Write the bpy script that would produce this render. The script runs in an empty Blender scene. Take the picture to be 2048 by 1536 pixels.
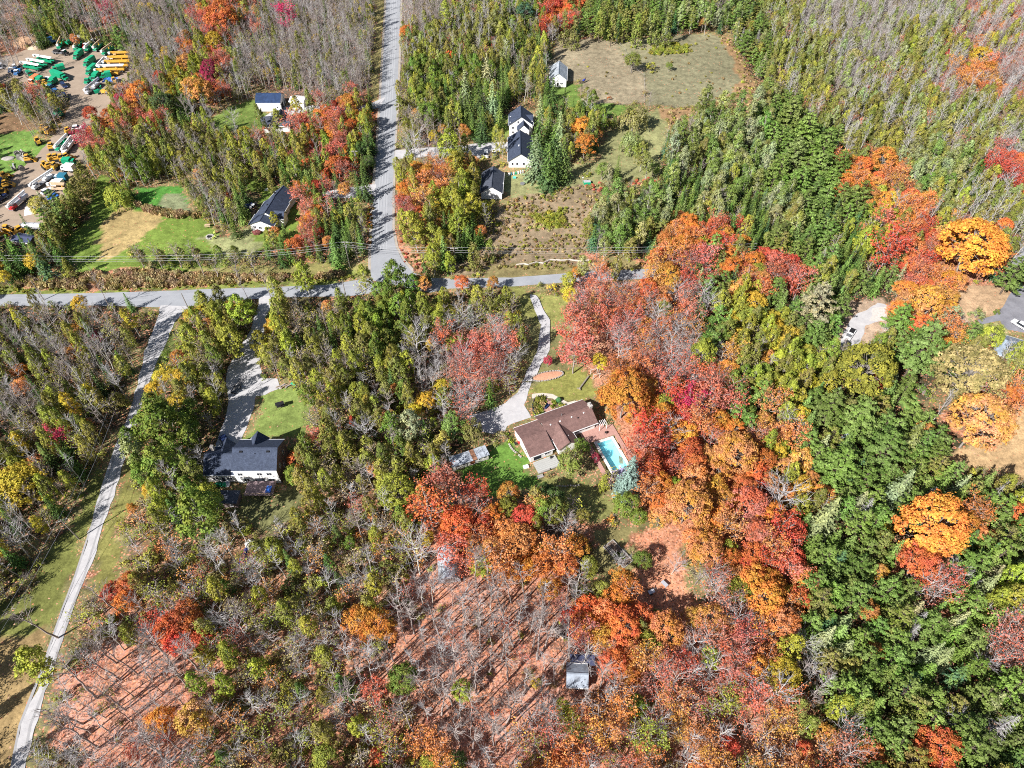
import bpy, math, random
import numpy as np
from mathutils import Vector, Matrix
R = math.radians
rng = np.random.default_rng(7)
random.seed(7)
scene = bpy.context.scene
col = scene.collection

# ------------------------------------------------------------------ camera
CAM_H = 150.0; PITCH = R(49.0); FPX = 1400.0
cam_d = bpy.data.cameras.new('camera')
cam = bpy.data.objects.new('camera', cam_d); col.objects.link(cam)
cam.location = (0, 0, CAM_H); cam.rotation_euler = (R(90) - PITCH, 0, 0)
cam_d.sensor_width = 36; cam_d.lens = FPX / 2048 * 36; cam_d.clip_start = 1; cam_d.clip_end = 20000
scene.camera = cam
# ------------------------------------------------------------------ sky and sun
SUN_EL = 38.0                                   # light comes from behind the camera, on its left
SUN_DIR = Vector((-math.sin(R(45)) * math.cos(R(SUN_EL)), -math.cos(R(45)) * math.cos(R(SUN_EL)), math.sin(R(SUN_EL))))
world = bpy.data.worlds.new('World'); scene.world = world; world.use_nodes = True
nt = world.node_tree; nt.nodes.clear()
sky = nt.nodes.new('ShaderNodeTexSky'); sky.sky_type = 'NISHITA'; sky.sun_disc = False
sky.sun_elevation = R(SUN_EL); sky.sun_rotation = R(225)
bg = nt.nodes.new('ShaderNodeBackground'); bg.inputs[1].default_value = 0.05
wo = nt.nodes.new('ShaderNodeOutputWorld')
nt.links.new(sky.outputs[0], bg.inputs[0]); nt.links.new(bg.outputs[0], wo.inputs[0])
sl = bpy.data.lights.new('sun', 'SUN'); sl.energy = 5.0; sl.angle = R(0.5); sl.color = (1.0, 0.965, 0.925)
sun = bpy.data.objects.new('sun', sl); col.objects.link(sun); sun.location = (-50, -50, 200)
sun.rotation_euler = SUN_DIR.to_track_quat('Z', 'Y').to_euler()
vs = scene.view_settings
vs.view_transform = 'Standard'; vs.look = 'None'; vs.gamma = 1.0; vs.exposure = 0.95; vs.use_curve_mapping = False
scene.cycles.max_bounces = 5; scene.cycles.diffuse_bounces = 2; scene.cycles.glossy_bounces = 2
scene.cycles.transmission_bounces = 4; scene.cycles.transparent_max_bounces = 4
scene.cycles.use_denoising = False; scene.cycles.filter_width = 1.05
scene.render.use_persistent_data = False

# ------------------------------------------------------------------ helpers
def G(px, py, h=0.0):
    """ground position (at height h) of a spot surveyed in the photograph (2048 x 1536)"""
    r = (px - 1024) / FPX; d = (py - 768) / FPX
    fw = math.cos(PITCH) - d * math.sin(PITCH); dn = math.sin(PITCH) + d * math.cos(PITCH)
    t = (CAM_H - h) / dn
    return (r * t, fw * t)
def PX(x, y, z=0.0):
    """inverse of G, vectorised"""
    zz = CAM_H - z
    dep = y * math.cos(PITCH) + zz * math.sin(PITCH)
    dn = zz * math.cos(PITCH) - y * math.sin(PITCH)
    return 1024 + FPX * x / dep, 768 + FPX * dn / dep, FPX / dep

def tag(o, label=None, cat=None, group=None, kind=None):
    if label: o['label'] = label
    if cat: o['category'] = cat
    if group: o['group'] = group
    if kind: o['kind'] = kind
    return o
def empty(name, loc, rz=0.0):
    o = bpy.data.objects.new(name, None); col.objects.link(o)
    o.location = loc; o.rotation_euler = (0, 0, rz); o.empty_display_size = 0.3
    return o

def vnoise(x, y, s, seed=0):
    """value noise 0..1"""
    x = np.asarray(x, float) / s; y = np.asarray(y, float) / s
    xi = np.floor(x).astype(int); yi = np.floor(y).astype(int); fx = x - xi; fy = y - yi
    fx = fx * fx * (3 - 2 * fx); fy = fy * fy * (3 - 2 * fy)
    def h(a, b):
        n = (a * 374761393 + b * 668265263 + seed * 974634777) & 0x7fffffff
        n = (n ^ (n >> 13)) * 1274126177 & 0x7fffffff
        return ((n ^ (n >> 16)) & 0xffff) / 65535.0
    return (h(xi, yi) * (1 - fx) + h(xi + 1, yi) * fx) * (1 - fy) + (h(xi, yi + 1) * (1 - fx) + h(xi + 1, yi + 1) * fx) * fy
def inpoly(px, py, poly):
    px = np.asarray(px, float); py = np.asarray(py, float)
    ins = np.zeros(px.shape, bool); n = len(poly); j = n - 1
    for i in range(n):
        xi, yi = poly[i]; xj, yj = poly[j]
        c = ((yi > py) != (yj > py)) & (px < (xj - xi) * (py - yi) / ((yj - yi) or 1e-9) + xi)
        ins ^= c; j = i
    return ins

class MB:
    def __init__(s): s.v = []; s.f = []
    def add(s, vs_, fs):
        b = len(s.v); s.v += [tuple(v) for v in vs_]; s.f += [tuple(b + i for i in f) for f in fs]; return s
    def box(s, cx, cy, z0, lx, ly, lz, rz=0.0, taper=1.0, tx=None, ty=None):
        tx = taper if tx is None else tx; ty = taper if ty is None else ty
        c, n = math.cos(rz), math.sin(rz); vs_ = []
        for z, kx, ky in ((z0, 1, 1), (z0 + lz, tx, ty)):
            for sx, sy in ((-1, -1), (1, -1), (1, 1), (-1, 1)):
                x = sx * lx / 2 * kx; y = sy * ly / 2 * ky
                vs_.append((cx + x * c - y * n, cy + x * n + y * c, z))
        return s.add(vs_, [(3, 2, 1, 0), (4, 5, 6, 7), (0, 1, 5, 4), (1, 2, 6, 5), (2, 3, 7, 6), (3, 0, 4, 7)])
    def prism(s, pts, z0, z1):
        n = len(pts)
        return s.add([(x, y, z0) for x, y in pts] + [(x, y, z1) for x, y in pts],
                     [tuple(range(n - 1, -1, -1)), tuple(range(n, 2 * n))] + [(i, (i + 1) % n, n + (i + 1) % n, n + i) for i in range(n)])
    def sideprism(s, pts, x0, x1):
        """profile in (y,z) swept along x"""
        n = len(pts)
        return s.add([(x0, y, z) for y, z in pts] + [(x1, y, z) for y, z in pts],
                     [tuple(range(n)), tuple(range(2 * n - 1, n - 1, -1))] + [((i + 1) % n, i, n + i, n + (i + 1) % n) for i in range(n)])
    def tube(s, pts, rad, n=6, cap=True):
        pts = [Vector(p) for p in pts]
        if not hasattr(rad, '__len__'): rad = [rad] * len(pts)
        vs_ = []
        for i, p in enumerate(pts):
            d = (pts[min(i + 1, len(pts) - 1)] - pts[max(i - 1, 0)])
            d = d.normalized() if d.length > 1e-9 else Vector((0, 0, 1))
            u = d.cross(Vector((0, 0, 1)) if abs(d.z) < .9 else Vector((1, 0, 0))).normalized(); w = d.cross(u)
            for k in range(n):
                a = 2 * math.pi * k / n
                vs_.append(p + (u * math.cos(a) + w * math.sin(a)) * rad[i])
        fs = []
        for i in range(len(pts) - 1):
            for k in range(n):
                fs.append((i * n + k, i * n + (k + 1) % n, (i + 1) * n + (k + 1) % n, (i + 1) * n + k))
        if cap: fs += [tuple(range(n - 1, -1, -1)), tuple(range((len(pts) - 1) * n, len(pts) * n))]
        return s.add(vs_, fs)
    def cyl(s, a, b, r, n=10, r2=None): return s.tube([a, b], [r, r if r2 is None else r2], n)
    def blob(s, cx, cy, cz, rx, ry, rz, rough=0.15, n=10, m=6, seed=0, flat=False):
        rr = random.Random(seed); vs_ = []; fs = []
        for j in range(m + 1):
            t = math.pi * j / m * (0.5 if flat else 1)
            for i in range(n):
                a = 2 * math.pi * i / n; k = 1 + rr.uniform(-rough, rough)
                vs_.append((cx + rx * k * math.sin(t) * math.cos(a), cy + ry * k * math.sin(t) * math.sin(a), cz + rz * (k if 0 < j else 1) * math.cos(t)))
        for j in range(m):
            for i in range(n):
                fs.append((j * n + i, (j + 1) * n + i, (j + 1) * n + (i + 1) % n, j * n + (i + 1) % n))
        return s.add(vs_, fs)
    def mesh(s, name, m):
        me = bpy.data.meshes.new(name); me.from_pydata(s.v, [], s.f); me.update()
        for x in (m if isinstance(m, (list, tuple)) else [m]): me.materials.append(x)
        return me
    def build(s, name, m, parent=None, loc=None, smooth=False, rz=0.0):
        me = s.mesh(name, m)
        if smooth: me.shade_smooth()
        o = bpy.data.objects.new(name, me); col.objects.link(o)
        if parent: o.parent = parent
        if loc: o.location = loc
        if rz: o.rotation_euler = (0, 0, rz)
        return o
def put(name, me, parent=None, loc=(0, 0, 0), rz=0.0):
    o = bpy.data.objects.new(name, me); col.objects.link(o); o.location = loc; o.rotation_euler = (0, 0, rz)
    if parent: o.parent = parent
    return o

# ------------------------------------------------------------------ materials
def nodes(name):
    m = bpy.data.materials.new(name); m.use_nodes = True; t = m.node_tree
    return m, t, t.nodes['Principled BSDF']
def N(t, typ, **kw):
    n = t.nodes.new(typ)
    for k, v in kw.items():
        if k.startswith('i_'): n.inputs[k[2:].replace('_', ' ')].default_value = v
        else: setattr(n, k, v)
    return n
_mc = {}
def mat(name, c, rough=0.7, var=0.25, scale=1.5, bump=0.0, metal=0.0, spec=0.3):
    """plain surface with two sizes of uneven wear"""
    if name in _mc: return _mc[name]
    m, t, b = nodes(name); L = t.links.new
    tc = N(t, 'ShaderNodeTexCoord')
    n1 = N(t, 'ShaderNodeTexNoise', i_Scale=scale, i_Detail=5.0, i_Roughness=0.65); L(tc.outputs['Object'], n1.inputs['Vector'])
    mr = N(t, 'ShaderNodeMapRange'); mr.inputs[1].default_value = 0.3; mr.inputs[2].default_value = 0.7
    mr.inputs[3].default_value = 1 - var; mr.inputs[4].default_value = 1 + var * 0.6
    L(n1.outputs[0], mr.inputs[0])
    mx = N(t, 'ShaderNodeVectorMath', operation='SCALE'); mx.inputs[0].default_value = c[:3]; L(mr.outputs[0], mx.inputs['Scale'])
    L(mx.outputs[0], b.inputs['Base Color'])
    b.inputs['Roughness'].default_value = rough; b.inputs['Metallic'].default_value = metal; b.inputs['Specular IOR Level'].default_value = spec
    if bump:
        bp = N(t, 'ShaderNodeBump', i_Strength=bump, i_Distance=0.05); L(n1.outputs[0], bp.inputs['Height']); L(bp.outputs[0], b.inputs['Normal'])
    _mc[name] = m; return m
def shingle_mat(name, c1, c2, rows=3.2):
    m, t, b = nodes(name); L = t.links.new
    tc = N(t, 'ShaderNodeTexCoord')
    br = N(t, 'ShaderNodeTexBrick', i_Scale=rows, i_Mortar_Size=0.02, i_Bias=0.0); br.inputs['Color1'].default_value = (*c1, 1); br.inputs['Color2'].default_value = (*c2, 1)
    br.inputs['Mortar'].default_value = (c1[0] * .5, c1[1] * .5, c1[2] * .5, 1); br.inputs['Brick Width'].default_value = 0.9; br.inputs['Row Height'].default_value = 0.5
    L(tc.outputs['Object'], br.inputs['Vector'])
    n1 = N(t, 'ShaderNodeTexNoise', i_Scale=1.1, i_Detail=6.0, i_Roughness=0.7); L(tc.outputs['Object'], n1.inputs['Vector'])
    mr = N(t, 'ShaderNodeMapRange'); mr.inputs[1].default_value = .3; mr.inputs[2].default_value = .7; mr.inputs[3].default_value = .7; mr.inputs[4].default_value = 1.2
    L(n1.outputs[0], mr.inputs[0])
    mx = N(t, 'ShaderNodeVectorMath', operation='SCALE'); L(br.outputs[0], mx.inputs[0]); L(mr.outputs[0], mx.inputs['Scale'])
    L(mx.outputs[0], b.inputs['Base Color']); b.inputs['Roughness'].default_value = .85; b.inputs['Specular IOR Level'].default_value = .15
    return m
def ribbed_mat(name, c, rough=0.35, metal=0.4, scale=2.0, axis=0):
    m, t, b = nodes(name); L = t.links.new
    tc = N(t, 'ShaderNodeTexCoord')
    w = N(t, 'ShaderNodeTexWave', i_Scale=scale, i_Distortion=0.0); w.bands_direction = 'XYZ'[axis]; L(tc.outputs['Object'], w.inputs['Vector'])
    n1 = N(t, 'ShaderNodeTexNoise', i_Scale=0.9, i_Detail=6.0); L(tc.outputs['Object'], n1.inputs['Vector'])
    mr = N(t, 'ShaderNodeMapRange'); mr.inputs[1].default_value = .35; mr.inputs[2].default_value = .7; mr.inputs[3].default_value = .7; mr.inputs[4].default_value = 1.15
    L(n1.outputs[0], mr.inputs[0])
    mx = N(t, 'ShaderNodeVectorMath', operation='SCALE'); mx.inputs[0].default_value = c; L(mr.outputs[0], mx.inputs['Scale'])
    L(mx.outputs[0], b.inputs['Base Color']); b.inputs['Roughness'].default_value = rough; b.inputs['Metallic'].default_value = metal
    bp = N(t, 'ShaderNodeBump', i_Strength=.5, i_Distance=.04); L(w.outputs[1], bp.inputs['Height']); L(bp.outputs[0], b.inputs['Normal'])
    return m
def foliage_mat(name, atype):
    """leaf colour: two tints carried by each tree, mixed in soft patches, plus a per-spray variation"""
    m, t, b = nodes(name); L = t.links.new
    a1 = N(t, 'ShaderNodeAttribute', attribute_name='tint', attribute_type=atype)
    a2 = N(t, 'ShaderNodeAttribute', attribute_name='tint2', attribute_type=atype)
    v = N(t, 'ShaderNodeAttribute', attribute_name='v', attribute_type='GEOMETRY')
    w = N(t, 'ShaderNodeAttribute', attribute_name='w', attribute_type='GEOMETRY')
    ge = N(t, 'ShaderNodeNewGeometry')
    n1 = N(t, 'ShaderNodeTexNoise', i_Scale=0.22, i_Detail=3.0); L(ge.outputs['Position'], n1.inputs['Vector'])
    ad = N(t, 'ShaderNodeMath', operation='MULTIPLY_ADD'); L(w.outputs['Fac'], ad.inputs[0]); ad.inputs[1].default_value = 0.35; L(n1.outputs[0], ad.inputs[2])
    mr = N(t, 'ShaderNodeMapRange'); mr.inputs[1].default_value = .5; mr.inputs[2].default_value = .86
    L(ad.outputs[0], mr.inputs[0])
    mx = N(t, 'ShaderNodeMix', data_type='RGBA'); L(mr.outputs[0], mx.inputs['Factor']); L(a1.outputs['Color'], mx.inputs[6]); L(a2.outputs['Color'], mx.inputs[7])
    mv = N(t, 'ShaderNodeMapRange'); mv.inputs[3].default_value = .62; mv.inputs[4].default_value = 1.4; L(v.outputs['Fac'], mv.inputs[0])
    sc = N(t, 'ShaderNodeVectorMath', operation='SCALE'); L(mx.outputs[2], sc.inputs[0]); L(mv.outputs[0], sc.inputs['Scale'])
    L(sc.outputs[0], b.inputs['Base Color']); b.inputs['Roughness'].default_value = .7; b.inputs['Specular IOR Level'].default_value = .15
    tr = N(t, 'ShaderNodeBsdfTranslucent'); L(sc.outputs[0], tr.inputs[0])
    ms = N(t, 'ShaderNodeMixShader'); ms.inputs[0].default_value = .22
    L(b.outputs[0], ms.inputs[1]); L(tr.outputs[0], ms.inputs[2]); L(ms.outputs[0], t.nodes['Material Output'].inputs[0])
    return m
M_LEAF = foliage_mat('foliage', 'OBJECT'); M_LEAFI = foliage_mat('foliage_massed', 'INSTANCER')
M_BARK = mat('bark_grey', (.27, .24, .21), .9, .4, 2.0)
M_BARKW = mat('bark_pale', (.48, .45, .40), .85, .35, 1.2)
M_BARKD = mat('bark_dark', (.11, .085, .065), .9, .4, 2.0)
M_TWIG = mat('twigs_grey', (.33, .28, .26), .9, .3, .6)
M_DEAD = mat('dead_wood_silver', (.42, .40, .40), .9, .3, .8)
WHITE = mat('white_siding', (.78, .77, .74), .6, .06, 2); WHITE_P = mat('white_paint', (.8, .8, .8), .35, .08, 2, spec=.5)
GLASS = mat('window_glass', (.03, .035, .045), .12, .2, 1, spec=.6)
RUBBER = mat('tyre_rubber', (.025, .025, .025), .9, .2, 3)
STEEL = mat('dull_steel', (.32, .32, .33), .45, .3, 2, metal=.5)
WOOD = mat('weathered_wood', (.30, .21, .14), .85, .35, 3, bump=.3); WOODG = mat('grey_boards', (.33, .31, .29), .85, .35, 3, bump=.3)
BLACK = mat('black_plastic', (.02, .02, .022), .5, .2, 2); CONC = mat('concrete', (.42, .40, .37), .9, .2, 2, bump=.2)
STONE = mat('field_stone', (.36, .33, .30), .9, .35, 2.5, bump=.4)
# ------------------------------------------------------------------ survey of the place (photograph pixels, 2048 x 1536)
FOREST = [  # 64-pixel cells: what kind of growth stands there
"GsGGggoogggggguuwrccccacubbbbbkk", "G..sggoggggguuuus......cuubbuukk", "....gyrgggggmwwsm......cuubuukok", "mm.rosd...oomwss.sw...aaCuuuuuuu",
"..rmmmmmmrrs.gy......aaaCCuuuuub", "...mw.mmssrs.oy......saaCCooaasr", ".cc...ms.rs.oyy...aaasasaCCyouuu", "sss...m.srs..ysm..aacorsccsyroou",
"ym..mmmm....w.....q.oqcorcscrooc", "nnnn..yymmmwwymmyyqqoqcyccccoo..", "nnnnn.mmymmwwgqq.qqqqqcyyc..coc.", "nnnn.ymmmmmwwgqq...oqqowyywwccuu",
"nnnn.wm...mmmyq....oorqcyccccuoo", "nnn.wwm...wmwmc....orroooccccco.", "ynn.wwm..wmmmm......rrooyccccc..", "yn..mww..mddwmq..w..ooordycccccm",
"nn..dww..ddddrroqgo..ooorccccooc"[:32], "n...ddddmddddgqooom...orrcccoocc", "n..rdddddddddPPPPP.o..qooccccqcy", "...ddrdddddoPPPPPProyqoqqccccccq",
"...PPPddddddPPPPPPProqqoygcccccq", "..PPPPddddwPPPPPPPPPqddqygcccccc", "..PPPodddddddPPPPddddddddygccocc", "..PPPPddddddddPPddddddddddqccrcs"]
FOREST = [(r + r[-1] * 32)[:32] for r in FOREST]
def retype(i, j, ch):
    if i < 8 and j < 13 and ch in 'or': return 'x'
    if ch == 'd' and ((i >= 20 and 13 <= j <= 25) or (i >= 18 and j >= 24)): return 'D'
    return ch
FOREST = [''.join(retype(i, j, ch) for j, ch in enumerate(r)) for i, r in enumerate(FOREST)]

def pl(s): return [tuple(float(k) for k in p.split(',')) for p in s.split()]
ROAD_N = pl("776,-60 762,190 755,300 747,392 742,490 741,560 860,585 900,577 1024,573 1140,564 1225,560 1300,557 1300,538 1225,540 1140,546 1024,555 900,557 860,556 826,545 806,522 792,495 785,460 785,390 789,300 795,190 803,-60")
ROAD_W = pl("-200,592 200,586 320,582 420,578 545,574 650,570 741,556 760,585 700,592 545,595 420,605 385,612 330,615 200,611 -200,613")
LANE = pl("322,611 310,650 290,700 275,768 250,850 226,900 210,950 195,1000 180,1055 167,1110 151,1152 133,1200 115,1250 97,1310 74,1380 45,1440 22,1536 0,1620 35,1620 50,1536 66,1470 82,1410 97,1370 112,1320 131,1260 150,1210 173,1150 193,1100 208,1050 226,1000 240,950 250,910 273,850 297,768 325,700 345,652 365,625 385,611")
DRIVE2 = pl("520,592 505,650 478,700 455,735 452,770 458,800 448,840 430,890 440,905 478,892 490,860 505,820 512,792 530,790 560,777 555,757 522,755 520,700 532,640 545,592")
DRIVE5 = pl("1064,764 1055,790 1047,810 1062,834 1014,852 1005,872 965,862 940,850 936,832 975,820 1010,805 1036,785 1045,764")
DRIVE1 = pl("770,194 740,208 700,214 620,211 590,207 560,215 530,232 545,252 580,250 590,230 640,222 735,221 762,214")
DRIVE4 = pl("925,290 975,285 1019,283 1019,300 985,308 960,318 925,314 870,312 790,318 790,300 870,294")
DRIVE3 = pl("700,374 752,368 750,390 702,396 640,398 640,386")
YARD = pl("20,112 60,96 84,100 112,90 160,98 240,98 262,112 262,155 225,180 215,240 178,250 165,290 170,310 150,350 140,385 110,405 75,415 88,440 92,470 40,480 -40,482 -60,440 0,395 20,350 60,325 95,288 125,246 140,205 132,182 60,176 20,166 -20,172 -20,118")
ASPH = pl("2033,572 2052,572 2062,600 2062,668 2010,658 2000,641 1962,649 1955,640 1990,630 2005,615 2020,588")
LOT_R = pl("1755,605 1778,612 1772,640 1730,650 1718,692 1680,694 1688,660 1712,630")
ROAD_R = pl("2004,552 2040,500 2070,470 2070,500 2018,554")
PATH5 = pl("1064,788 1085,786 1105,788 1122,797 1136,805 1150,801 1160,806 1140,813 1122,808 1105,797 1085,795 1064,797")
LAWNS = [  # polygon, colour, extra noise
 (pl("150,545 128,520 140,480 168,440 198,350 250,376 275,412 330,430 400,432 440,470 500,455 525,395 480,372 490,352 560,372 610,385 600,470 520,505 400,552 300,556 200,566 150,560"), (.14, .20, .04)),
 (pl("232,410 330,425 330,440 275,487 230,512 205,520 190,505 196,470 215,430"), (.36, .27, .12)),
 (pl("440,470 500,455 525,500 500,520 440,508 400,480"), (.25, .26, .12)),
 (pl("262,376 350,368 388,398 370,428 278,414"), (.08, .22, .04)), (pl("330,392 385,392 380,424 320,420"), (.20, .22, .12)),
 (pl("410,262 440,222 515,196 520,226 548,226 560,250 500,262 450,262"), (.15, .21, .05)),
 (pl("970,275 1000,230 1022,222 1022,250 1018,284 965,286"), (.15, .20, .05)),
 (pl("1010,345 1100,345 1190,322 1215,262 1300,220 1338,214 1330,280 1320,345 1330,362 1200,385 1110,380 1020,398 1004,380"), (.24, .24, .11)),
 (pl("1100,170 1160,168 1162,204 1300,212 1230,235 1150,215 1105,210"), (.13, .20, .045)),
 (pl("1114,74 1230,80 1262,130 1290,140 1290,206 1225,208 1165,205 1160,165 1130,160 1100,168 1096,120"), (.28, .235, .155)),
 (pl("1228,78 1300,72 1430,64 1462,100 1480,160 1470,186 1380,214 1292,208 1290,140 1262,130"), (.215, .20, .12)),
 (pl("1425,64 1462,78 1485,120 1530,182 1500,235 1400,232 1340,262 1320,218 1380,214 1470,186 1480,160 1462,100"), (.30, .19, .10)),
 (pl("985,425 1022,398 1110,376 1330,360 1342,372 1200,386 1180,440 1165,520 1300,528 1300,540 1000,538 900,548 880,540 960,500"), (.25, .19, .12)),
 (pl("1060,430 1135,415 1130,455 1080,450"), (.22, .25, .06)),
 (pl("320,640 352,642 350,690 330,745 300,780 300,740"), (.16, .19, .055)),
 (pl("250,905 268,905 262,960 275,1000 240,1060 255,1090 235,1130 215,1175 175,1190 195,1120 225,1010"), (.20, .19, .06)),
 (pl("-60,1270 60,1175 110,1085 150,1020 195,945 205,930 215,950 195,1000 178,1055 160,1120 130,1190 100,1260 80,1290 -60,1290"), (.16, .17, .05)),
 (pl("-60,1290 100,1262 90,1320 50,1430 20,1540 0,1620 -60,1620"), (.27, .19, .09)),
 (pl("515,796 560,780 602,778 614,810 612,880 500,884 494,862 508,830"), (.17, .22, .06)),
 (pl("500,985 600,960 600,1020 560,1060 520,1075 480,1040 430,1010 440,985"), (.14, .14, .06)),
 (pl("1064,766 1120,735 1192,732 1202,790 1168,800 1140,812 1105,788 1064,788"), (.25, .25, .07)),
 (pl("1040,640 1120,625 1135,650 1125,720 1098,742 1066,766 1040,700"), (.20, .19, .08)),
 (pl("912,940 985,905 1020,880 1040,905 1060,940 1100,962 1060,985 960,985 915,968"), (.13, .24, .045)),
 (pl("1085,960 1180,955 1225,990 1222,1040 1190,1055 1120,1000"), (.23, .23, .08)),
 (pl("1180,1062 1275,1050 1290,1080 1260,1160 1210,1180 1180,1140"), (.24, .21, .09)),
 (pl("1255,1070 1340,1058 1365,1100 1372,1170 1400,1230 1290,1215 1255,1170 1280,1110"), (.52, .25, .15)),
 (pl("1905,568 2026,568 2018,600 2000,620 1985,632 1955,642 1905,628"), (.45, .31, .19)),
 (pl("1930,640 2000,645 2010,655 1990,690 1940,680"), (.30, .28, .12)),
 (pl("1885,905 1930,890 1990,850 2070,800 2070,960 2000,945 1940,940"), (.44, .30, .16)),
 (pl("1795,780 1830,775 1860,830 1815,840"), (.18, .28, .07)),
 (pl("-60,268 60,262 105,290 90,310 40,345 -60,352"), (.13, .22, .05)),
 (pl("-60,228 60,222 70,262 -60,268"), (.22, .14, .08)),
 (pl("745,-60 776,-60 760,190 748,205 738,195 742,150 750,60"), (.28, .24, .10)),
 (pl("798,470 822,495 862,540 856,552 828,544 806,520 796,492"), (.42, .24, .14)),
 (pl("735,390 747,388 742,500 735,500"), (.42, .20, .12)),
 (pl("380,530 740,528 745,556 650,568 545,572 380,576"), (.24, .22, .08)),
 (pl("-60,568 60,566 200,576 520,562 735,545 738,556 650,570 545,573 320,582 -60,592"), (.20, .23, .06)),
 (pl("10,572 90,556 240,542 340,546 520,552 520,562 400,570 200,578"), (.36, .20, .12)),
 (pl("975,525 1290,522 1300,538 1225,541 1140,546 1024,555 975,556"), (.24, .20, .09)),
 (pl("1150,690 1215,680 1240,740 1190,770"), (.40, .22, .13)),
 (pl("1700,600 1760,590 1800,610 1770,650 1720,700 1670,700 1660,660"), (.38, .28, .20)),
 (pl("1010,560 1130,600 1140,640 1040,640"), (.22, .22, .07)),
]
OPEN = [ROAD_N, ROAD_W, LANE, DRIVE2, DRIVE5, DRIVE1, DRIVE4, DRIVE3, YARD, ASPH, LOT_R, ROAD_R] + [l[0] for l in LAWNS] + [
 pl("405,865 575,865 580,1012 430,1012"), pl("1008,792 1260,790 1262,980 1180,975 1030,930"), pl("895,905 985,880 990,915 900,945"), pl("874,1092 928,1092 925,1178 872,1172"),
 pl("1128,1335 1182,1335 1182,1385 1128,1385"), pl("500,375 605,375 600,475 500,475"), pl("510,180 612,185 612,232 575,240 575,268 518,268 510,230"),
 pl("1012,205 1080,205 1075,345 1012,345"), pl("955,330 1020,335 1015,410 955,410"), pl("1095,120 1145,120 1145,175 1095,175"), pl("1985,640 2070,640 2070,700 1985,700"),
 pl("780,-60 786,-60 770,590 760,590")]

# ------------------------------------------------------------------ the ground, one sheet to the horizon
def ground_axis(lo, hi, step, far):
    a = list(np.arange(lo, hi + .01, step)); s = step
    while a[-1] < far: s *= 1.35; a.append(a[-1] + s)
    s = step; b = []; c = lo
    while c > -far: s *= 1.35; c -= s; b.append(c)
    return np.array(b[::-1] + a)
gx = ground_axis(-300, 300, 1.25, 6000); gy = ground_axis(15, 430, 1.25, 9000)
GX, GY = np.meshgrid(gx, gy)
wx = GX + (vnoise(GX, GY, 5, 1) - .5) * 4 + (vnoise(GX, GY, 1.7, 5) - .5) * 1.6
wy = GY + (vnoise(GX, GY, 5, 2) - .5) * 4 + (vnoise(GX, GY, 1.7, 6) - .5) * 1.6
ppx, ppy, psc = PX(wx, np.maximum(wy, 1.0))
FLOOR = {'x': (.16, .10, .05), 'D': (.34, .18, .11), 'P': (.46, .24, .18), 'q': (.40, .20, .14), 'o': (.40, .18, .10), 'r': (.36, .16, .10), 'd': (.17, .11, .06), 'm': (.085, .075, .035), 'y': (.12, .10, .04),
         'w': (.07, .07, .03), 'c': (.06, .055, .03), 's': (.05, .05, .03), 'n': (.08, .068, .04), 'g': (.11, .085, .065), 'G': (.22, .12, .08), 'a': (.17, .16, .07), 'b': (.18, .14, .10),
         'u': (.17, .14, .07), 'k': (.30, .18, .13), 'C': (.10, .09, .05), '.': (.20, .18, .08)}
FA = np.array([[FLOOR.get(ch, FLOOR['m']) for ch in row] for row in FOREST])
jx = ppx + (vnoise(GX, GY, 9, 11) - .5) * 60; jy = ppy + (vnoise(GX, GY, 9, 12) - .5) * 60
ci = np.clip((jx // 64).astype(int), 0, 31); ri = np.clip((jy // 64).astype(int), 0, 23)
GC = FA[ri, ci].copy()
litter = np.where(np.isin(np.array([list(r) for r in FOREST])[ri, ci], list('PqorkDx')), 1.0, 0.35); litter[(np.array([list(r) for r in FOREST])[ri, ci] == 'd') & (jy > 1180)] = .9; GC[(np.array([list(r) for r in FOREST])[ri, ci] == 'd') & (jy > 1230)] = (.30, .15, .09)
for poly, c in LAWNS:
    m_ = inpoly(ppx, ppy, poly)
    GC[m_] = c; litter[m_] = .85 if c[0] > 1.6 * c[1] else .02
brn = np.clip((vnoise(GX, GY, 3.5, 31) * .6 + vnoise(GX, GY, 9, 32) * .6 - .62) * 4, 0, 1) * (litter > .6) * .65
GC = GC * (1 - brn[..., None]) + np.array([.17, .10, .06]) * brn[..., None]
far_m = (np.abs(GX) > 320) | (GY > 440) | (GY < 10)
GC *= (0.8 + 0.4 * vnoise(GX, GY, 14, 3))[..., None]
gz = (vnoise(GX, GY, 6, 8) - .5) * .25
gz[far_m] = 0
ny, nx = GX.shape
vv = np.stack([GX, GY, gz - 0.2], -1).reshape(-1, 3)
ii = np.arange(nx * ny).reshape(ny, nx)
ff = np.stack([ii[:-1, :-1], ii[:-1, 1:], ii[1:, 1:], ii[1:, :-1]], -1).reshape(-1, 4)
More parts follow.
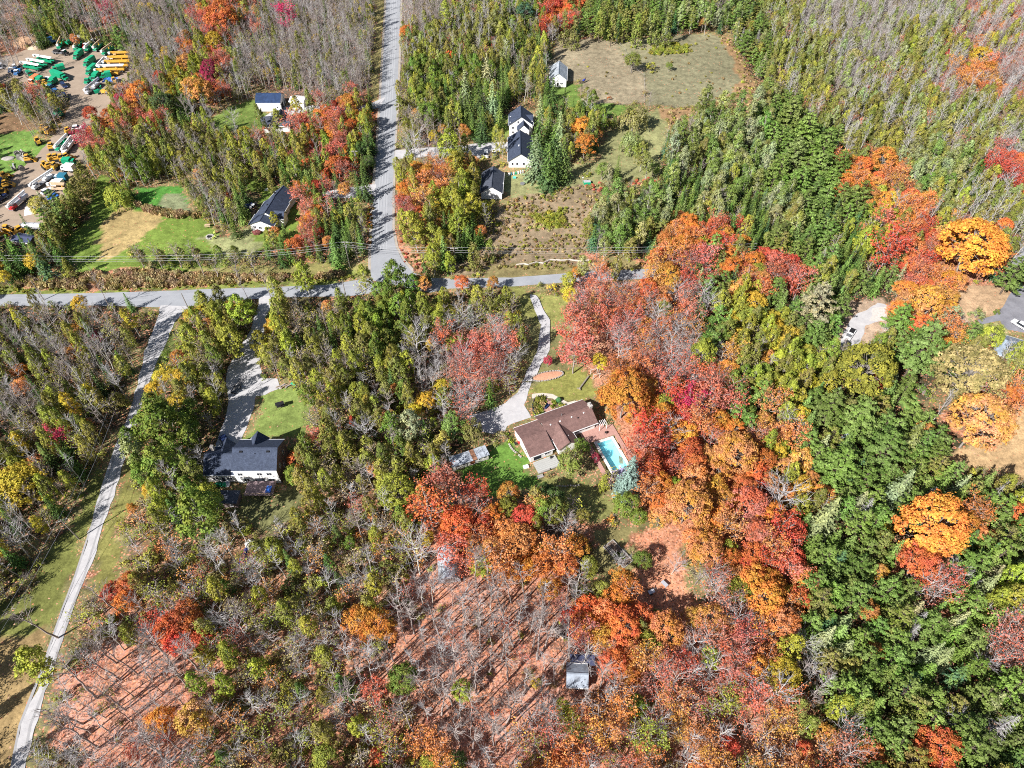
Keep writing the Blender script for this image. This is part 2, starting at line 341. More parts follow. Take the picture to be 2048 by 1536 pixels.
# roads and hard surfaces flatten the sheet under them
def near_hard(px_, py_):
    k = np.zeros(px_.shape, bool)
    for p in (ROAD_N, ROAD_W, LANE, DRIVE2, DRIVE5, DRIVE1, DRIVE4, DRIVE3, YARD, ASPH, LOT_R, ROAD_R, PATH5):
        cx, cy = np.mean([a for a, b in p]), np.mean([b for a, b in p])
        k |= inpoly(px_, py_, p)
    return k
qx, qy, _ = PX(GX, np.maximum(GY, 1.0))
hard = near_hard(qx, qy)
for dx, dy in ((9, 0), (-9, 0), (0, 9), (0, -9)): hard |= near_hard(qx + dx, qy + dy)
vv[:, 2] = np.where(hard.reshape(-1), -0.06, vv[:, 2])
pit = inpoly(qx, qy, pl("1193,886 1226,872 1253,934 1227,950")).reshape(-1)
vv[:, 2] = np.where(pit, -3.0, vv[:, 2])
def np_mesh(name, v, f, nper, mats, attrs=None, midx=None):
    me = bpy.data.meshes.new(name)
    me.vertices.add(len(v)); me.vertices.foreach_set('co', np.asarray(v, np.float32).ravel())
    f = np.asarray(f, np.int32); nf = len(f)
    me.loops.add(nf * nper); me.loops.foreach_set('vertex_index', f.ravel())
    me.polygons.add(nf); me.polygons.foreach_set('loop_start', np.arange(nf, dtype=np.int32) * nper); me.polygons.foreach_set('loop_total', np.full(nf, nper, np.int32))
    for x in mats: me.materials.append(x)
    if midx is not None: me.polygons.foreach_set('material_index', np.asarray(midx, np.int32))
    me.update(calc_edges=True)
    for k, (dom, typ, arr) in (attrs or {}).items():
        a = me.attributes.new(k, typ, dom)
        a.data.foreach_set('color' if 'COLOR' in typ else 'value', np.asarray(arr, np.float32).ravel())
    return me
def ground_mat():
    m, t, b = nodes('ground_cover'); L = t.links.new
    a = N(t, 'ShaderNodeAttribute', attribute_name='cover'); li = N(t, 'ShaderNodeAttribute', attribute_name='litter')
    ge = N(t, 'ShaderNodeNewGeometry')
    n1 = N(t, 'ShaderNodeTexNoise', i_Scale=.35, i_Detail=8.0, i_Roughness=.75); L(ge.outputs['Position'], n1.inputs['Vector'])
    n2 = N(t, 'ShaderNodeTexNoise', i_Scale=2.2, i_Detail=4.0, i_Roughness=.7); L(ge.outputs['Position'], n2.inputs['Vector'])
    m1 = N(t, 'ShaderNodeMapRange'); m1.inputs[1].default_value = .3; m1.inputs[2].default_value = .7; m1.inputs[3].default_value = .5; m1.inputs[4].default_value = 1.45; L(n1.outputs[0], m1.inputs[0])
    m2 = N(t, 'ShaderNodeMapRange'); m2.inputs[1].default_value = .3; m2.inputs[2].default_value = .7; m2.inputs[3].default_value = .75; m2.inputs[4].default_value = 1.25; L(n2.outputs[0], m2.inputs[0])
    mm = N(t, 'ShaderNodeMath', operation='MULTIPLY'); L(m1.outputs[0], mm.inputs[0]); L(m2.outputs[0], mm.inputs[1])
    sc = N(t, 'ShaderNodeVectorMath', operation='SCALE'); L(a.outputs['Color'], sc.inputs[0]); L(mm.outputs[0], sc.inputs['Scale'])
    vo = N(t, 'ShaderNodeTexVoronoi', i_Scale=3.0); L(ge.outputs['Position'], vo.inputs['Vector'])
    hs = N(t, 'ShaderNodeSeparateColor'); L(vo.outputs['Color'], hs.inputs[0])
    th = N(t, 'ShaderNodeMath', operation='LESS_THAN'); lm = N(t, 'ShaderNodeMath', operation='MULTIPLY'); L(li.outputs['Fac'], lm.inputs[0]); lm.inputs[1].default_value = .62
    L(hs.outputs[0], th.inputs[0]); L(lm.outputs[0], th.inputs[1])
    cr = N(t, 'ShaderNodeValToRGB'); e = cr.color_ramp; e.elements[0].color = (.62, .30, .16, 1); e.elements[1].color = (.10, .06, .04, 1)
    for p_, c_ in ((.3, (.58, .20, .11, 1)), (.55, (.60, .36, .26, 1)), (.75, (.30, .11, .06, 1))): x = e.elements.new(p_); x.color = c_
    L(hs.outputs[1], cr.inputs[0])
    mx = N(t, 'ShaderNodeMix', data_type='RGBA'); f2 = N(t, 'ShaderNodeMath', operation='MULTIPLY'); L(th.outputs[0], f2.inputs[0]); f2.inputs[1].default_value = .8
    L(f2.outputs[0], mx.inputs['Factor']); L(sc.outputs[0], mx.inputs[6]); L(cr.outputs[0], mx.inputs[7])
    L(mx.outputs[2], b.inputs['Base Color']); b.inputs['Roughness'].default_value = .95; b.inputs['Specular IOR Level'].default_value = .05
    bp = N(t, 'ShaderNodeBump', i_Strength=.6, i_Distance=.15); L(n2.outputs[0], bp.inputs['Height']); L(bp.outputs[0], b.inputs['Normal'])
    return m
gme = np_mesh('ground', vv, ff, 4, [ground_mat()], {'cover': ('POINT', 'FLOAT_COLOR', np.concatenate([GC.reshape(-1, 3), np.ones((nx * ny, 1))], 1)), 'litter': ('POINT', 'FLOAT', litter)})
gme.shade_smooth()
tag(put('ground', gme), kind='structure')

# ------------------------------------------------------------------ roads and hard surfaces
def hard_mat(name, c, c2, scale, rough=.9, cracks=False):
    m, t, b = nodes(name); L = t.links.new
    ge = N(t, 'ShaderNodeNewGeometry')
    n1 = N(t, 'ShaderNodeTexNoise', i_Scale=scale, i_Detail=8.0, i_Roughness=.7); L(ge.outputs['Position'], n1.inputs['Vector'])
    n2 = N(t, 'ShaderNodeTexNoise', i_Scale=scale * 9, i_Detail=3.0); L(ge.outputs['Position'], n2.inputs['Vector'])
    ad = N(t, 'ShaderNodeMath', operation='MULTIPLY_ADD'); L(n2.outputs[0], ad.inputs[0]); ad.inputs[1].default_value = .35; L(n1.outputs[0], ad.inputs[2])
    mr = N(t, 'ShaderNodeMapRange'); mr.inputs[1].default_value = .45; mr.inputs[2].default_value = .9; L(ad.outputs[0], mr.inputs[0])
    mx = N(t, 'ShaderNodeMix', data_type='RGBA'); mx.inputs[6].default_value = (*c, 1); mx.inputs[7].default_value = (*c2, 1); L(mr.outputs[0], mx.inputs['Factor'])
    L(mx.outputs[2], b.inputs['Base Color']); b.inputs['Roughness'].default_value = rough; b.inputs['Specular IOR Level'].default_value = .1
    return m
ASPHALT = hard_mat('old_asphalt', (.25, .26, .28), (.33, .34, .36), .25); GRAVEL = hard_mat('grey_gravel', (.36, .35, .36), (.50, .49, .49), .5)
DIRT = hard_mat('packed_dirt', (.37, .29, .22), (.26, .20, .15), .12); DASPH = hard_mat('patched_asphalt', (.15, .15, .17), (.26, .26, .29), .3)
TRACK = hard_mat('wheel_track', (.27, .27, .28), (.36, .35, .35), .6); PALE = hard_mat('concrete_path', (.56, .50, .42), (.46, .41, .35), .8)
SHOULDER = hard_mat('gravel_shoulder', (.42, .38, .34), (.30, .26, .21), .4)
import mathutils.geometry as mg
def refine(poly, step=1.2, amp=.25, seed=0):
    w = [Vector((*G(*p), 0)) for p in poly]; out = []
    for i, p in enumerate(w):
        q = w[(i + 1) % len(w)]; d = (q - p); n = max(1, int(min(d.length, 400) / step))
        nn = Vector((-d.y, d.x, 0)).normalized() if d.length else Vector()
        for k in range(n):
            s = p + d * (k / n); o = (float(vnoise(s.x, s.y, 2.6, seed)) - .5) * 2 * amp
            out.append(s + nn * o)
    return out
def sheet(name, poly, z, m, amp=.25, parent=None):
    pts = refine(poly, amp=amp, seed=len(poly))
    tri = mg.tessellate_polygon([pts])
    me = bpy.data.meshes.new(name); me.from_pydata([(p.x, p.y, z) for p in pts], [], [tuple(t) for t in tri]); me.materials.append(m)
    for pgn in me.polygons:
        if pgn.normal.z < 0: pgn.flip()
    o = put(name, me, parent); tag(o, kind='structure'); return o
def ribbon(name, pts, width, z, m, amp=0):
    """a strip following surveyed points"""
    w = [Vector((*G(*p), 0)) for p in pts]; L_ = []; R_ = []
    for i, p in enumerate(w):
        d = (w[min(i + 1, len(w) - 1)] - w[max(i - 1, 0)]).normalized(); n = Vector((-d.y, d.x, 0))
        wd = width * (1 + random.uniform(-amp, amp))
        L_.append(p + n * wd / 2); R_.append(p - n * wd / 2)
    n = len(w)
    me = bpy.data.meshes.new(name); me.from_pydata([(p.x, p.y, z) for p in L_ + R_], [], [(n + i, n + i + 1, i + 1, i) for i in range(n - 1)]); me.materials.append(m)
    return tag(put(name, me), kind='structure')
sheet('road', ROAD_W, 0.004, ASPHALT, .12); sheet('road', ROAD_N, 0.010, ASPHALT, .1)
sheet('gravel_lane', LANE, 0.016, GRAVEL, .35)
ln = pl("352,625 328,652 305,705 285,768 260,850 238,905 220,965 202,1020 182,1080 160,1150 135,1215 113,1280 90,1350 70,1400 50,1450 34,1536 22,1600")
for s_, dx in ((-1, -5.5), (1, 5.5)):
    ribbon('wheel_track', [(a + dx * (1 + (b - 600) / 900), b) for a, b in ln], .55, 0.021, TRACK, .25)
nn_ = pl("789,-60 784,100 778,190 771,300 765,400 764,500")
for dx in (-6.2, -2.2, 2.6, 6.8):
    ribbon('wheel_track', [(a + dx * (.8 + b / 900), b) for a, b in nn_], .5, 0.016, hard_mat('worn_asphalt', (.38, .39, .41), (.30, .31, .33), .3), .1)
ew = pl("-100,602 200,598 400,592 545,584 650,580 740,571")
for dy in (-4.5, 4.5): ribbon('wheel_track', [(a, b + dy) for a, b in ew], .6, 0.014, _mc.setdefault('wornw', hard_mat('worn_asphalt', (.34, .35, .37), (.27, .28, .30), .3)), .15)
ribbon('road_shoulder', pl("774,-60 760,190 753,300 745,392 740,490 739,545"), 1.0, -.002, SHOULDER, .2)
ribbon('road_shoulder', pl("805,-60 797,190 790,300 787,390 787,455 794,493 808,520 828,543"), 1.0, -.002, SHOULDER, .2)
sheet('driveway', DRIVE2, 0.008, GRAVEL, .3); sheet('driveway', DRIVE5, 0.008, GRAVEL, .3); sheet('driveway', DRIVE1, 0.015, GRAVEL, .3)
sheet('driveway', pl('1060,590 1072,590 1100,640 1098,700 1066,763 1044,763 1072,705 1082,650'), .008, GRAVEL, .3); sheet('road', pl('1300,538 1300,557 1500,552 1700,546 1700,530 1500,535'), .008, ASPHALT, .1)
sheet('driveway', DRIVE4, 0.018, GRAVEL, .3); sheet('driveway', DRIVE3, 0.018, GRAVEL, .3); sheet('dirt_yard', YARD, 0.005, DIRT, .6)
sheet('driveway', ASPH, 0.008, DASPH, .1); sheet('gravel_lot', LOT_R, 0.008, GRAVEL, .5); sheet('road', ROAD_R, 0.008, ASPHALT, .2)
sheet('garden_path', PATH5, 0.02, PALE, .05)
# ------------------------------------------------------------------ buildings
SH_BROWN = shingle_mat('brown_shingles', (.21, .125, .11), (.165, .10, .09)); SH_SLATE = shingle_mat('slate_blue_shingles', (.062, .078, .118), (.042, .053, .085)); SH_GREY = shingle_mat('dark_grey_shingles', (.09, .10, .13), (.065, .075, .10))
TINR = ribbed_mat('weathered_tin', (.50, .54, .60), .45, .25, 1.6); TINW = ribbed_mat('pale_tin', (.46, .50, .55), .4, .2, 1.6); NAVY = ribbed_mat('navy_tin', (.025, .05, .12), .4, .1, 1.8); RUST = mat('rusty_tin', (.30, .15, .09), .8, .4, 2)
BRICK = mat('brown_brick', (.20, .09, .06), .9, .25, 6); BRICKD = mat('dark_siding', (.16, .12, .12), .8, .15, 3)
TRIM = mat('white_trim', (.8, .8, .8), .5, .05, 2); DOORM = mat('dark_door', (.06, .06, .07), .5, .1, 2); DOORR = mat('wood_door', (.28, .10, .05), .5, .1, 2)
PAVER = mat('pink_pavers', (.42, .24, .20), .9, .2, 4, bump=.3); DECKG = mat('grey_decking', (.40, .40, .38), .9, .25, 3, bump=.2); DECKB = mat('purple_brown_decking', (.22, .16, .17), .85, .3, 3)
def wpt(p, h=0): return Vector((*G(*p), h))
class Bld:
    """a building with its own axes: x along the ridge, y across, origin at the middle of its footprint"""
    def __init__(s, name, label, cat, cx, cy, rz): s.o = empty(name, (cx, cy, 0), rz); tag(s.o, label, cat)
    def gable(s, L, W, h, rh, wall=None, roof=None, ox=0, oy=0, rz=0, z0=0, over=.45, t=.14, walls=True, fascia=True):
        c, n = math.cos(rz), math.sin(rz); T = lambda x, y, z: (ox + x * c - y * n, oy + x * n + y * c, z)
        if walls:
            m = MB(); prof = [(-W / 2, z0), (W / 2, z0), (W / 2, h), (0, h + rh - .02), (-W / 2, h)]
            m.sideprism(prof, -L / 2, L / 2); m.v = [T(*v) for v in m.v]; s.wall = m.build('wall', wall, s.o)
        k = rh / (W / 2)
        for sg in (-1, 1):
            m = MB(); e = over; ye = sg * (W / 2 + e); ze = h - k * e
            a, b = (0, h + rh + .05), (ye, ze + .05)
            m.sideprism([a, b, (ye, ze + .05 + t), (0, h + rh + .05 + t)] if sg > 0 else [b, a, (0, h + rh + .05 + t), (ye, ze + .05 + t)], -L / 2 - e, L / 2 + e)
            m.v = [T(*v) for v in m.v]; r_ = m.build('roof', roof, s.o)
            if fascia:
                g = MB(); g.box(0, sg * (W / 2 + e + .05), ze - .08, L + 2 * e, .1, .26); g.v = [T(*v) for v in g.v]; g.build('gutter', TRIM, r_)
        g = MB(); g.box(0, 0, h + rh + .05 + t - .02, L + 2 * over, .3, .06); g.v = [T(*v) for v in g.v]; g.build('ridge_cap', roof, s.o)
    def box(s, name, m, x, y, z, lx, ly, lz, rz=0, parent=None, **k): return MB().box(0, 0, 0, lx, ly, lz, 0, **k).build(name, m, parent or s.o, (x, y, z), rz=rz)
    def window(s, side, u, z, w, h, L, W, ox=0, oy=0, kind='window', m=None):
        """side: f = -y, b = +y, l = -x, r = +x"""
        d = .05; rz = {'f': 0, 'b': math.pi, 'l': -math.pi / 2, 'r': math.pi / 2}[side]
        x, y = {'f': (u, -W / 2 - d / 2), 'b': (u, W / 2 + d / 2), 'l': (-L / 2 - d / 2, u), 'r': (L / 2 + d / 2, u)}[side]
        fr = MB(); q = .09
        fr.box(-w / 2 + q / 2, 0, 0, q, d, h); fr.box(w / 2 - q / 2, 0, 0, q, d, h); fr.box(0, 0, 0, w - 2 * q - .004, d, q); fr.box(0, 0, h - q, w - 2 * q - .004, d, q)
        if w > 1 and kind == 'window': fr.box(0, 0, q + .002, .06, d, h - 2 * q - .004)
        f = fr.build(kind + '_frame' if kind == 'door' else 'window', TRIM, s.o, (ox + x, oy + y, z), rz=rz)
        MB().box(0, .01, q, w - 2 * q, .03, h - 2 * q).build('door' if kind == 'door' else 'pane', m or GLASS, f); return f
    def vent(s, x, y, z, r=.16, h=.5, m=None): return MB().cyl((0, 0, 0), (0, 0, h), r, 8).build('roof_vent', m or TRIM, s.o, (x, y, z))
def rot_of(a, b): return math.atan2(b[1] - a[1], b[0] - a[0])

# brown-roofed bungalow: main block, cross gable towards the pool, lower garage on the left
A_, B_ = G(1072, 835, 2.8), G(1168, 801, 2.8); rz = rot_of(A_, B_); ux = Vector((math.cos(rz), math.sin(rz))); uy = Vector((-ux.y, ux.x))
Lm, Wm = 14.2, 8.6; c0 = Vector(A_) + ux * (Lm / 2) - uy * (Wm / 2 - .4)
b1 = Bld('bungalow', 'white bungalow with brown shingle roof, garage wing and deck beside the pool', 'house', c0.x, c0.y, rz)
b1.gable(Lm - .8, Wm - .9, 2.8, 1.75, WHITE, SH_BROWN, over=.55)
b1.gable(6.2, 5.2, 2.7, 1.55, WHITE, SH_BROWN, ox=-3.3, oy=-4.6, rz=R(90), over=.45)
b1.gable(6.4, 9.8, 2.5, 1.35, WHITE, SH_BROWN, ox=-10.55, oy=-2.0, over=.3)
for x in (-5.2, -2.4, 1.0, 4.6): b1.vent(x, -.9, 3.9 + .15, .2, .38)
for x in (-12.4, -10.6, -8.8): b1.vent(x, -2.6, 3.45, .17, .34)
b1.vent(-1.2, .6, 4.3, .12, .8, STEEL); b1.vent(2.6, -1.6, 3.8, .2, .35, BLACK)
b1.vent(-4.1, -6.0, 3.4, .13, .35); b1.vent(-2.3, -5.6, 3.5, .13, .35)
ch = b1.box('chimney', STONE, 7.05, .2, 0, .8, 1.4, 5.3); MB().box(0, 0, 5.3, .95, 1.55, .15).build('chimney_cap', CONC, ch); MB().cyl((0, 0, 5.45), (0, 0, 5.75), .18).build('flue', STEEL, ch)
for u, w in ((1.5, 2.2), (4.6, 1.8)): b1.window('f', u, .9, w, 1.3, Lm - .8, Wm - .9)
for u in (-4.5, -1, 3.2): b1.window('b', u, 1.0, 1.6, 1.1, Lm - .8, Wm - .9)
b1.window('r', -2.2, 1.0, 1.2, 1.1, Lm - .8, Wm - .9); b1.window('b', .9, .1, 1.0, 2.1, Lm - .8, Wm - .9, kind='door', m=DOORR)
b1.window('l', 2.2, .05, 4.4, 2.2, 6.4, 9.8, ox=-10.55, oy=-2.0, kind='door', m=TRIM)
b1.window('f', -1.2, .1, 2.4, 2.0, 6.4, 9.8, ox=-10.55, oy=-2.0, kind='door', m=GLASS); b1.window('f', 1.6, .9, 1.6, 1.1, 6.4, 9.8, ox=-10.55, oy=-2.0)
b1.window('l', -2.4, 1.0, 1.4, 1.0, 6.4, 9.8, ox=-10.55, oy=-2.0)
# deck in front of the garage wing, boards laid one by one
dk = empty('wooden_deck', (c0.x, c0.y, 0), rz); tag(dk, 'weathered grey wooden deck in front of the bungalow garage wing', 'deck')
for i in range(22): MB().box(0, 0, 0, .26, 3.6, .06).build('plank', DECKG, dk, (-13.2 + i * .285, -9.35, .46 + .008 * (i % 3)))
MB().box(0, 0, 0, 6.3, 3.5, .38).build('frame', WOODG, dk, (-10.2, -9.35, .05))
MB().box(0, -.5, 0, 1.6, .45, .16).box(0, -.1, .16, 1.6, .4, .16).build('steps', WOODG, dk, (-13.3, -11.6, .02)); MB().box(0, 0, 0, 2.6, .4, .3).build('edge_bench', WOODG, dk, (-11.6, -11.2, .55))
# pool
pA, pB, pC, pD = [Vector(G(*p)) for p in ((1199, 890), (1225, 877), (1247, 932), (1229, 943))]
prz = rot_of(pA, pD); pc = (pA + pB + pC + pD) / 4; Lp, Wp = 9.6, 4.3
pool = empty('swimming_pool', (pc.x, pc.y, 0), prz); tag(pool, 'bright blue in-ground swimming pool with white coping right of the bungalow', 'swimming pool')
POOLW = mat('pool_liner', (.72, .93, .97), .4, .05, 1); POOLD = mat('pool_liner_deep', (.10, .55, .75), .4, .05, 1)
m = MB(); z = -1.3
m.add([(-Lp / 2, -Wp / 2, .02), (Lp / 2, -Wp / 2, .02), (Lp / 2, Wp / 2, .02), (-Lp / 2, Wp / 2, .02), (-Lp / 2, -Wp / 2, z), (Lp / 2, -Wp / 2, z - .6), (Lp / 2, Wp / 2, z - .6), (-Lp / 2, Wp / 2, z)],
      [(4, 5, 6, 7), (0, 4, 7, 3), (1, 2, 6, 5), (0, 1, 5, 4), (3, 7, 6, 2)])
m.build('pool_basin', POOLW, pool)
wm, wt, wb = nodes('pool_water'); wb.inputs['Base Color'].default_value = (.1, .5, .6, 1); wb.inputs['Roughness'].default_value = .05
wtr = N(wt, 'ShaderNodeBsdfTransparent'); wtr.inputs[0].default_value = (.62, .92, .97, 1); wms = N(wt, 'ShaderNodeMixShader'); wms.inputs[0].default_value = .12
wt.links.new(wtr.outputs[0], wms.inputs[1]); wt.links.new(wb.outputs[0], wms.inputs[2]); wt.links.new(wms.outputs[0], wt.nodes['Material Output'].inputs[0])
nz = N(wt, 'ShaderNodeTexNoise', i_Scale=3.0); bpn = N(wt, 'ShaderNodeBump', i_Strength=.15, i_Distance=.03); wt.links.new(nz.outputs[0], bpn.inputs['Height']); wt.links.new(bpn.outputs[0], wb.inputs['Normal'])
MB().add([(-Lp / 2, -Wp / 2, -.12), (Lp / 2, -Wp / 2, -.12), (Lp / 2, Wp / 2, -.12), (-Lp / 2, Wp / 2, -.12)], [(0, 1, 2, 3)]).build('water', wm, pool)
cop = MB(); 
for x, y, lx, ly in ((0, Wp / 2 + .35, Lp + 1.4, .7), (0, -Wp / 2 - .35, Lp + 1.4, .7), (-Lp / 2 - .35, 0, .7, Wp - .01), (Lp / 2 + .35, 0, .7, Wp - .01)): cop.box(x, y, -.05, lx, ly, .17)
cop.build('coping', mat('pale_coping', (.72, .68, .62), .8, .08, 2), pool)
for y in (-1.0, -.5): MB().tube([(-Lp / 2 - .3, y, .12), (-Lp / 2 - .3, y, .9), (-Lp / 2 + .25, y, .75), (-Lp / 2 + .25, y, -.3)], .03).build('handrail', STEEL, pool)
MB().box(0, 0, 0, .5, 2.2, .06).build('diving_board', TRIM, pool, (Lp / 2 + .2, 0, .45), rz=R(90)); MB().box(0, 0, 0, .4, .4, .4).build('board_stand', TRIM, pool, (Lp / 2 + .6, 0, .1))
# paver terrace around the pool, in big slabs
tp = empty('paver_terrace', (pc.x, pc.y, 0), prz); tag(tp, 'pinkish paver terrace wrapped round the swimming pool', 'terrace')
sl_ = [MB().box(0, 0, 0, 1.17, 1.17, .09).mesh('paver_slab', PAVER)]
for i in range(-8, 7):
    for j in range(-5, 4):
        x, y = i * 1.2 - .3, j * 1.2 + .3
        if abs(x) < Lp / 2 + 1.25 and abs(y) < Wp / 2 + 1.25: continue
        if y > Wp / 2 + 1.9 or y < -Wp / 2 - 3.1 or x > Lp / 2 + 2.6 or (x < -Lp / 2 - 4 and y > 1.5): continue
        put('paver', sl_[0], tp, (x, y, .01 * ((i + j) % 2)))
# pool hut/cover at the foot of the pool
ph = empty('pool_cabana', (pc.x, pc.y, 0), prz); tag(ph, 'low lilac-grey canopy roof at the lower end of the swimming pool', 'canopy')
for a in (-1, 1):
    for b in (-1, 1): MB().box(0, 0, 0, .12, .12, 2.0).build('post', TRIM, ph, (Lp / 2 + 2.2 + a * 1.0, -1.2 + b * 1.7, 0))
MB().box(0, 0, 0, 2.6, 4.2, .12).build('roof', mat('lilac_canvas', (.34, .32, .48), .8, .15, 2), ph, (Lp / 2 + 2.2, -1.2, 2.0))

# slate-roofed two-storey house, lower left
b2 = Bld('two_storey_house', 'white two-storey house with slate-blue roof, rear gables and dark side wall', 'house', -63.7, 101.8, R(.5))
b2.gable(10.8, 9.2, 5.7, 2.9, WHITE, SH_SLATE, over=.2); b2.gable(8.0, 8.4, 3.1, 2.9, WHITE, SH_SLATE, ox=-9.3, oy=.1, over=.2)
MB().add([(0, -4.62, .0), (0, 4.62, .0), (0, 4.62, 5.7), (0, 0, 8.58), (0, -4.62, 5.7)], [(0, 1, 2, 3, 4)]).build('side_cladding', BRICKD, b2.o, (5.42, 0, 0))
b2.gable(3.4, 4.0, 5.6, 2.4, WHITE, SH_SLATE, ox=-.8, oy=3.7, rz=R(90), over=.3); b2.gable(3.6, 3.2, 3.0, 2.2, WHITE, SH_SLATE, ox=-9.6, oy=3.6, rz=R(90), over=.3)
for u, z, w in ((-3.9, 3.4, 1.3), (.9, 3.4, 1.4), (3.3, 3.4, 1.4), (-2.9, .9, 1.4), (3.4, .9, 1.6)): b2.window('f', u, z, w, 1.2, 10.8, 9.2)
b2.window('f', .4, .3, 2.6, 2.1, 10.8, 9.2, kind='door', m=GLASS); b2.window('f', 1.9, .9, 1.5, 1.1, 8, 8.4, ox=-9.3, oy=.1); b2.window('f', -1.6, .9, 1.6, 1.1, 8, 8.4, ox=-9.3, oy=.1); b2.window('f', .3, .1, 1.0, 2.0, 8, 8.4, ox=-9.3, oy=.1, kind='door', m=DOORM)
for u, z in ((-2, 3.4), (2, 3.4), (0, .9)): b2.window('r', u, z, 1.1, 1.2, 10.9, 9.2)
for x in (-3.4, 3.3): b2.box('roof_vent', BLACK, x, -.7, 8.1, .8, .6, .35)
b2.vent(.1, -1.2, 7.7, .1, .5, BLACK); b2.box('chimney', STONE, -12.2, 2.4, 0, .8, .8, 6.4)
st = MB(); [st.box(0, -i * .32, 0, 1.5, .3, .7 - i * .16) for i in range(4)]; st.build('steps', TRIM, b2.o, (-8.3, -4.6, 0))
dk2 = empty('raised_deck', (-62.6, 94.7, 0), R(.5)); tag(dk2, 'raised purple-brown deck covered with leaves behind the slate-roofed house', 'deck')
for i in range(24): MB().box(0, 0, 0, .27, 4.2, .06).build('plank', DECKB, dk2, (-3.5 + i * .3, 0, 1.45 + .006 * (i % 3)))
for x in (-3.5, 0, 3.4):
    for y in (-2, 0): MB().box(0, 0, 0, .14, .14, 1.44).build('post', WOOD, dk2, (x, y, 0))
rl = MB(); rl.box(0, -2.1, 2.35, 7.2, .08, .08).box(3.5, 0, 2.35, .08, 4.2, .08); [rl.box(-3.5 + i * .5, -2.1, 1.5, .05, .05, .85) for i in range(15)]; [rl.box(3.5, -2 + i * .5, 1.5, .05, .05, .85) for i in range(9)]; rl.build('railing', WOOD, dk2)
tarp = MB(); g0 = np.random.default_rng(3)
for i in range(7):
    for j in range(6): tarp.v.append((i * .22 + .8, j * .4, .1 + .22 * g0.random()))
for i in range(6):
    for j in range(5): tarp.f.append((i * 6 + j, (i + 1) * 6 + j, (i + 1) * 6 + j + 1, i * 6 + j + 1))
BLUE = mat('bright_blue_tarp', (.03, .14, .55), .5, .2, 2, bump=.4)
tag(tarp.build('tarpaulin', BLUE, None, (-61.9, 93.3, 1.55)), 'crumpled blue tarpaulin lying on the raised deck', 'tarpaulin')
def bin_(x, y, rz, m, label):
    t = empty('wheeled_bin', (x, y, 0), rz); tag(t, label, 'bin', 'bins')
    MB().box(0, 0, .08, .62, .7, .95, taper=1.12).build('body', m, t); MB().box(0, 0, 1.04, .74, .84, .08).build('lid', m, t); MB().cyl((-.3, .36, .12), (.3, .36, .12), .12).build('wheels', RUBBER, t)
BING = mat('green_bin', (.02, .28, .13), .4, .1, 2)
for i, w in enumerate(('left', 'middle', 'right')): bin_(-74.2 + i * .95, 96.3, .1, BING, f'{w} of three green wheeled bins against the slate-roofed house')
sd = Bld('garden_shed', 'low shed with flat dark blue roof below the slate-roofed house', 'shed', -69.7, 91.8, R(-1)); sd.box('wall', BRICKD, 0, 0, 0, 4.8, 3.4, 2.1); sd.box('roof', SH_GREY, 0, 0, 2.1, 5.2, 3.8, .12, tx=.98, ty=.98); sd.window('f', 1, .6, .8, .8, 4.8, 3.4); sd.window('l', 0, .05, .9, 1.8, 4.8, 3.4, kind='door', m=DOORM)

# house on the wide lawn
b3 = Bld('lawn_house', 'white house with stepped slate-blue roofs beside the wide lawn', 'house', -84.9, 209.9, R(82))
b3.gable(9.5, 8.6, 3.0, 2.6, WHITE, SH_SLATE, ox=-.6, oy=.2, over=.4); b3.gable(6.4, 7.2, 3.2, 2.8, WHITE, SH_SLATE, ox=7.0, oy=-.4, rz=R(-8), over=.4)
b3.gable(5.4, 8.4, 2.8, 1.8, WHITE, SH_SLATE, ox=-6.3, oy=.9, rz=0, over=.4); b3.gable(3.2, 3.4, 3.2, 1.6, WHITE, SH_SLATE, ox=-3.2, oy=-3.9, rz=R(90), over=.3)
for y in (1.6, 3.6, -1.0): b3.window('l', y, 1.0, 1.2, 1.2, 18, 8.4, ox=0)
for x in (-3, 1, 5): b3.window('b', x, 1.0, 1.3, 1.2, 9.5, 8.6, ox=0, oy=.2)
b3.box('roof_vent', BLACK, -.5, 1.2, 5.0, .6, .6, .35); b3.box('roof_vent', BLACK, 6.5, 1.0, 5.3, .6, .6, .35)
dk3 = empty('side_deck', (-91.2, 208.0, 0), R(82)); tag(dk3, 'small wooden deck with railing left of the lawn house', 'deck')
for i in range(14): MB().box(0, 0, 0, .36, 3.0, .07).build('plank', WOOD, dk3, (-2.6 + i * .4, 0, .7))
rl = MB(); rl.box(0, 1.5, 1.55, 5.6, .08, .08).box(-2.8, 0, 1.55, .08, 3, .08); [rl.box(-2.8 + i * .5, 1.5, .77, .05, .05, .8) for i in range(12)]; rl.build('railing', WOOD, dk3)
for i in range(3): MB().box(0, 0, 0, .2, .2, .7).build('post', WOOD, dk3, (-2.4 + i * 2.4, 1.2, 0))

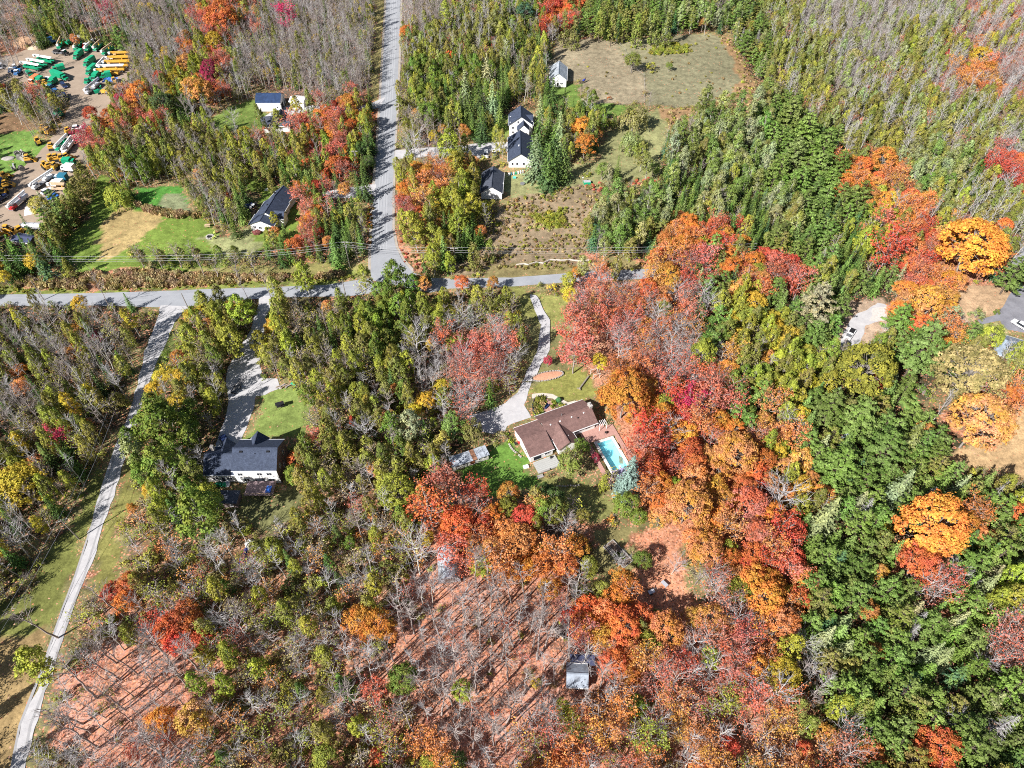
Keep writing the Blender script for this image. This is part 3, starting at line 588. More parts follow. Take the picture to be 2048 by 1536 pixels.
# navy-roofed outbuilding, white shed, half hidden cottage
b4 = Bld('outbuilding', 'long white outbuilding with navy metal roof at the edge of the lawn', 'barn', -103.8, 289.2, R(0)); b4.gable(10.2, 7.6, 3.9, 2.2, WHITE, NAVY, over=.3)
b4.window('f', 3.6, 1.3, .7, 1.0, 10.2, 7.6); b4.window('r', -1.5, .05, 3.2, 2.8, 10.2, 7.6, kind='door', m=BLACK); b4.window('r', 2.4, .05, 1.0, 2.1, 10.2, 7.6, kind='door', m=DOORM); b4.box('roof_panel', TRIM, 2, 4.25, 3.6, 5.4, .6, .25)
b4s = Bld('white_shed', 'small white shed with pale flat roof next to the navy-roofed outbuilding', 'shed', -92.4, 291.3, R(-8)); b4s.gable(6.2, 5.0, 2.5, .7, WHITE, mat('white_roofing', (.75, .75, .75), .6, .06, 2), over=.25); b4s.window('r', 0, .05, 1.2, 2, 6.2, 5, kind='door', m=BLACK); b4s.window('f', -1, 1, 1, .8, 6.2, 5)
b4h = Bld('grey_roofed_cottage', 'white cottage with grey roof half hidden by red maples', 'house', -97.5, 272.0, R(8)); b4h.gable(11, 8, 2.8, 2.1, WHITE, SH_GREY, over=.4); b4h.gable(4, 4, 2.8, 1.5, WHITE, SH_GREY, ox=1.5, oy=4.5, rz=R(90)); b4h.window('f', -3, 1, 1.2, 1.1, 11, 8); b4h.window('f', 2, 1, 1.2, 1.1, 11, 8); b4h.box('chimney', BRICK, 0, 0, 4, .6, .6, 1.6)

# white farmhouse: tall house, link, long garage
b5 = Bld('farmhouse', 'tall white farmhouse with slate-blue roof and dormers beside the big spruces', 'house', 3.6, 269.6, R(90))
b5.gable(8.4, 9.4, 4.9, 3.4, WHITE, SH_SLATE, over=.4); b5.gable(4.2, 4.6, 4.4, 2.2, WHITE, SH_SLATE, ox=-5.6, oy=-1.0, over=.3)
for x in (-2.2, 2.3): b5.gable(2.6, 1.9, 5.6, .9, WHITE, SH_SLATE, ox=x, oy=3.0, rz=R(90), z0=5, over=.2)
b5.gable(2.8, 3.0, 5.5, 1.4, WHITE, SH_SLATE, ox=-.5, oy=-3.2, rz=R(90), z0=4.5, over=.25)
for y in (1.1, -.9): b5.window('l', y, 5.4, .8, 1.1, 8.5, 9.4)
b5.window('l', 3.2, 3.0, .9, 1.1, 8.5, 9.4); b5.window('l', 3.2, 1.0, .9, 1.1, 8.5, 9.4); b5.box('antenna', STEEL, 5.2, .8, 0, .08, .08, 12); b5.box('dish', TRIM, 5.3, 1.1, 7, .6, .6, .1)
for x in (-2, 0, 2): b5.window('b', x, 1.0, 1.0, 1.3, 8.4, 9.4); b5.window('b', x, 3.2, 1.0, 1.1, 8.4, 9.4)
b6 = Bld('farm_garage', 'long white garage wing with slate-blue roof below the farmhouse', 'garage', 3.2, 250.3, R(90)); b6.gable(17.0, 9.0, 2.9, 3.0, WHITE, SH_SLATE, over=.4)
for y in (3, 1.2, -1.4): b6.window('l', y, 1.0, .9, 1.2, 17, 9)
for x in (4, 0, -4): b6.window('b', x, .05, 2.8, 2.3, 17, 9, kind='door', m=TRIM)
b6.vent(-2.5, .5, 5.6, .25, .5); b6.box('roof_edge', TRIM, 8.9, 0, 5.9, .3, .5, .15)
b7 = Bld('grey_garage', 'grey shingled barn garage with arched tree shadows, below the two parked cars', 'garage', -7.3, 227.2, R(88)); b7.gable(13.0, 7.6, 2.8, 2.4, WHITE, SH_GREY, over=.35); b7.window('l', 0, .05, 3, 2.3, 13, 7.6, kind='door', m=TRIM); b7.window('f', 2, 1, 1, .9, 13, 7.6); b7.box('wall_lamp', TRIM, -.5, -4.1, 2.4, .5, .3, .6)
# paddock barn
b8 = Bld('paddock_barn', 'white barn with pale metal roof at the left side of the horse paddock', 'barn', 21.0, 313.6, R(86)); b8.gable(12.4, 7.4, 3.4, 2.6, WHITE, TINW, over=.3)
for u, z, w, h in ((1.6, 1.2, 1.0, 1.0), (-1.6, 1.2, 1.3, 1.0)): b8.window('l', u, z, w, h, 12.4, 7.4)
b8.window('l', 0, .05, 1.0, 2.0, 12.4, 7.4, kind='door', m=BLACK); b8.window('f', -3, 1.4, .8, .8, 12.4, 7.4); b8.window('f', 1, 1.4, .8, .8, 12.4, 7.4)
# long tin-roofed shed
a_, b_ = G(902, 923), G(975, 903); rz = rot_of(a_, b_)
b9 = Bld('tin_roofed_shed', 'long narrow white shed with rusty tin roof below the driveway', 'shed', -11.0, 103.9, rz + R(4)); b9.box('wall', mat('grubby_white', (.6, .58, .52), .8, .2, 1), 0, 0, 0, 9.6, 2.6, 2.1)
for i in range(9): MB().box(0, 0, 0, 1.1, 3.4, .07).build('roof_panel', RUST if i in (5,) else TINR, b9.o, (-4.55 + i * 1.13, 0, 2.18 + .05 * (i % 2)), rz=R((i * 7 % 3) - 1))
for u in (-3.6, -1.9, 2.4, 3.8): b9.window('f', u, .9, .7, .7, 9.6, 2.6)
b9.window('f', .4, .05, 1.5, 1.8, 9.6, 2.6, kind='door', m=DOORR)
# arched metal hut
b10 = Bld('arched_metal_hut', 'arched grey corrugated metal hut in the red maples', 'shed', -14.6, 74.4, R(97))
def arch(x0, x1, r, hh, n=12, t=.08):
    m = MB(); 
    for i in range(n + 1):
        a = math.pi * i / n
        for q in (0, t): 
            for x in (x0, x1): m.v.append((x, math.cos(a) * (r + q), math.sin(a) * (hh + q)))
    for i in range(n):
        b = i * 4; m.f += [(b + 2, b + 3, b + 7, b + 6), (b, b + 4, b + 5, b + 1), (b, b + 2, b + 6, b + 4), (b + 1, b + 5, b + 7, b + 3)]
    return m
for i in range(9):
    arch(-4.0 + i * .9, -4.0 + i * .9 + .885, 2.5 + .03 * (i % 2), 2.9 + .03 * (i % 2)).build('roof_panel', TINW if i > 2 else TINR, b10.o)
MB().add([(-3.95, math.cos(math.pi * i / 12) * 2.45, math.sin(math.pi * i / 12) * 2.85) for i in range(13)], [tuple(range(13))]).build('end_wall', TINR, b10.o)
MB().add([(3.95, math.cos(math.pi * i / 12) * 2.45, math.sin(math.pi * i / 12) * 2.85) for i in range(13)], [tuple(range(12, -1, -1))]).build('end_wall', TINR, b10.o); MB().box(0, 0, 0, .06, 2.2, 2.0).build('door', STEEL, b10.o, (-4.0, 0, 0))
# little shed among the maples
b11 = Bld('maple_wood_shed', 'little shed with white tin roof half and dark half among the maples', 'shed', 13.4, 49.2, R(-3)); b11.gable(4.0, 4.4, 1.9, 1.1, WOOD, ribbed_mat('dulled_tin', (.27, .31, .37), .6, .1, 1.6), over=.25)
b11.box('lean_to_roof', mat('dark_blue_roofing', (.06, .07, .13), .6, .2, 2), 1.2, 3.4, 1.6, 5.2, 2.2, .1); [b11.box('post', WOOD, x, 4.3, 0, .12, .12, 1.6) for x in (-1.2, 3.6)]; b11.window('f', 0, .05, .9, 1.7, 4, 4.4, kind='door', m=DOORM)
# grey roofed house at the right edge
b12 = Bld('edge_house', 'house with grey roof and brown brick wall at the right edge beside the forecourt', 'house', *G(2040, 700, 3), R(-28)); b12.gable(13, 9, 2.9, 1.9, BRICK, ribbed_mat('grey_blue_tin', (.30, .36, .44), .5, .2, 1.5), over=.45); b12.window('b', -2, 1, 1.3, 1.1, 13, 9); b12.window('b', 2, .05, 1, 2, 13, 9, kind='door', m=TRIM); b12.box('chimney', BRICK, 3, 1, 3, .8, .8, 2.6)
# ------------------------------------------------------------------ tree templates (real size, metres)
def unit(a): return a / np.maximum(np.linalg.norm(a, axis=-1, keepdims=True), 1e-9)
def leaf_quads(C, Nn, S, g, stretch=1.0, tdir=None):
    """small leaf sprays: bent rhombs at C, facing Nn"""
    n = len(C); r = g.normal(size=(n, 3))
    U = unit(np.cross(Nn, r)) if tdir is None else unit(tdir - Nn * np.sum(tdir * Nn, 1, keepdims=True))
    W = np.cross(Nn, U); S = np.asarray(S).reshape(-1, 1)
    a = C + U * S * .5 * stretch; b = C + W * S * .42 + Nn * S * .08; c = C - U * S * .5 * stretch; d = C - W * S * .42 + Nn * S * .08
    v = np.stack([a, b, c, d], 1).reshape(-1, 3); f = np.arange(n * 4).reshape(n, 4)
    return v, f
class Tree:
    def __init__(s, seed):
        s.g = np.random.default_rng(seed); s.lv = []; s.lf = []; s.vv = []; s.ww = []; s.nl = 0; s.wood = []; s.limb = []
    def leaves(s, C, Nn, S, v, w, stretch=1.0, tdir=None):
        a, f = leaf_quads(C, Nn, S, s.g, stretch, tdir); s.lv.append(a); s.lf.append(f + s.nl); s.nl += len(a)
        s.vv.append(np.repeat(v, 4)); s.ww.append(np.repeat(w, 4))
    def clumps(s, P, D, rad, k, size, up=.45, flat=.75):
        """k leaf sprays around each clump centre P (outward direction D)"""
        g = s.g; n = len(P); r = unit(g.normal(size=(n, k, 3))) * (g.random((n, k, 1)) ** .45) * np.asarray(rad).reshape(n, 1, 1)
        r[..., 2] *= flat
        C = P[:, None] + r; cv = g.random(n)[:, None]; cw = g.random(n)[:, None] * np.ones((1, k))
        Nn = unit(D[:, None] * .55 + unit(r) * .55 + g.normal(size=(n, k, 3)) * .5 + np.array([0, 0, up]))
        v = np.clip(cv * .55 + g.random((n, k)) * .45, 0, 1)
        s.leaves(C.reshape(-1, 3), Nn.reshape(-1, 3), size * (.7 + .6 * g.random(n * k)), v.ravel(), cw.ravel())
    def tube(s, pts, rad, n=4, limb=True): (s.limb if limb else s.wood).append((np.array(pts, float), np.array(rad, float), n))
    @staticmethod
    def _tubes(lst):
        V = []; F = []; b = 0
        for P, rd, n in lst:
            d = unit(np.gradient(P, axis=0)); ref = np.where(np.abs(d[:, 2:3]) < .9, [[0, 0, 1.]], [[1., 0, 0]])
            u = unit(np.cross(d, ref)); w = np.cross(d, u); a = 2 * math.pi * np.arange(n) / n
            ring = P[:, None] + (u[:, None] * np.cos(a)[None, :, None] + w[:, None] * np.sin(a)[None, :, None]) * rd[:, None, None]
            m = len(P); V.append(ring.reshape(-1, 3)); i = np.arange(m - 1)[:, None] * n; k = np.arange(n)[None]
            F.append((np.stack([i + k, i + (k + 1) % n, i + n + (k + 1) % n, i + n + k], -1) + b).reshape(-1, 4)); b += m * n
        return (np.concatenate(V), np.concatenate(F)) if V else (np.zeros((0, 3)), np.zeros((0, 4), int))
    def make(s, name, bark, leafm, twig=None):
        wv, wf = s._tubes(s.wood); mv, mf = s._tubes(s.limb)
        lv = np.concatenate(s.lv) if s.lv else np.zeros((0, 3)); lf = np.concatenate(s.lf) if s.lf else np.zeros((0, 4), int)
        va = np.concatenate(s.vv) if s.vv else np.zeros(0); wa = np.concatenate(s.ww) if s.ww else np.zeros(0)
        def mk(nm, parts, mats):
            V = []; F = []; MI = []; A = []; B = []; b = 0
            for v, f, mi, a, w in parts:
                V.append(v); F.append(f + b); MI += [mi] * len(f); A.append(a if a is not None else np.zeros(len(v))); B.append(w if w is not None else np.zeros(len(v))); b += len(v)
            return np_mesh(nm, np.concatenate(V), np.concatenate(F), 4, mats, {'v': ('POINT', 'FLOAT', np.concatenate(A)), 'w': ('POINT', 'FLOAT', np.concatenate(B))}, MI)
        tw = twig or bark
        W = (wv, wf, 0, None, None); LM = (mv, mf, 1, None, None); LF = (lv, lf, 2, va, wa)
        out = {'trunk': mk(name + '_trunk', [W], [bark]), 'crown': mk(name + '_crown', [LM, LF], [bark, tw, leafm]),
               'all': mk(name, [W, LM, LF], [bark, tw, leafm]), 'mass': mk(name + '_massed', [W, LM, LF], [bark, tw, M_LEAFI])}
        return out
def wob(g, a, b, n, amp):
    t = np.linspace(0, 1, n)[:, None]; p = a + (b - a) * t; o = g.normal(size=(n, 3)) * amp * np.linalg.norm(b - a); o[0] = 0; o[-1] *= .5
    return p + o
def lumpy(g, D, k=7, amp=.28):
    """an uneven outline: radius factor per direction from a few bulges"""
    c = unit(g.normal(size=(k, 3))); a = g.random(k) * amp
    return 1 - amp * .35 + np.sum(a * np.exp(-((1 - D @ c.T) * 5)), 1)
def T_maple(seed, H=13., Rr=4.6, n=115, k=32, size=.40, inner=.5, low=.26):
    t = Tree(seed); g = t.g; top = np.array([g.normal() * .5, g.normal() * .5, H * .62])
    t.tube(wob(g, np.zeros(3), top, 5, .02), np.linspace(.26, .12, 5), 6, False)
    D = unit(g.normal(size=(n, 3))); D[:, 2] = np.where(D[:, 2] < -.35, -D[:, 2], D[:, 2]); f = lumpy(g, D) * (inner + (1 - inner) * g.random(n) ** .35)
    zc = H * (.5 + low / 2); hz = H * (.5 - low / 2)
    P = D * np.array([Rr, Rr, hz]) * f[:, None]; P *= np.where(P[:, 2:3] < 0, [[1.0, 1.0, .9]], [[1, 1, 1]]); P[:, 2] += zc
    t.clumps(P, D, .6 + .6 * g.random(n), k, size)
    for i in range(0, n, 3):
        z = max(H * .22, min(H * .6, P[i, 2] - .35 * np.hypot(P[i, 0], P[i, 1]) - .5)); a = np.array([0, 0, z])
        t.tube(wob(g, a, P[i], 4, .04), [.09, .07, .05, .02])
    return t
def T_thin(seed, H=13., Rr=4.0, leaves=420, size=.36, tw=150):
    """half bare crown: every branch shows, leaves left near the tips"""
    t = Tree(seed); g = t.g; tips = []
    top = np.array([g.normal() * .7, g.normal() * .7, H * .8]); tr = wob(g, np.zeros(3), top, 7, .015)
    t.tube(tr, np.linspace(.2, .05, 7), 5, False)
    for i in range(16):
        u = .3 + .68 * (i / 15) ** .9; j = u * 6; a = tr[int(j)] + (tr[min(int(j) + 1, 6)] - tr[int(j)]) * (j % 1)
        th = i * 2.4 + g.random(); L = Rr * (1.15 - .5 * u) * (.75 + .5 * g.random())
        b = a + np.array([math.cos(th) * L, math.sin(th) * L, L * (.6 + .7 * g.random())]); b[2] = min(b[2], H * 1.02)
        br = wob(g, a, b, 5, .05); t.tube(br, [.085, .07, .055, .04, .02]); tips += [b]
        for q in range(tw // 16):
            s_ = .25 + .75 * g.random(); jj = s_ * 4; c = br[int(min(jj, 3))] + (br[min(int(jj) + 1, 4)] - br[int(min(jj, 3))]) * (jj % 1)
            d = unit(unit(b - a) * .8 + unit(g.normal(size=3)) * .9 + np.array([0, 0, .35])); l = (.7 + 1.3 * g.random()) * Rr / 4
            t.tube([c, c + d * l * .5 + g.normal(size=3) * .08, c + d * l], [.032, .024, .012], 3); tips.append(c + d * l)
    tips = np.array(tips)
    if leaves:
        C = tips[g.integers(0, len(tips), leaves)] + g.normal(size=(leaves, 3)) * .38
        cw = g.random(leaves)
        t.leaves(C, unit(g.normal(size=(leaves, 3)) + np.array([0, 0, .7])), size * (.6 + .7 * g.random(leaves)), g.random(leaves), cw)
    return t
def T_bare(seed, H=14., Rr=2.2, tw=170):
    t = Tree(seed); g = t.g; lean = g.normal(size=2) * .8
    tr = wob(g, np.zeros(3), np.array([lean[0], lean[1], H]), 8, .006); t.tube(tr, np.linspace(.15, .03, 8), 5, False)
    for i in range(20):
        u = .38 + .6 * i / 19; j = u * 7; a = tr[int(j)] + (tr[min(int(j) + 1, 7)] - tr[int(j)]) * (j % 1)
        th = g.random() * 6.28; L = Rr * (1.15 - .8 * (u - .38) / .6) * (.5 + .8 * g.random())
        b = a + np.array([math.cos(th) * L, math.sin(th) * L, L * (.7 + .8 * g.random())])
        t.tube(wob(g, a, b, 4, .05), [.055, .042, .03, .015], 3)
        for q in range(tw // 20):
            c = a + (b - a) * (.25 + .75 * g.random()); d = unit(unit(b - a) + unit(g.normal(size=3)) * .8 + np.array([0, 0, .3])); l = .4 + .9 * g.random()
            t.tube([c, c + d * l], [.022, .010], 3)
    return t
def T_tall(seed, H=19., Rr=2.6, tw=150):
    t = Tree(seed); g = t.g; lean = g.normal(size=2) * 1.0
    tr = wob(g, np.zeros(3), np.array([lean[0], lean[1], H]), 9, .006); t.tube(tr, np.linspace(.24, .04, 9), 5, False)
    for i in range(15):
        u = .55 + .43 * i / 14; j = u * 8; a = tr[int(j)] + (tr[min(int(j) + 1, 8)] - tr[int(j)]) * (j % 1)
        th = g.random() * 6.28; L = Rr * (1.2 - .8 * (u - .55) / .43) * (.5 + .8 * g.random()); b = a + np.array([math.cos(th) * L, math.sin(th) * L, L * (.8 + .8 * g.random())])
        t.tube(wob(g, a, b, 4, .05), [.085, .06, .04, .02], 4)
        for q in range(tw // 15):
            c = a + (b - a) * (.25 + .75 * g.random()); d = unit(unit(b - a) + unit(g.normal(size=3)) * .8 + np.array([0, 0, .3])); l = .5 + 1.1 * g.random(); t.tube([c, c + d * l], [.028, .012], 3)
    return t
def T_aspen(seed, H=15., Rr=2.1, n=60, k=20, size=.42, base=.36):
    t = Tree(seed); g = t.g; tr = wob(g, np.zeros(3), np.array([g.normal() * .6, g.normal() * .6, H * .95]), 7, .008); t.tube(tr, np.linspace(.16, .04, 7), 5, False)
    z = base + (1 - base) * g.random(n) ** .8; th = g.random(n) * 6.28; prof = np.sin(np.clip((z - base) / (1 - base), 0, 1) * 2.6 + .45) ** .7
    r = Rr * prof * (.35 + .65 * g.random(n) ** .5) * (.8 + .4 * g.random(n)); D = np.stack([np.cos(th), np.sin(th), .3 * np.ones(n)], 1)
    P = np.stack([np.cos(th) * r, np.sin(th) * r, z * H], 1); P[:, :2] += tr[(z * 6).astype(int), :2]
    t.clumps(P, unit(D), .55 + .45 * g.random(n), k, size, .35, .9)
    for i in range(0, n, 3):
        a = tr[max(1, int(z[i] * 6) - 1)]; t.tube([a, P[i]], [.05, .015], 3)
    return t
def T_spruce(seed, H=13., Rr=2.6, lev=20, k=9, size=.5, droop=.25, dead=False, fluff=1.0):
    t = Tree(seed); g = t.g; t.tube(wob(g, np.zeros(3), np.array([0, 0, H * 1.0]), 5, .004), np.linspace(.18, .02, 5), 5, False)
    C = []; Nn = []; T_ = []; S = []
    for i in range(lev):
        u = (i + .3 * g.random()) / lev; z = H * (.06 + .93 * u); L0 = Rr * (1 - u) ** .85 + .15; kk = max(4, int(k * (1 - .45 * u)))
        o = g.random() * 6.28
        for j in range(kk):
            th = o + j * 6.283 / kk + g.normal() * .2; L = L0 * (.78 + .35 * g.random()); d = np.array([math.cos(th), math.sin(th), 0])
            a = np.array([0, 0, z]); b = a + d * L + np.array([0, 0, -droop * L + .12 * L])
            if dead:
                t.tube(np.array([a, (a + b) / 2 + [0, 0, .05], b + [0, 0, .1]]), [.035, .025, .012], 3)
                for q in range(4):
                    c = a + (b - a) * (.3 + .7 * g.random()); e = c + np.cross(d, [0, 0, 1]) * (g.random() - .5) * L * .5 + d * .3 + [0, 0, -.12]; t.tube([c, e], [.016, .008], 3)
                continue
            m = max(3, int(L / .30 * fluff)); s_ = (np.arange(m) + g.random(m)) / m; wd = (1 - s_ * .75) * L * .26
            sd = np.cross(d, [0, 0, 1.]); off = (g.random(m) * 2 - 1) * wd
            c = a + (b - a) * s_[:, None] + sd * off[:, None] + np.array([0, 0, 1.]) * (-.22 * np.abs(off) + .1 * g.normal(size=m))[:, None] - np.array([0, 0, 1.]) * (droop * .5 * L * s_ ** 2)[:, None]
            C.append(c); Nn.append(unit(np.array([0, 0, 1.]) + d * .55 + g.normal(size=(m, 3)) * .3)); T_.append(unit(d + sd * np.sign(off)[:, None] * .55 + g.normal(size=(m, 3)) * .1)); S.append(size * (.75 + .5 * g.random(m)) * (.65 + .35 * (1 - u)))
    if not dead:
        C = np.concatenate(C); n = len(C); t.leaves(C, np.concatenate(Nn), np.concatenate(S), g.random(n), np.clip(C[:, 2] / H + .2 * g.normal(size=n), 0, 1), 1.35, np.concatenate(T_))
    return t
def T_pine(seed, H=14., Rr=4.2, nb=34, size=.46, k=13):
    """broad evergreen: fans of soft boughs in uneven tiers"""
    t = Tree(seed); g = t.g; t.tube(wob(g, np.zeros(3), np.array([g.normal() * .3, g.normal() * .3, H * .95]), 6, .008), np.linspace(.3, .05, 6), 6, False)
    P = []; D = []; Rd = []
    for i in range(nb):
        u = (i + g.random()) / nb; z = H * (.22 + .74 * u); prof = math.sin(min(1, (1 - u) * 1.1 + .12) * 1.5) ; th = i * 2.399 + g.normal() * .25
        L = Rr * prof * (.7 + .45 * g.random()); d = np.array([math.cos(th), math.sin(th), .12 + .25 * u]); a = np.array([0, 0, z]); b = a + d * L
        t.tube(np.array([a, (a + b) / 2 - [0, 0, .12], b]), [.07, .05, .02], 4)
        m = max(2, int(L / .62)); s_ = .3 + .7 * (np.arange(m) + .7) / m
        for q in s_:
            sd = np.cross(d, [0, 0, 1.]); off = (g.random() - .5) * L * .42 * (1.15 - q)
            P.append(a + (b - a) * q + sd * off + [0, 0, .12 * g.normal()]); D.append(unit(d * .8 + sd * off * .3)); Rd.append((.42 + .38 * g.random()) * (1.25 - .4 * u))
    t.clumps(np.array(P), np.array(D), np.array(Rd), k, size, .9, .5); return t
def T_cedar(seed, H=9., Rr=1.7, n=46, k=22, size=.36, blunt=.75):
    t = Tree(seed); g = t.g; t.tube(wob(g, np.zeros(3), np.array([0, 0, H * .93]), 4, .004), np.linspace(.14, .03, 4), 5, False)
    z = .04 + .94 * g.random(n) ** 1.15; th = g.random(n) * 6.283; r = Rr * (1 - z ** 1.6) ** blunt * (.5 + .5 * g.random(n) ** .4) * (.85 + .3 * g.random(n)) + .05
    P = np.stack([np.cos(th) * r, np.sin(th) * r, z * H], 1); D = unit(np.stack([np.cos(th), np.sin(th), .45 * np.ones(n)], 1))
    t.clumps(P, D, .42 + .35 * g.random(n), k, size, .4, 1.35); return t
def T_shrub(seed, H=3.2, Rr=2.0, n=26, k=20, size=.36, twigs=60):
    t = Tree(seed); g = t.g
    for i in range(7):
        th = i * .9 + g.random(); b = np.array([math.cos(th) * Rr * .6 * g.random(), math.sin(th) * Rr * .6 * g.random(), H * (.5 + .4 * g.random())]); t.tube(wob(g, b * [.1, .1, 0], b, 3, .04), [.06, .04, .02], 4, False)
    D = unit(g.normal(size=(n, 3))); D[:, 2] = np.abs(D[:, 2]); f = lumpy(g, D, 5, .4) * (.45 + .55 * g.random(n) ** .4); P = D * np.array([Rr, Rr, H * .8]) * f[:, None] + np.array([0, 0, .35])
    t.clumps(P, D, .4 + .35 * g.random(n), k, size)
    for i in range(twigs):
        d = unit(g.normal(size=3) + [0, 0, 1.4]); d[2] = abs(d[2]); c = d * [Rr, Rr, H] * (.3 + .4 * g.random()); t.tube([c, c + d * (.5 + .7 * g.random())], [.022, .01], 3)
    return t
def T_willow(seed, H=9., Rr=4.6):
    t = Tree(seed); g = t.g; t.tube(wob(g, np.zeros(3), np.array([0, 0, H * .6]), 4, .02), np.linspace(.35, .15, 4), 6, False)
    n = 170; D = unit(g.normal(size=(n, 3))); D[:, 2] = np.abs(D[:, 2]); f = lumpy(g, D, 8, .3) * (.6 + .4 * g.random(n) ** .4); P = D * np.array([Rr, Rr, H * .5]) * f[:, None] + np.array([0, 0, H * .48])
    m = 15; s_ = np.arange(m)[None, :, None] / m; L = (2.0 + 2.6 * g.random((n, 1, 1))) * (1.15 - D[:, None, 2:3] * .75); L = np.minimum(L, P[:, None, 2:3] - .5)
    C = P[:, None] + np.array([0, 0, -1.]) * L * s_ + D[:, None] * np.array([1, 1, 0]) * s_ * .55 + g.normal(size=(n, m, 3)) * .2; C = C.reshape(-1, 3); q = len(C)
    Nn = unit(np.repeat(D, m, 0) + np.array([0, 0, .25]) + g.normal(size=(q, 3)) * .4)
    t.leaves(C, Nn, .42 * (.7 + .6 * g.random(q)), np.clip(np.repeat(g.random(n), m) * .6 + g.random(q) * .4, 0, 1), g.random(q), 1.5, np.tile([0, 0, -1.], (q, 1)) + g.normal(size=(q, 3)) * .2)
    for i in range(0, n, 10): t.tube(wob(g, np.array([0, 0, H * .4]), P[i], 4, .04), [.12, .09, .06, .03], 4)
    return t
TPL = {  # kind -> list of mesh sets; reference height, reference crown radius
 'maple': [T_maple(10 + i, k=28 + 2 * i) for i in range(5)], 'bigmaple': [T_maple(20 + i, 16., 6.6, 240, 34, .44, .6, .16) for i in range(3)],
 'roundmaple': [T_maple(30 + i, 9., 3.6, 85, 28, .38, .55, .1) for i in range(2)],
 'thin': [T_thin(40 + i) for i in range(4)], 'thinfull': [T_thin(50 + i, leaves=1300, size=.42) for i in range(3)], 'bigbare': [T_thin(60 + i, 14., 4.6, 0, .3, 260) for i in range(3)],
 'bare': [T_bare(70 + i) for i in range(5)], 'tallbare': [T_tall(200 + i) for i in range(5)], 'palebare': [T_bare(210 + i, 14., 2.0, 120) for i in range(4)], 'barleaf': [T_thin(80 + i, 11., 2.3, 210, .32, 110) for i in range(4)],
 'aspen': [T_aspen(90 + i) for i in range(4)], 'poplar': [T_aspen(100 + i, 14., 3.3, 95, 24, .46, .22) for i in range(3)],
 'spruce': [T_spruce(110 + i) for i in range(4)], 'bluespruce': [T_spruce(120, 13., 3.2, 26, 12, .42, .12, fluff=1.7)], 'greyspruce': [T_spruce(124 + i, 14., 3.4, 22, 10, .5, .3, fluff=1.3) for i in range(2)],
 'deadspruce': [T_spruce(130 + i, 12., 2.3, 24, 8, dead=True) for i in range(2)], 'pine': [T_pine(140 + i) for i in range(5)], 'bigpine': [T_pine(150 + i, 17., 5.2, 54, .48, 15) for i in range(2)],
 'cedar': [T_cedar(160 + i) for i in range(4)], 'shrub': [T_shrub(170 + i) for i in range(4)], 'brush': [T_shrub(180 + i, 3.4, 2.0, 12, 12, .3, 150) for i in range(3)], 'willow': [T_willow(190)]}
REF = {'maple': (13, 5.2), 'bigmaple': (16, 7.4), 'roundmaple': (9, 4.3), 'thin': (13, 3.9), 'thinfull': (13, 3.9), 'bigbare': (14, 4.4), 'bare': (14, 1.9), 'tallbare': (19, 2.6), 'palebare': (14, 1.8), 'barleaf': (11, 2.3), 'aspen': (15, 2.6), 'poplar': (14, 4.0),
       'spruce': (13, 2.6), 'bluespruce': (13, 3.2), 'greyspruce': (14, 3.4), 'deadspruce': (12, 2.2), 'pine': (14, 4.4), 'bigpine': (17, 5.2), 'cedar': (9, 1.9), 'shrub': (3.4, 2.2), 'brush': (3.6, 2.2), 'willow': (9.5, 5.8)}
BK = {'aspen': M_BARKW, 'poplar': M_BARKW, 'bare': M_TWIG, 'tallbare': M_TWIG, 'palebare': M_BARKW, 'barleaf': M_TWIG, 'bigbare': M_BARKW, 'thin': M_TWIG, 'thinfull': M_TWIG, 'deadspruce': M_DEAD, 'spruce': M_BARKD, 'pine': M_BARKD, 'bigpine': M_BARKD, 'cedar': M_BARKD}
TPL = {k: [t.make(k + '_tree', BK.get(k, M_BARK), M_LEAF, {'bare': M_TWIG, 'palebare': M_DEAD, 'tallbare': M_TWIG, 'bigbare': M_DEAD, 'thin': M_TWIG, 'thinfull': M_TWIG, 'barleaf': M_TWIG, 'brush': M_TWIG}.get(k)) for t in v] for k, v in TPL.items()}
COL = dict(CT=(.42, .30, .20), OR=(.62, .20, .05), RO=(.57, .13, .06), RD=(.48, .065, .05), PK=(.50, .19, .15), DR=(.26, .045, .06), MG=(.45, .04, .10), YE=(.58, .40, .05), AM=(.56, .29, .05), YL=(.52, .43, .05), YG=(.38, .39, .055), GR=(.14, .225, .04),
           DG=(.075, .13, .045), BG=(.07, .16, .10), SG=(.33, .36, .16), OL=(.24, .22, .075), CE=(.20, .23, .04), PN=(.20, .28, .075), PG=(.125, .20, .035), BL=(.24, .33, .34), GS=(.24, .29, .16), BR=(.32, .20, .11), TN=(.50, .40, .18), PO=(.60, .26, .12))
TWO = dict(CT=('CT', 'TN'), OR=('OR', 'AM'), RO=('RO', 'OR'), RD=('RD', 'RO'), PK=('PK', 'RO'), DR=('DR', 'MG'), MG=('MG', 'MG'), YL=('YL', 'YE'), YE=('YE', 'YL'), AM=('AM', 'PO'), YG=('YG', 'CE'), GR=('GR', 'CE'), DG=('DG', 'PG'), BG=('BG', 'PG'), SG=('SG', 'CE'),
           OL=('OL', 'YG'), CE=('CE', 'OL'), PN=('PN', 'PG'), PG=('PG', 'PN'), BL=('BL', 'BL'), GS=('GS', 'SG'), BR=('BR', 'OL'), TN=('TN', 'OL'), PO=('PO', 'OR'))
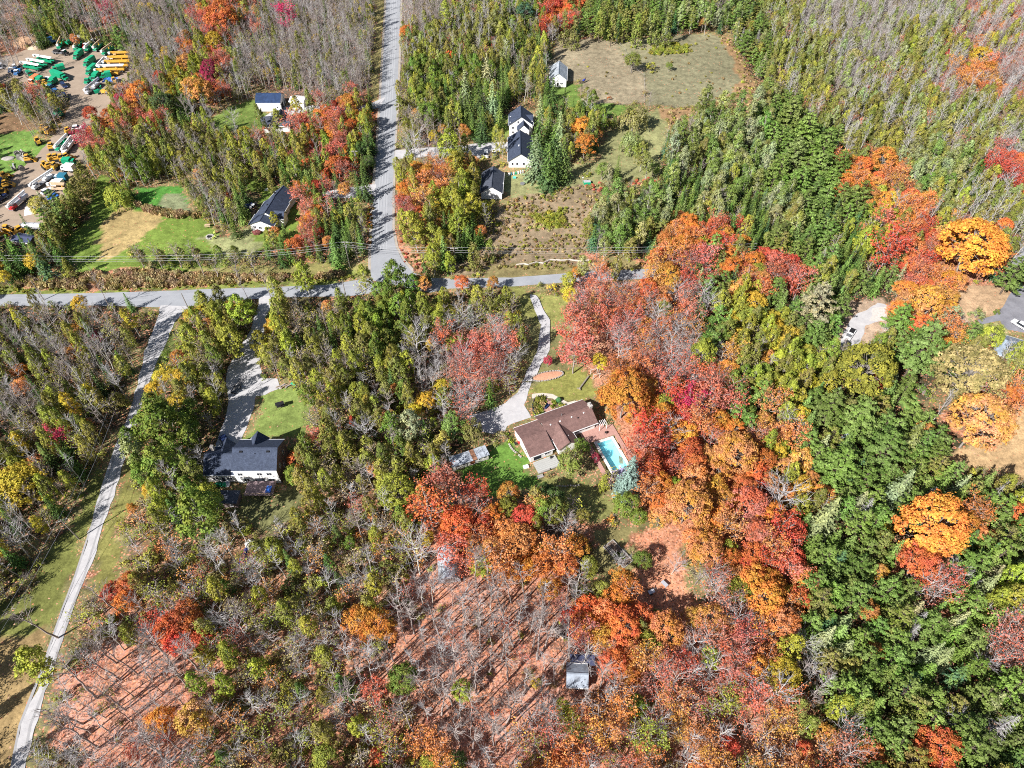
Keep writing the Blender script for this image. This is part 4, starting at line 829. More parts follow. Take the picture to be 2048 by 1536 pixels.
CNAME = dict(YL='yellow', CT='tan', OR='orange', RO='red-orange', RD='bright red', PK='pinkish red', DR='dark purple-red', MG='magenta', YE='yellow', AM='golden orange', YG='yellow-green', GR='mid green', DG='dark green', BG='blue-green', SG='pale sage green',
             OL='olive', CE='olive green', PN='soft green', PG='deep green', BL='silvery blue', GS='grey-green', BR='brown', TN='straw coloured', PO='peach orange')
KNAME = dict(maple=('maple_tree', 'maple', 'tree'), bigmaple=('maple_tree', 'broad maple', 'tree'), roundmaple=('maple_tree', 'small round maple', 'tree'), thin=('thinning_maple_tree', 'half bare maple', 'tree'), thinfull=('thinning_maple_tree', 'thinning maple', 'tree'),
             bigbare=('bare_tree', 'spreading leafless tree', 'bare tree'), bare=('bare_tree', 'slender leafless tree', 'bare tree'), tallbare=('bare_tree', 'tall leafless tree', 'bare tree'), palebare=('bare_tree', 'pale leafless tree', 'bare tree'), barleaf=('sparse_tree', 'sparse-leaved tree', 'sparse tree'), aspen=('aspen_tree', 'slender aspen', 'aspen'), poplar=('poplar_tree', 'leafy poplar', 'poplar'),
             spruce=('spruce_tree', 'pointed spruce', 'spruce'), bluespruce=('blue_spruce_tree', 'dense spruce', 'spruce'), greyspruce=('spruce_tree', 'shaggy spruce', 'spruce'), deadspruce=('dead_spruce_tree', 'dead spruce', 'dead tree'), pine=('pine_tree', 'bushy evergreen', 'evergreen tree'),
             bigpine=('pine_tree', 'large bushy evergreen', 'evergreen tree'), cedar=('cedar_tree', 'narrow cedar', 'cedar'), shrub=('shrub', 'rounded shrub', 'shrub'), brush=('shrub', 'twiggy shrub', 'shrub'), willow=('willow_tree', 'drooping willow', 'willow'))
LEAFLESS = ('bare', 'tallbare', 'palebare', 'bigbare', 'deadspruce')
rt = np.random.default_rng(99)
def tint(c, jit=.12):
    a, b = (c if isinstance(c, tuple) else TWO[c]); k = 1 + rt.normal(size=3) * jit * .5; s = 1 + rt.normal() * jit
    return [float(x) for x in np.clip(np.array(COL[a]) * k * s, .01, .9)], [float(x) for x in np.clip(np.array(COL[b]) * k * s, .01, .9)]
TREES = []          # kind, x, y, height, radius, colour, px-width, hand?, px, py
def add_tree(kind, px, py, wpx, c, hr=1.0, hand=True):
    """crown seen centred on (px,py), wpx wide in the photograph"""
    H0, R0 = REF[kind]; h = H0 * .6
    for _ in range(3):
        x, y = G(px, py, h * .58); _, _, sc = PX(x, y, h * .58); r = wpx / 2 / sc; h = H0 * (r / R0) * hr
        if kind not in ('shrub', 'brush', 'cedar', 'bare'): h = min(max(h, H0 * .45), H0 * 1.35)
    TREES.append((kind, x, y, h, r, c, wpx, hand, px, py))
HAND = """
bigbare 25 215 40 OL|tallbare 60 210 24 OL|tallbare 95 215 24 OL|poplar 15 200 34 OL|poplar 40 180 30 CE|thinfull 75 190 34 PK|roundmaple 60 200 30 DG|roundmaple 90 205 26 DG|maple 5 180 24 RD|tallbare 30 30 26 OL|tallbare 50 240 20 OL|poplar 110 205 26 OL|tallbare 10 90 24 OL|tallbare 30 110 22 OL|bigbare 15 130 36 OL
pine 115 25 40 GR|pine 240 75 38 DG|maple 440 40 70 RO|maple 430 85 40 YE|maple 380 100 34 OR|maple 375 130 42 AM|bigmaple 420 150 42 DR 1.3|maple 402 165 34 OR|maple 320 157 30 RD|maple 350 160 34 YE|maple 275 190 46 OR|maple 262 205 30 PO|maple 240 200 26 DR|maple 330 212 55 DG
maple 182 228 32 RD|roundmaple 185 330 22 OR|thinfull 168 275 36 DR|maple 202 268 18 MG|maple 250 245 22 YE|willow 230 388 62 YG|bigbare 465 240 30 TN|maple 305 185 24 DR|maple 400 188 60 AM|maple 455 110 30 OL|thinfull 210 20 30 MG|maple 215 45 22 RD|thinfull 570 35 40 MG
thinfull 638 202 28 PK|maple 655 227 30 RO|maple 668 212 20 RD|maple 697 210 40 OR|maple 709 232 26 OR|thinfull 587 250 38 PK|maple 613 266 36 OR|maple 619 291 26 RD|thinfull 524 279 32 PK|maple 518 318 28 AM|thinfull 547 296 20 PK|maple 678 290 38 PK|maple 676 334 46 RO|maple 681 259 28 GR|poplar 593 218 32 OL
poplar 555 234 26 OL|maple 492 269 32 YE|spruce 593 318 24 DG|spruce 612 334 26 PG|spruce 561 338 18 DG|maple 596 374 22 OR|maple 634 371 24 RD|maple 461 396 18 RO|spruce 462 438 30 DG|spruce 440 418 26 DG|poplar 549 438 22 OL|maple 549 466 28 AM|thinfull 602 398 42 PK|maple 598 482 28 RO|thinfull 619 456 38 PK
maple 642 467 20 RD|spruce 533 491 22 DG|spruce 559 507 24 DG|spruce 576 501 22 PG|spruce 614 491 20 DG|poplar 485 348 32 YG|cedar 515 357 20 CE|cedar 541 362 20 CE|cedar 567 360 24 CE|spruce 669 502 34 PG|poplar 671 440 30 YG|thin 650 415 40 PK|maple 640 400 24 DR|aspen 630 440 26 OL
maple 814 68 34 OR|maple 901 122 32 RO|greyspruce 974 140 44 GS|greyspruce 958 185 44 DG|greyspruce 985 195 42 GS|spruce 940 215 34 DG|greyspruce 1000 225 30 PG|spruce 930 170 34 GS|greyspruce 962 240 40 DG|maple 858 230 50 GR|poplar 806 215 32 CE|bigbare 824 290 60 OL|poplar 892 295 50 YG|poplar 912 330 44 YG
maple 853 348 38 OR|thinfull 880 352 30 RO|poplar 928 360 38 YG|poplar 900 395 44 YG|maple 804 402 30 RO|thinfull 850 400 40 AM|poplar 830 457 58 YG|poplar 868 470 40 YG|poplar 912 446 50 YG|poplar 949 414 42 YG|aspen 865 420 30 OL|spruce 887 500 36 PG|spruce 917 485 30 DG|cedar 947 510 32 CE|cedar 980 497 24 CE
maple 844 567 36 AM|maple 925 569 36 RO|poplar 787 548 54 GR|poplar 765 585 40 GR|poplar 732 552 36 OL|poplar 609 556 46 YG|poplar 795 617 50 GR|poplar 745 640 46 GR|poplar 845 608 38 YG|bigbare 835 697 70 OL|roundmaple 914 687 54 YG|maple 862 691 26 YE|poplar 770 680 44 GR|poplar 810 660 40 GR|cedar 850 545 26 DG
maple 1152 551 28 OR|aspen 1169 536 26 SG|thinfull 1204 542 36 PO|maple 1314 520 48 RO|bigmaple 1336 560 66 OR|thinfull 1375 565 44 RD|maple 1387 447 26 RO 1.2|maple 1447 450 26 RD 1.2|maple 1530 515 40 RD|maple 1458 540 46 OR 1.1|maple 1504 608 54 YE|maple 1328 634 38 YG|poplar 1445 608 44 OL|poplar 1450 662 50 CE
thinfull 1150 702 68 PK|thinfull 1145 660 60 PK|maple 1200 727 36 YE|poplar 1409 712 60 YG|roundmaple 1096 722 22 DR|bigmaple 1249 792 112 OR|maple 1290 775 60 AM|thinfull 1285 868 74 RD|maple 1380 905 58 RO|thinfull 1380 808 54 MG|bigmaple 1469 908 100 AM|thinfull 1424 790 66 PK|maple 1491 825 44 GR|bluespruce 1262 945 64 BL 1.15
maple 1249 1010 58 GR|maple 1275 1035 40 GR|thinfull 1290 985 56 PO|bigmaple 1375 1010 110 AM|maple 1390 960 70 PO|maple 1500 1010 80 PK|maple 1515 1070 76 PK|bigmaple 1410 1105 84 AM|roundmaple 1140 927 66 CE|roundmaple 1165 893 36 GR|roundmaple 1192 915 20 DR|cedar 1209 962 24 YG|maple 1164 1033 32 OL|bigbare 1130 1060 50 OL
maple 1155 1095 58 OR|maple 1052 1040 64 RD|maple 1018 986 52 OR|maple 1106 998 50 DG|maple 1285 1120 44 GR|maple 1088 985 44 DG|maple 1440 950 60 AM|maple 1345 870 56 OR|maple 1425 860 50 OR|maple 1330 810 50 YG|maple 1320 930 44 RD|bigbare 1340 870 60 OL|thinfull 1235 750 60 PO|maple 1215 800 50 OR
spruce 907 848 18 BG|roundmaple 944 866 56 CE|poplar 882 882 44 OL|poplar 812 848 58 GS|maple 852 805 48 YE|poplar 707 782 38 YG|thinfull 632 874 38 PK|roundmaple 594 918 42 RO|poplar 590 946 44 GR|maple 706 842 16 RD|bigmaple 795 988 90 YG|thinfull 862 1018 84 RO|bigmaple 915 1048 84 RO|thinfull 905 1100 60 PK|thinfull 952 988 52 RD
roundmaple 902 973 30 PG|bigbare 832 1110 92 OL|poplar 697 1086 26 GR|maple 797 888 22 YE|poplar 692 883 42 CE|poplar 617 790 40 GR|thinfull 775 835 26 PO|bigbare 730 860 60 OL|bigmaple 1035 1085 90 PO|maple 1080 1130 60 PO|maple 985 1110 60 AM|maple 1005 1060 56 PO
poplar 325 840 92 GR|poplar 322 925 72 GR|poplar 275 905 58 SG|poplar 385 1030 100 GR|poplar 420 985 50 YG|maple 302 980 38 YE|maple 357 810 48 YE|maple 312 780 40 YE|maple 45 970 96 YE|thinfull 118 873 42 MG|aspen 190 790 30 YE|roundmaple 178 845 18 OR|maple 45 775 44 AM|spruce 140 925 38 DG|maple 267 1020 22 OR
maple 160 608 34 YE|poplar 45 640 30 YG|aspen 262 640 28 YE|maple 150 665 36 AM|maple 150 705 38 AM|thinfull 195 678 20 MG|maple 42 745 36 OR|poplar 480 618 58 YG|poplar 420 615 44 YG|poplar 462 682 58 YG|poplar 375 672 44 YG|roundmaple 335 710 22 GR|maple 325 755 36 YE|spruce 254 600 20 DG|poplar 400 600 30 SG
maple 80 415 46 OL|spruce 75 516 38 BG|spruce 110 500 32 DG|cedar 135 533 22 CE|maple 8 555 32 YE|spruce 30 500 40 DG|spruce 10 520 36 DG|maple 405 410 32 GR|roundmaple 440 385 34 OL
greyspruce 1078 262 56 DG|greyspruce 1108 285 62 DG|greyspruce 1072 305 58 GS|greyspruce 1128 310 50 DG|greyspruce 1098 245 48 PG|greyspruce 1098 325 56 DG|greyspruce 1120 255 44 GS|greyspruce 1106 190 46 DG|spruce 1080 215 30 GS|maple 1160 258 42 OR|maple 1168 292 46 OR|willow 1268 232 66 SG|willow 1262 280 56 SG|poplar 1285 310 36 CE|roundmaple 1266 122 38 GR
roundmaple 1339 132 16 GR|shrub 1304 130 26 OL|roundmaple 1206 340 36 PG|spruce 1236 330 22 PG|roundmaple 1308 338 30 DG|roundmaple 1195 226 38 GR|maple 1050 30 44 BG|maple 1112 15 34 RD|maple 1158 18 22 RD|maple 1180 42 20 RD|maple 1268 32 10 RD|roundmaple 1165 215 26 DG|shrub 1175 345 18 YG|aspen 1296 330 26 SG
bigpine 1580 230 60 PG|bigpine 1612 265 64 PN|bigpine 1650 295 66 PG|bigpine 1590 310 60 PN|bigpine 1635 338 64 PG|bigpine 1560 340 50 PG|bigpine 1600 365 54 PN|bigpine 1682 330 50 PG|bigpine 1545 270 46 PG|bigpine 1660 365 50 PG|maple 1766 325 58 OR|maple 1725 332 38 RO|maple 1806 323 36 OR|maple 1810 376 30 RD
thinfull 2000 352 46 RD|maple 1892 312 20 OR|maple 1978 77 26 YE|maple 1960 115 40 YE|thinfull 1918 160 30 OR|maple 1706 120 40 SG|maple 1588 60 30 SG|bigmaple 1943 497 146 OR|thinfull 1776 500 68 RD|maple 1828 502 50 PO|maple 1548 512 28 RD|bigpine 1636 605 78 GS|bigpine 1630 668 56 PG|maple 1570 675 54 YE
maple 1545 640 42 YE|maple 1613 705 40 YG|maple 1853 608 74 AM|maple 1896 588 32 AM|maple 1981 675 56 YG|bigmaple 1728 745 128 YG|maple 1745 765 40 RD|bigmaple 1936 752 150 TN|bigpine 1848 690 96 PN|bigpine 1800 638 62 PG|pine 1900 638 56 GS|maple 1805 690 38 OR|shrub 1957 624 34 SG|shrub 1996 622 16 GR|bigpine 2030 545 60 PG
bigmaple 1960 845 136 AM|maple 1600 922 56 AM|maple 1646 990 46 AM|bigbare 1570 990 90 OL|greyspruce 1660 1025 70 GS|greyspruce 1806 970 68 GS|greyspruce 1830 872 60 SG|greyspruce 1703 866 34 BL|deadspruce 1730 1020 40 OL|deadspruce 1990 990 34 OL|bigmaple 1862 1060 146 OR|maple 1836 1130 90 RO|maple 2030 1030 60 RO
maple 1766 1070 40 YE|deadspruce 1838 1240 36 OL|deadspruce 1723 1385 30 OL|deadspruce 2006 1450 56 OL|bigbare 1610 1285 60 OL|bigbare 1696 1452 66 OL|bigmaple 1561 1357 86 YE|bigmaple 1868 1497 100 RO|maple 1893 1207 26 YE|maple 2033 1185 42 YE|bigpine 1720 840 90 PN|bigpine 1660 815 80 PN|bigpine 1770 900 90 PG|bigpine 1680 930 84 PG
bigmaple 1244 1252 94 RO|bigmaple 1329 1262 86 AM|maple 1099 1177 56 OR|maple 1386 1237 50 AM|maple 1119 1517 38 RO|maple 1460 1495 46 RD|maple 1274 1412 50 YG|poplar 1426 1312 46 OL|maple 1206 1182 46 OL|roundmaple 1074 1367 26 YE|maple 1126 1417 36 YG|thinfull 1375 1325 46 RD|maple 1530 1200 90 OR|maple 1560 1250 84 PO|maple 1480 1180 60 YG
maple 807 1357 70 GR|maple 924 1382 50 YG|thinfull 752 1382 50 PK|maple 732 1277 32 OR|maple 782 1272 34 AM|maple 756 1514 38 RD|maple 650 1515 60 YG|maple 917 1522 40 DG|poplar 70 1335 76 YG|thinfull 315 1252 52 RD|maple 225 1185 46 RD|maple 390 1440 80 AM|thinfull 337 1467 34 PK|thinfull 272 1505 34 RD
tallbare 65 1235 50 OL|tallbare 215 1200 44 OL|bigbare 120 1370 40 OL|bigbare 280 1290 44 OL|tallbare 350 1350 46 OL|tallbare 210 1390 46 OL|bigbare 310 1400 50 OL|tallbare 140 1440 44 OL|bigbare 230 1480 50 OL|bigbare 60 1500 40 OL|bigbare 690 1300 60 OL|bigbare 880 1290 50 OL|bigbare 1350 1130 40 OL|bigbare 1170 1310 60 OL
poplar 985 60 34 SG|maple 870 60 34 YG|aspen 895 40 26 YG|roundmaple 565 285 20 YG|maple 735 325 30 DG|spruce 727 360 34 DG|maple 722 300 34 DG|spruce 734 290 26 DG|bigbare 1240 1120 40 OL|maple 1015 1250 30 PK"""
for ln_ in HAND.strip().replace('\n', '|').split('|'):
    q = ln_.split()
    if q: add_tree(q[0], float(q[1]), float(q[2]), float(q[3]), q[4], float(q[5]) if len(q) > 5 else 1.0)
# the cedar hedge along the yard and a loose row of shrubs by the road
for i, (a, b) in enumerate([(168, 350), (160, 362), (153, 374), (147, 386), (141, 398), (134, 410), (127, 422), (119, 434), (110, 446), (101, 458), (92, 470), (84, 482), (150, 400), (136, 424), (120, 448), (106, 466)]):
    add_tree('cedar', a, b, 26, 'CE', .95)
for i in range(26):
    a = 262 + i * 9.6; add_tree(['shrub', 'brush', 'poplar', 'barleaf'][i * 7 % 4], a, 512 + (i * 37 % 30) - 12, 24 + i * 5 % 10, ['OL', 'CE', 'TN', 'BR', 'GR'][i * 3 % 5])
for i in range(12): add_tree('brush', 10 + i * 12, 560 - (i * 5 % 12), 20, ['YG', 'TN', 'OL'][i % 3])
for a, b in ((1185, 22), ): pass
for a, b in [(1200, 45), (1225, 52), (1250, 45), (1290, 40), (1310, 50), (1335, 55), (1130, 52), (1150, 60), (1215, 30), (1240, 25), (1275, 55)]: add_tree('cedar', a, b, 26, 'CE', 1.1)
for a, b in [(1360, 30), (1385, 35), (1400, 22), (1415, 38), (1375, 15), (1345, 20)]: add_tree('aspen', a, b, 16, 'SG', 1.2)
for a, b in [(1415, 205), (1440, 220), (1425, 240), (1455, 250), (1480, 215), (1500, 235), (1470, 270), (1440, 275), (1500, 275), (1530, 255), (1510, 205), (1425, 300), (1390, 290), (1370, 330), (1340, 300), (1360, 275)]: add_tree('aspen', a, b, 28, ['PN', 'SG', 'GS'][(a + b) % 3], 1.05)

# ------------------------------------------------------------------ the woods between the trees one can single out
MIX = {
 'x': (4.2, [(2, 'maple', 'OR', 2.2, 3.2), (1.2, 'maple', 'RO', 2, 3), (2, 'thinfull', 'PK', 2.2, 3.2), (1.2, 'maple', 'AM', 2, 3), (2, 'poplar', 'OL', 1.8, 2.6), (1.5, 'poplar', 'YG', 1.8, 2.6), (1.5, 'bare', 'OL', 1.5, 2.2), (1, 'spruce', 'DG', 1.6, 2.2), (1, 'thin', 'RD', 2, 2.8)]),
 'D': (3.9, [(2.5, 'barleaf', 'AM', 2, 2.8), (2, 'barleaf', 'YG', 2, 2.7), (2, 'thin', 'PK', 2.2, 3), (2.2, 'thinfull', 'AM', 2.2, 3), (1.8, 'thinfull', 'PO', 2.2, 3), (1.5, 'bigbare', 'OL', 2.2, 3), (1, 'thinfull', 'YG', 2.2, 3), (1, 'brush', 'OL', 1.8, 2.4), (.5, 'maple', 'YG', 2, 2.6), (.3, 'maple', 'RD', 1.8, 2.4), (1.2, 'palebare', 'OL', 1.6, 2.2)]),  # type: spacing (m), [(weight, kind, colour, radius lo, hi)]
 'G': (5.2, [(4, 'tallbare', 'OL', 1.8, 2.4), (3, 'palebare', 'OL', 1.5, 2.1), (1, 'spruce', 'DG', 2, 2.6), (1, 'shrub', 'OL', 1.4, 2), (1, 'thin', 'BR', 2.5, 3)]),
 'g': (3.1, [(11, 'bare', 'OL', 1.3, 2.1), (5, 'palebare', 'OL', 1.3, 2.0), (3, 'barleaf', 'OL', 1.7, 2.3), (1.2, 'spruce', 'DG', 1.6, 2.2), (1, 'aspen', 'CE', 1.4, 1.9), (.5, 'maple', 'YE', 1.8, 2.4)]),
 's': (4.2, [(6, 'spruce', 'DG', 1.9, 2.7), (3, 'spruce', 'PG', 1.8, 2.6), (1.5, 'poplar', 'OL', 2, 3), (1, 'cedar', 'CE', 1.5, 2), (1, 'barleaf', 'YG', 2, 2.4)]),
 'm': (3.7, [(3, 'poplar', 'OL', 1.7, 2.6), (3, 'barleaf', 'OL', 1.9, 2.5), (2, 'poplar', 'CE', 1.7, 2.5), (2, 'bare', 'OL', 1.4, 2), (1.6, 'palebare', 'OL', 1.4, 2), (1.2, 'thin', 'TN', 2, 2.8), (1.6, 'shrub', 'YG', 1.5, 2.2), (1.5, 'cedar', 'CE', 1.2, 1.8), (1.1, 'poplar', 'YG', 1.8, 2.6), (.6, 'maple', 'AM', 1.8, 2.4), (1, 'spruce', 'DG', 1.6, 2.2), (.8, 'barleaf', 'TN', 2, 2.4)]),
 'n': (3.6, [(2.5, 'bare', 'OL', 1.5, 2.2), (3.2, 'palebare', 'OL', 1.5, 2.2), (3.5, 'barleaf', 'OL', 1.9, 2.5), (2, 'poplar', 'OL', 1.6, 2.3), (1.6, 'spruce', 'DG', 1.6, 2.2), (1.2, 'poplar', 'CE', 1.6, 2.4), (.5, 'aspen', 'YE', 1.5, 1.9), (1.4, 'brush', 'OL', 1.7, 2.4), (.5, 'cedar', 'CE', 1.3, 1.8)]),
 'o': (4.4, [(2.6, 'maple', 'OR', 2.8, 3.9), (2, 'maple', 'AM', 2.6, 3.8), (1.5, 'maple', 'PO', 2.6, 3.8), (1.5, 'thinfull', 'AM', 2.6, 3.6), (2, 'thinfull', 'PO', 2.8, 3.8), (.7, 'thin', 'PK', 2.6, 3.4), (1, 'maple', 'YG', 2.4, 3.4), (.8, 'maple', 'RO', 2.6, 3.8), (.8, 'bigbare', 'OL', 2.6, 3.4)]),
 'r': (4.6, [(3, 'maple', 'RO', 2.6, 4), (2, 'thinfull', 'PK', 2.8, 3.8), (1.5, 'maple', 'RD', 2.4, 3.4), (1.5, 'thinfull', 'RD', 2.6, 3.6), (1, 'maple', 'OR', 2.6, 3.8), (.8, 'bigbare', 'OL', 2.6, 3.4)]),
 'q': (4.6, [(5, 'thin', 'PK', 2.8, 3.9), (3, 'bigbare', 'OL', 2.8, 3.8), (1.6, 'thinfull', 'PK', 2.6, 3.6), (1, 'thin', 'OR', 2.6, 3.6), (.5, 'thinfull', 'AM', 2.2, 3)]),
 'P': (3.8, [(2.5, 'bare', 'OL', 1.2, 1.8), (5, 'tallbare', 'OL', 2.0, 2.9), (3, 'palebare', 'OL', 1.4, 2.0), (1.5, 'bigbare', 'OL', 2.4, 3.2), (.8, 'thin', 'PK', 2, 2.8), (.5, 'brush', 'YG', 1, 1.5)]),
 'd': (3.7, [(1.6, 'palebare', 'OL', 1.6, 2.2), (3, 'brush', 'OL', 1.8, 2.6), (2.5, 'barleaf', 'YG', 2, 2.6), (2, 'barleaf', 'TN', 2, 2.6), (1.8, 'bigbare', 'OL', 2, 2.8), (1.2, 'barleaf', 'AM', 1.9, 2.5), (2.5, 'shrub', 'OL', 1.8, 2.6), (1.5, 'shrub', 'CE', 1.6, 2.4), (1.5, 'poplar', 'OL', 1.7, 2.4), (.8, 'poplar', 'YG', 1.7, 2.3), (1.4, 'bare', 'OL', 1.8, 2.4), (.5, 'thin', 'PK', 1.9, 2.7), (.35, 'cedar', 'DG', 1.2, 1.7)]),
 'y': (4.2, [(4, 'poplar', 'YG', 2, 3), (2, 'maple', 'YE', 2.2, 3.2), (1, 'poplar', 'CE', 1.8, 2.6), (1, 'maple', 'AM', 2, 3), (.8, 'barleaf', 'OL', 2, 2.6)]),
 'w': (4.2, [(1.4, 'palebare', 'OL', 1.6, 2.2), (4, 'poplar', 'GR', 2.2, 3.2), (2, 'poplar', 'CE', 2, 3), (1, 'poplar', 'YG', 2, 2.8), (1, 'barleaf', 'OL', 2, 2.6), (1, 'spruce', 'DG', 1.8, 2.4), (.6, 'bare', 'OL', 1.6, 2.2)]),
 'a': (4.0, [(4, 'aspen', 'SG', 2.1, 2.9), (3, 'poplar', 'GS', 2.2, 3.0), (3, 'aspen', 'PN', 2.1, 2.8), (1.4, 'spruce', 'BG', 1.8, 2.6), (1, 'poplar', 'CE', 2, 2.8), (.8, 'bare', 'OL', 1.5, 2)]),
 'c': (5.0, [(4.5, 'pine', 'PG', 2.9, 4.2), (3, 'pine', 'PN', 2.8, 4), (2, 'pine', 'CE', 2.8, 3.8), (1.6, 'greyspruce', 'GS', 2.2, 3.0), (3, 'spruce', 'PG', 2.1, 2.9), (1, 'spruce', 'BG', 2, 2.8), (.45, 'maple', 'AM', 2, 2.8), (.4, 'deadspruce', 'OL', 1.4, 2)]),
 'C': (4.8, [(6, 'pine', 'PG', 3, 4), (3, 'pine', 'PN', 3, 4), (1, 'spruce', 'BG', 2, 2.8)]),
 'u': (3.9, [(3.8, 'poplar', 'CE', 1.9, 2.8), (2.4, 'poplar', 'OL', 1.9, 2.8), (2.4, 'poplar', 'SG', 2, 2.9), (3, 'palebare', 'OL', 1.5, 2.2), (2, 'barleaf', 'TN', 2, 2.6), (1, 'thin', 'PK', 2, 2.6), (.4, 'maple', 'OR', 1.7, 2.3), (.25, 'maple', 'RD', 1.4, 2), (.8, 'cedar', 'CE', 1.5, 2.1), (.4, 'spruce', 'PG', 1.7, 2.2)]),
 'b': (3.0, [(6, 'palebare', 'OL', 1.3, 2.0), (4, 'bare', 'OL', 1.3, 2.0), (2, 'aspen', 'SG', 1.4, 1.9), (1.2, 'barleaf', 'OL', 1.7, 2.2), (.8, 'cedar', 'CE', 1.3, 1.8)]),
 'k': (3.4, [(4, 'palebare', 'OL', 1.5, 2.1), (3, 'bare', 'OL', 1.5, 2.2), (3, 'thin', 'PK', 2, 2.8), (1.2, 'maple', 'AM', 1.8, 2.4), (1, 'poplar', 'OL', 1.8, 2.4), (.8, 'maple', 'OR', 1.8, 2.4)])}
hx = np.array([t[1] for t in TREES]); hy = np.array([t[2] for t in TREES]); hrad = np.array([t[4] for t in TREES]); placed = {}
def free(x, y, r):
    k = (int(x // 8), int(y // 8))
    for a in (-1, 0, 1):
        for b in (-1, 0, 1):
            for (u, v, s_) in placed.get((k[0] + a, k[1] + b), ()):
                if (u - x) ** 2 + (v - y) ** 2 < ((r + s_) * .58) ** 2: return False
    return True
NEAR = []; FAR = []
def open_at(x, y, grow=0):
    a, b, _ = PX(np.array([x]), np.array([y])); return any(inpoly(a, b, p)[0] for p in OPEN)
g_ = np.random.default_rng(5)
cx = np.arange(-330, 330, 2.1); cy = np.arange(20, 480, 2.1); CXX, CYY = np.meshgrid(cx, cy)
CXX = (CXX + g_.uniform(-.95, .95, CXX.shape)).ravel(); CYY = (CYY + g_.uniform(-.95, .95, CYY.shape)).ravel()
kx, ky, _ = PX(CXX, CYY, 6.0); bx_, by_, _ = PX(CXX, CYY, 0.0)
vis = (kx > -260) & (kx < 2308) & (ky > -190) & (by_ < 1760)
opn = np.zeros(CXX.shape, bool)
for p in OPEN: opn |= inpoly(bx_, by_, p)
for dx in (7, -7):          # keep stems a little clear of roads
    for p in (ROAD_N, ROAD_W, LANE): opn |= inpoly(bx_ + dx, by_, p)
sel = np.where(vis & ~opn)[0]; g_.shuffle(sel)
RG = 4; ryy, rxx = np.mgrid[-64:1664:RG, -256:2304:RG]; RAST = np.zeros(rxx.shape, np.int8)
for j, p in enumerate(OPEN): RAST[inpoly(rxx, ryy, p)] = 2 if j < 3 else np.maximum(1, RAST[inpoly(rxx, ryy, p)])
def hides_open(x, y, h, r):
    sx = np.array([x, x, x - r * .7, x + r * .7, x]); sz = np.array([h * .55, h * .9, h * .6, h * .6, h * .3]); a, b, _ = PX(sx, np.full(5, y), sz)
    v = RAST[np.clip(((b + 64) // RG).astype(int), 0, RAST.shape[0] - 1), np.clip(((a + 256) // RG).astype(int), 0, RAST.shape[1] - 1)]
    return v.max() == 2 or (v > 0).sum() >= 2
for i in sel:
    x, y = CXX[i], CYY[i]; jx_, jy_ = kx[i] + g_.normal() * 14, ky[i] + g_.normal() * 12
    ch = FOREST[int(np.clip(jy_ // 64, 0, 23))][int(np.clip(jx_ // 64, 0, 31))]
    if ch == '.':
        bb = FOREST[int(np.clip(by_[i] // 64, 0, 23))][int(np.clip(bx_[i] // 64, 0, 31))]; ch = bb if bb != '.' else 'm'
        if g_.random() < .45: continue
    sp, mix = MIX[ch]; w = np.array([m[0] for m in mix]); m = mix[g_.choice(len(mix), p=w / w.sum())]
    r = g_.uniform(m[3], m[4]); rr = sp * .5
    if not free(x, y, rr): continue
    if np.any((hx - x) ** 2 + (hy - y) ** 2 < (hrad * .78 + min(r, 2) * .35) ** 2): continue
    H0, R0 = REF[m[1]]; h = H0 * g_.uniform(.62, .98) if m[1] not in ('shrub', 'brush') else H0 * r / R0
    if m[1] in ('maple', 'pine', 'thin', 'thinfull', 'bigbare'): h = max(H0 * .5, H0 * (r / R0) * g_.uniform(.9, 1.15))
    if ch in 'dnu' and m[1] in ('bare', 'palebare', 'thin'): h *= 1.25
    if hides_open(x, y, h, r) and g_.random() < .93: continue
    px_, py_, sc_ = PX(x, y, h * .6)
    placed.setdefault((int(x // 8), int(y // 8)), []).append((x, y, rr))
    off = px_ < -30 or px_ > 2078 or py_ < -25 or py_ > 1570
    T = (m[1], x, y, h, r, m[2], 2 * r * sc_, False, float(px_), float(py_), ch)
    (FAR if off else NEAR).append(T)
# at most 300 of a kind stand alone, the ones that show largest; the rest is massed woodland
bykind = {}
for T in NEAR: bykind.setdefault(KNAME[T[0]][0], []).append(T)
cnt = {}
for T in TREES: cnt[KNAME[T[0]][0]] = cnt.get(KNAME[T[0]][0], 0) + 1
KEEP = []
for k, lst in bykind.items():
    lst.sort(key=lambda t: -t[6] * (1 + .2 * (t[3] / 10))); n = max(0, 296 - cnt.get(k, 0)); KEEP += lst[:n]; FAR += lst[n:]

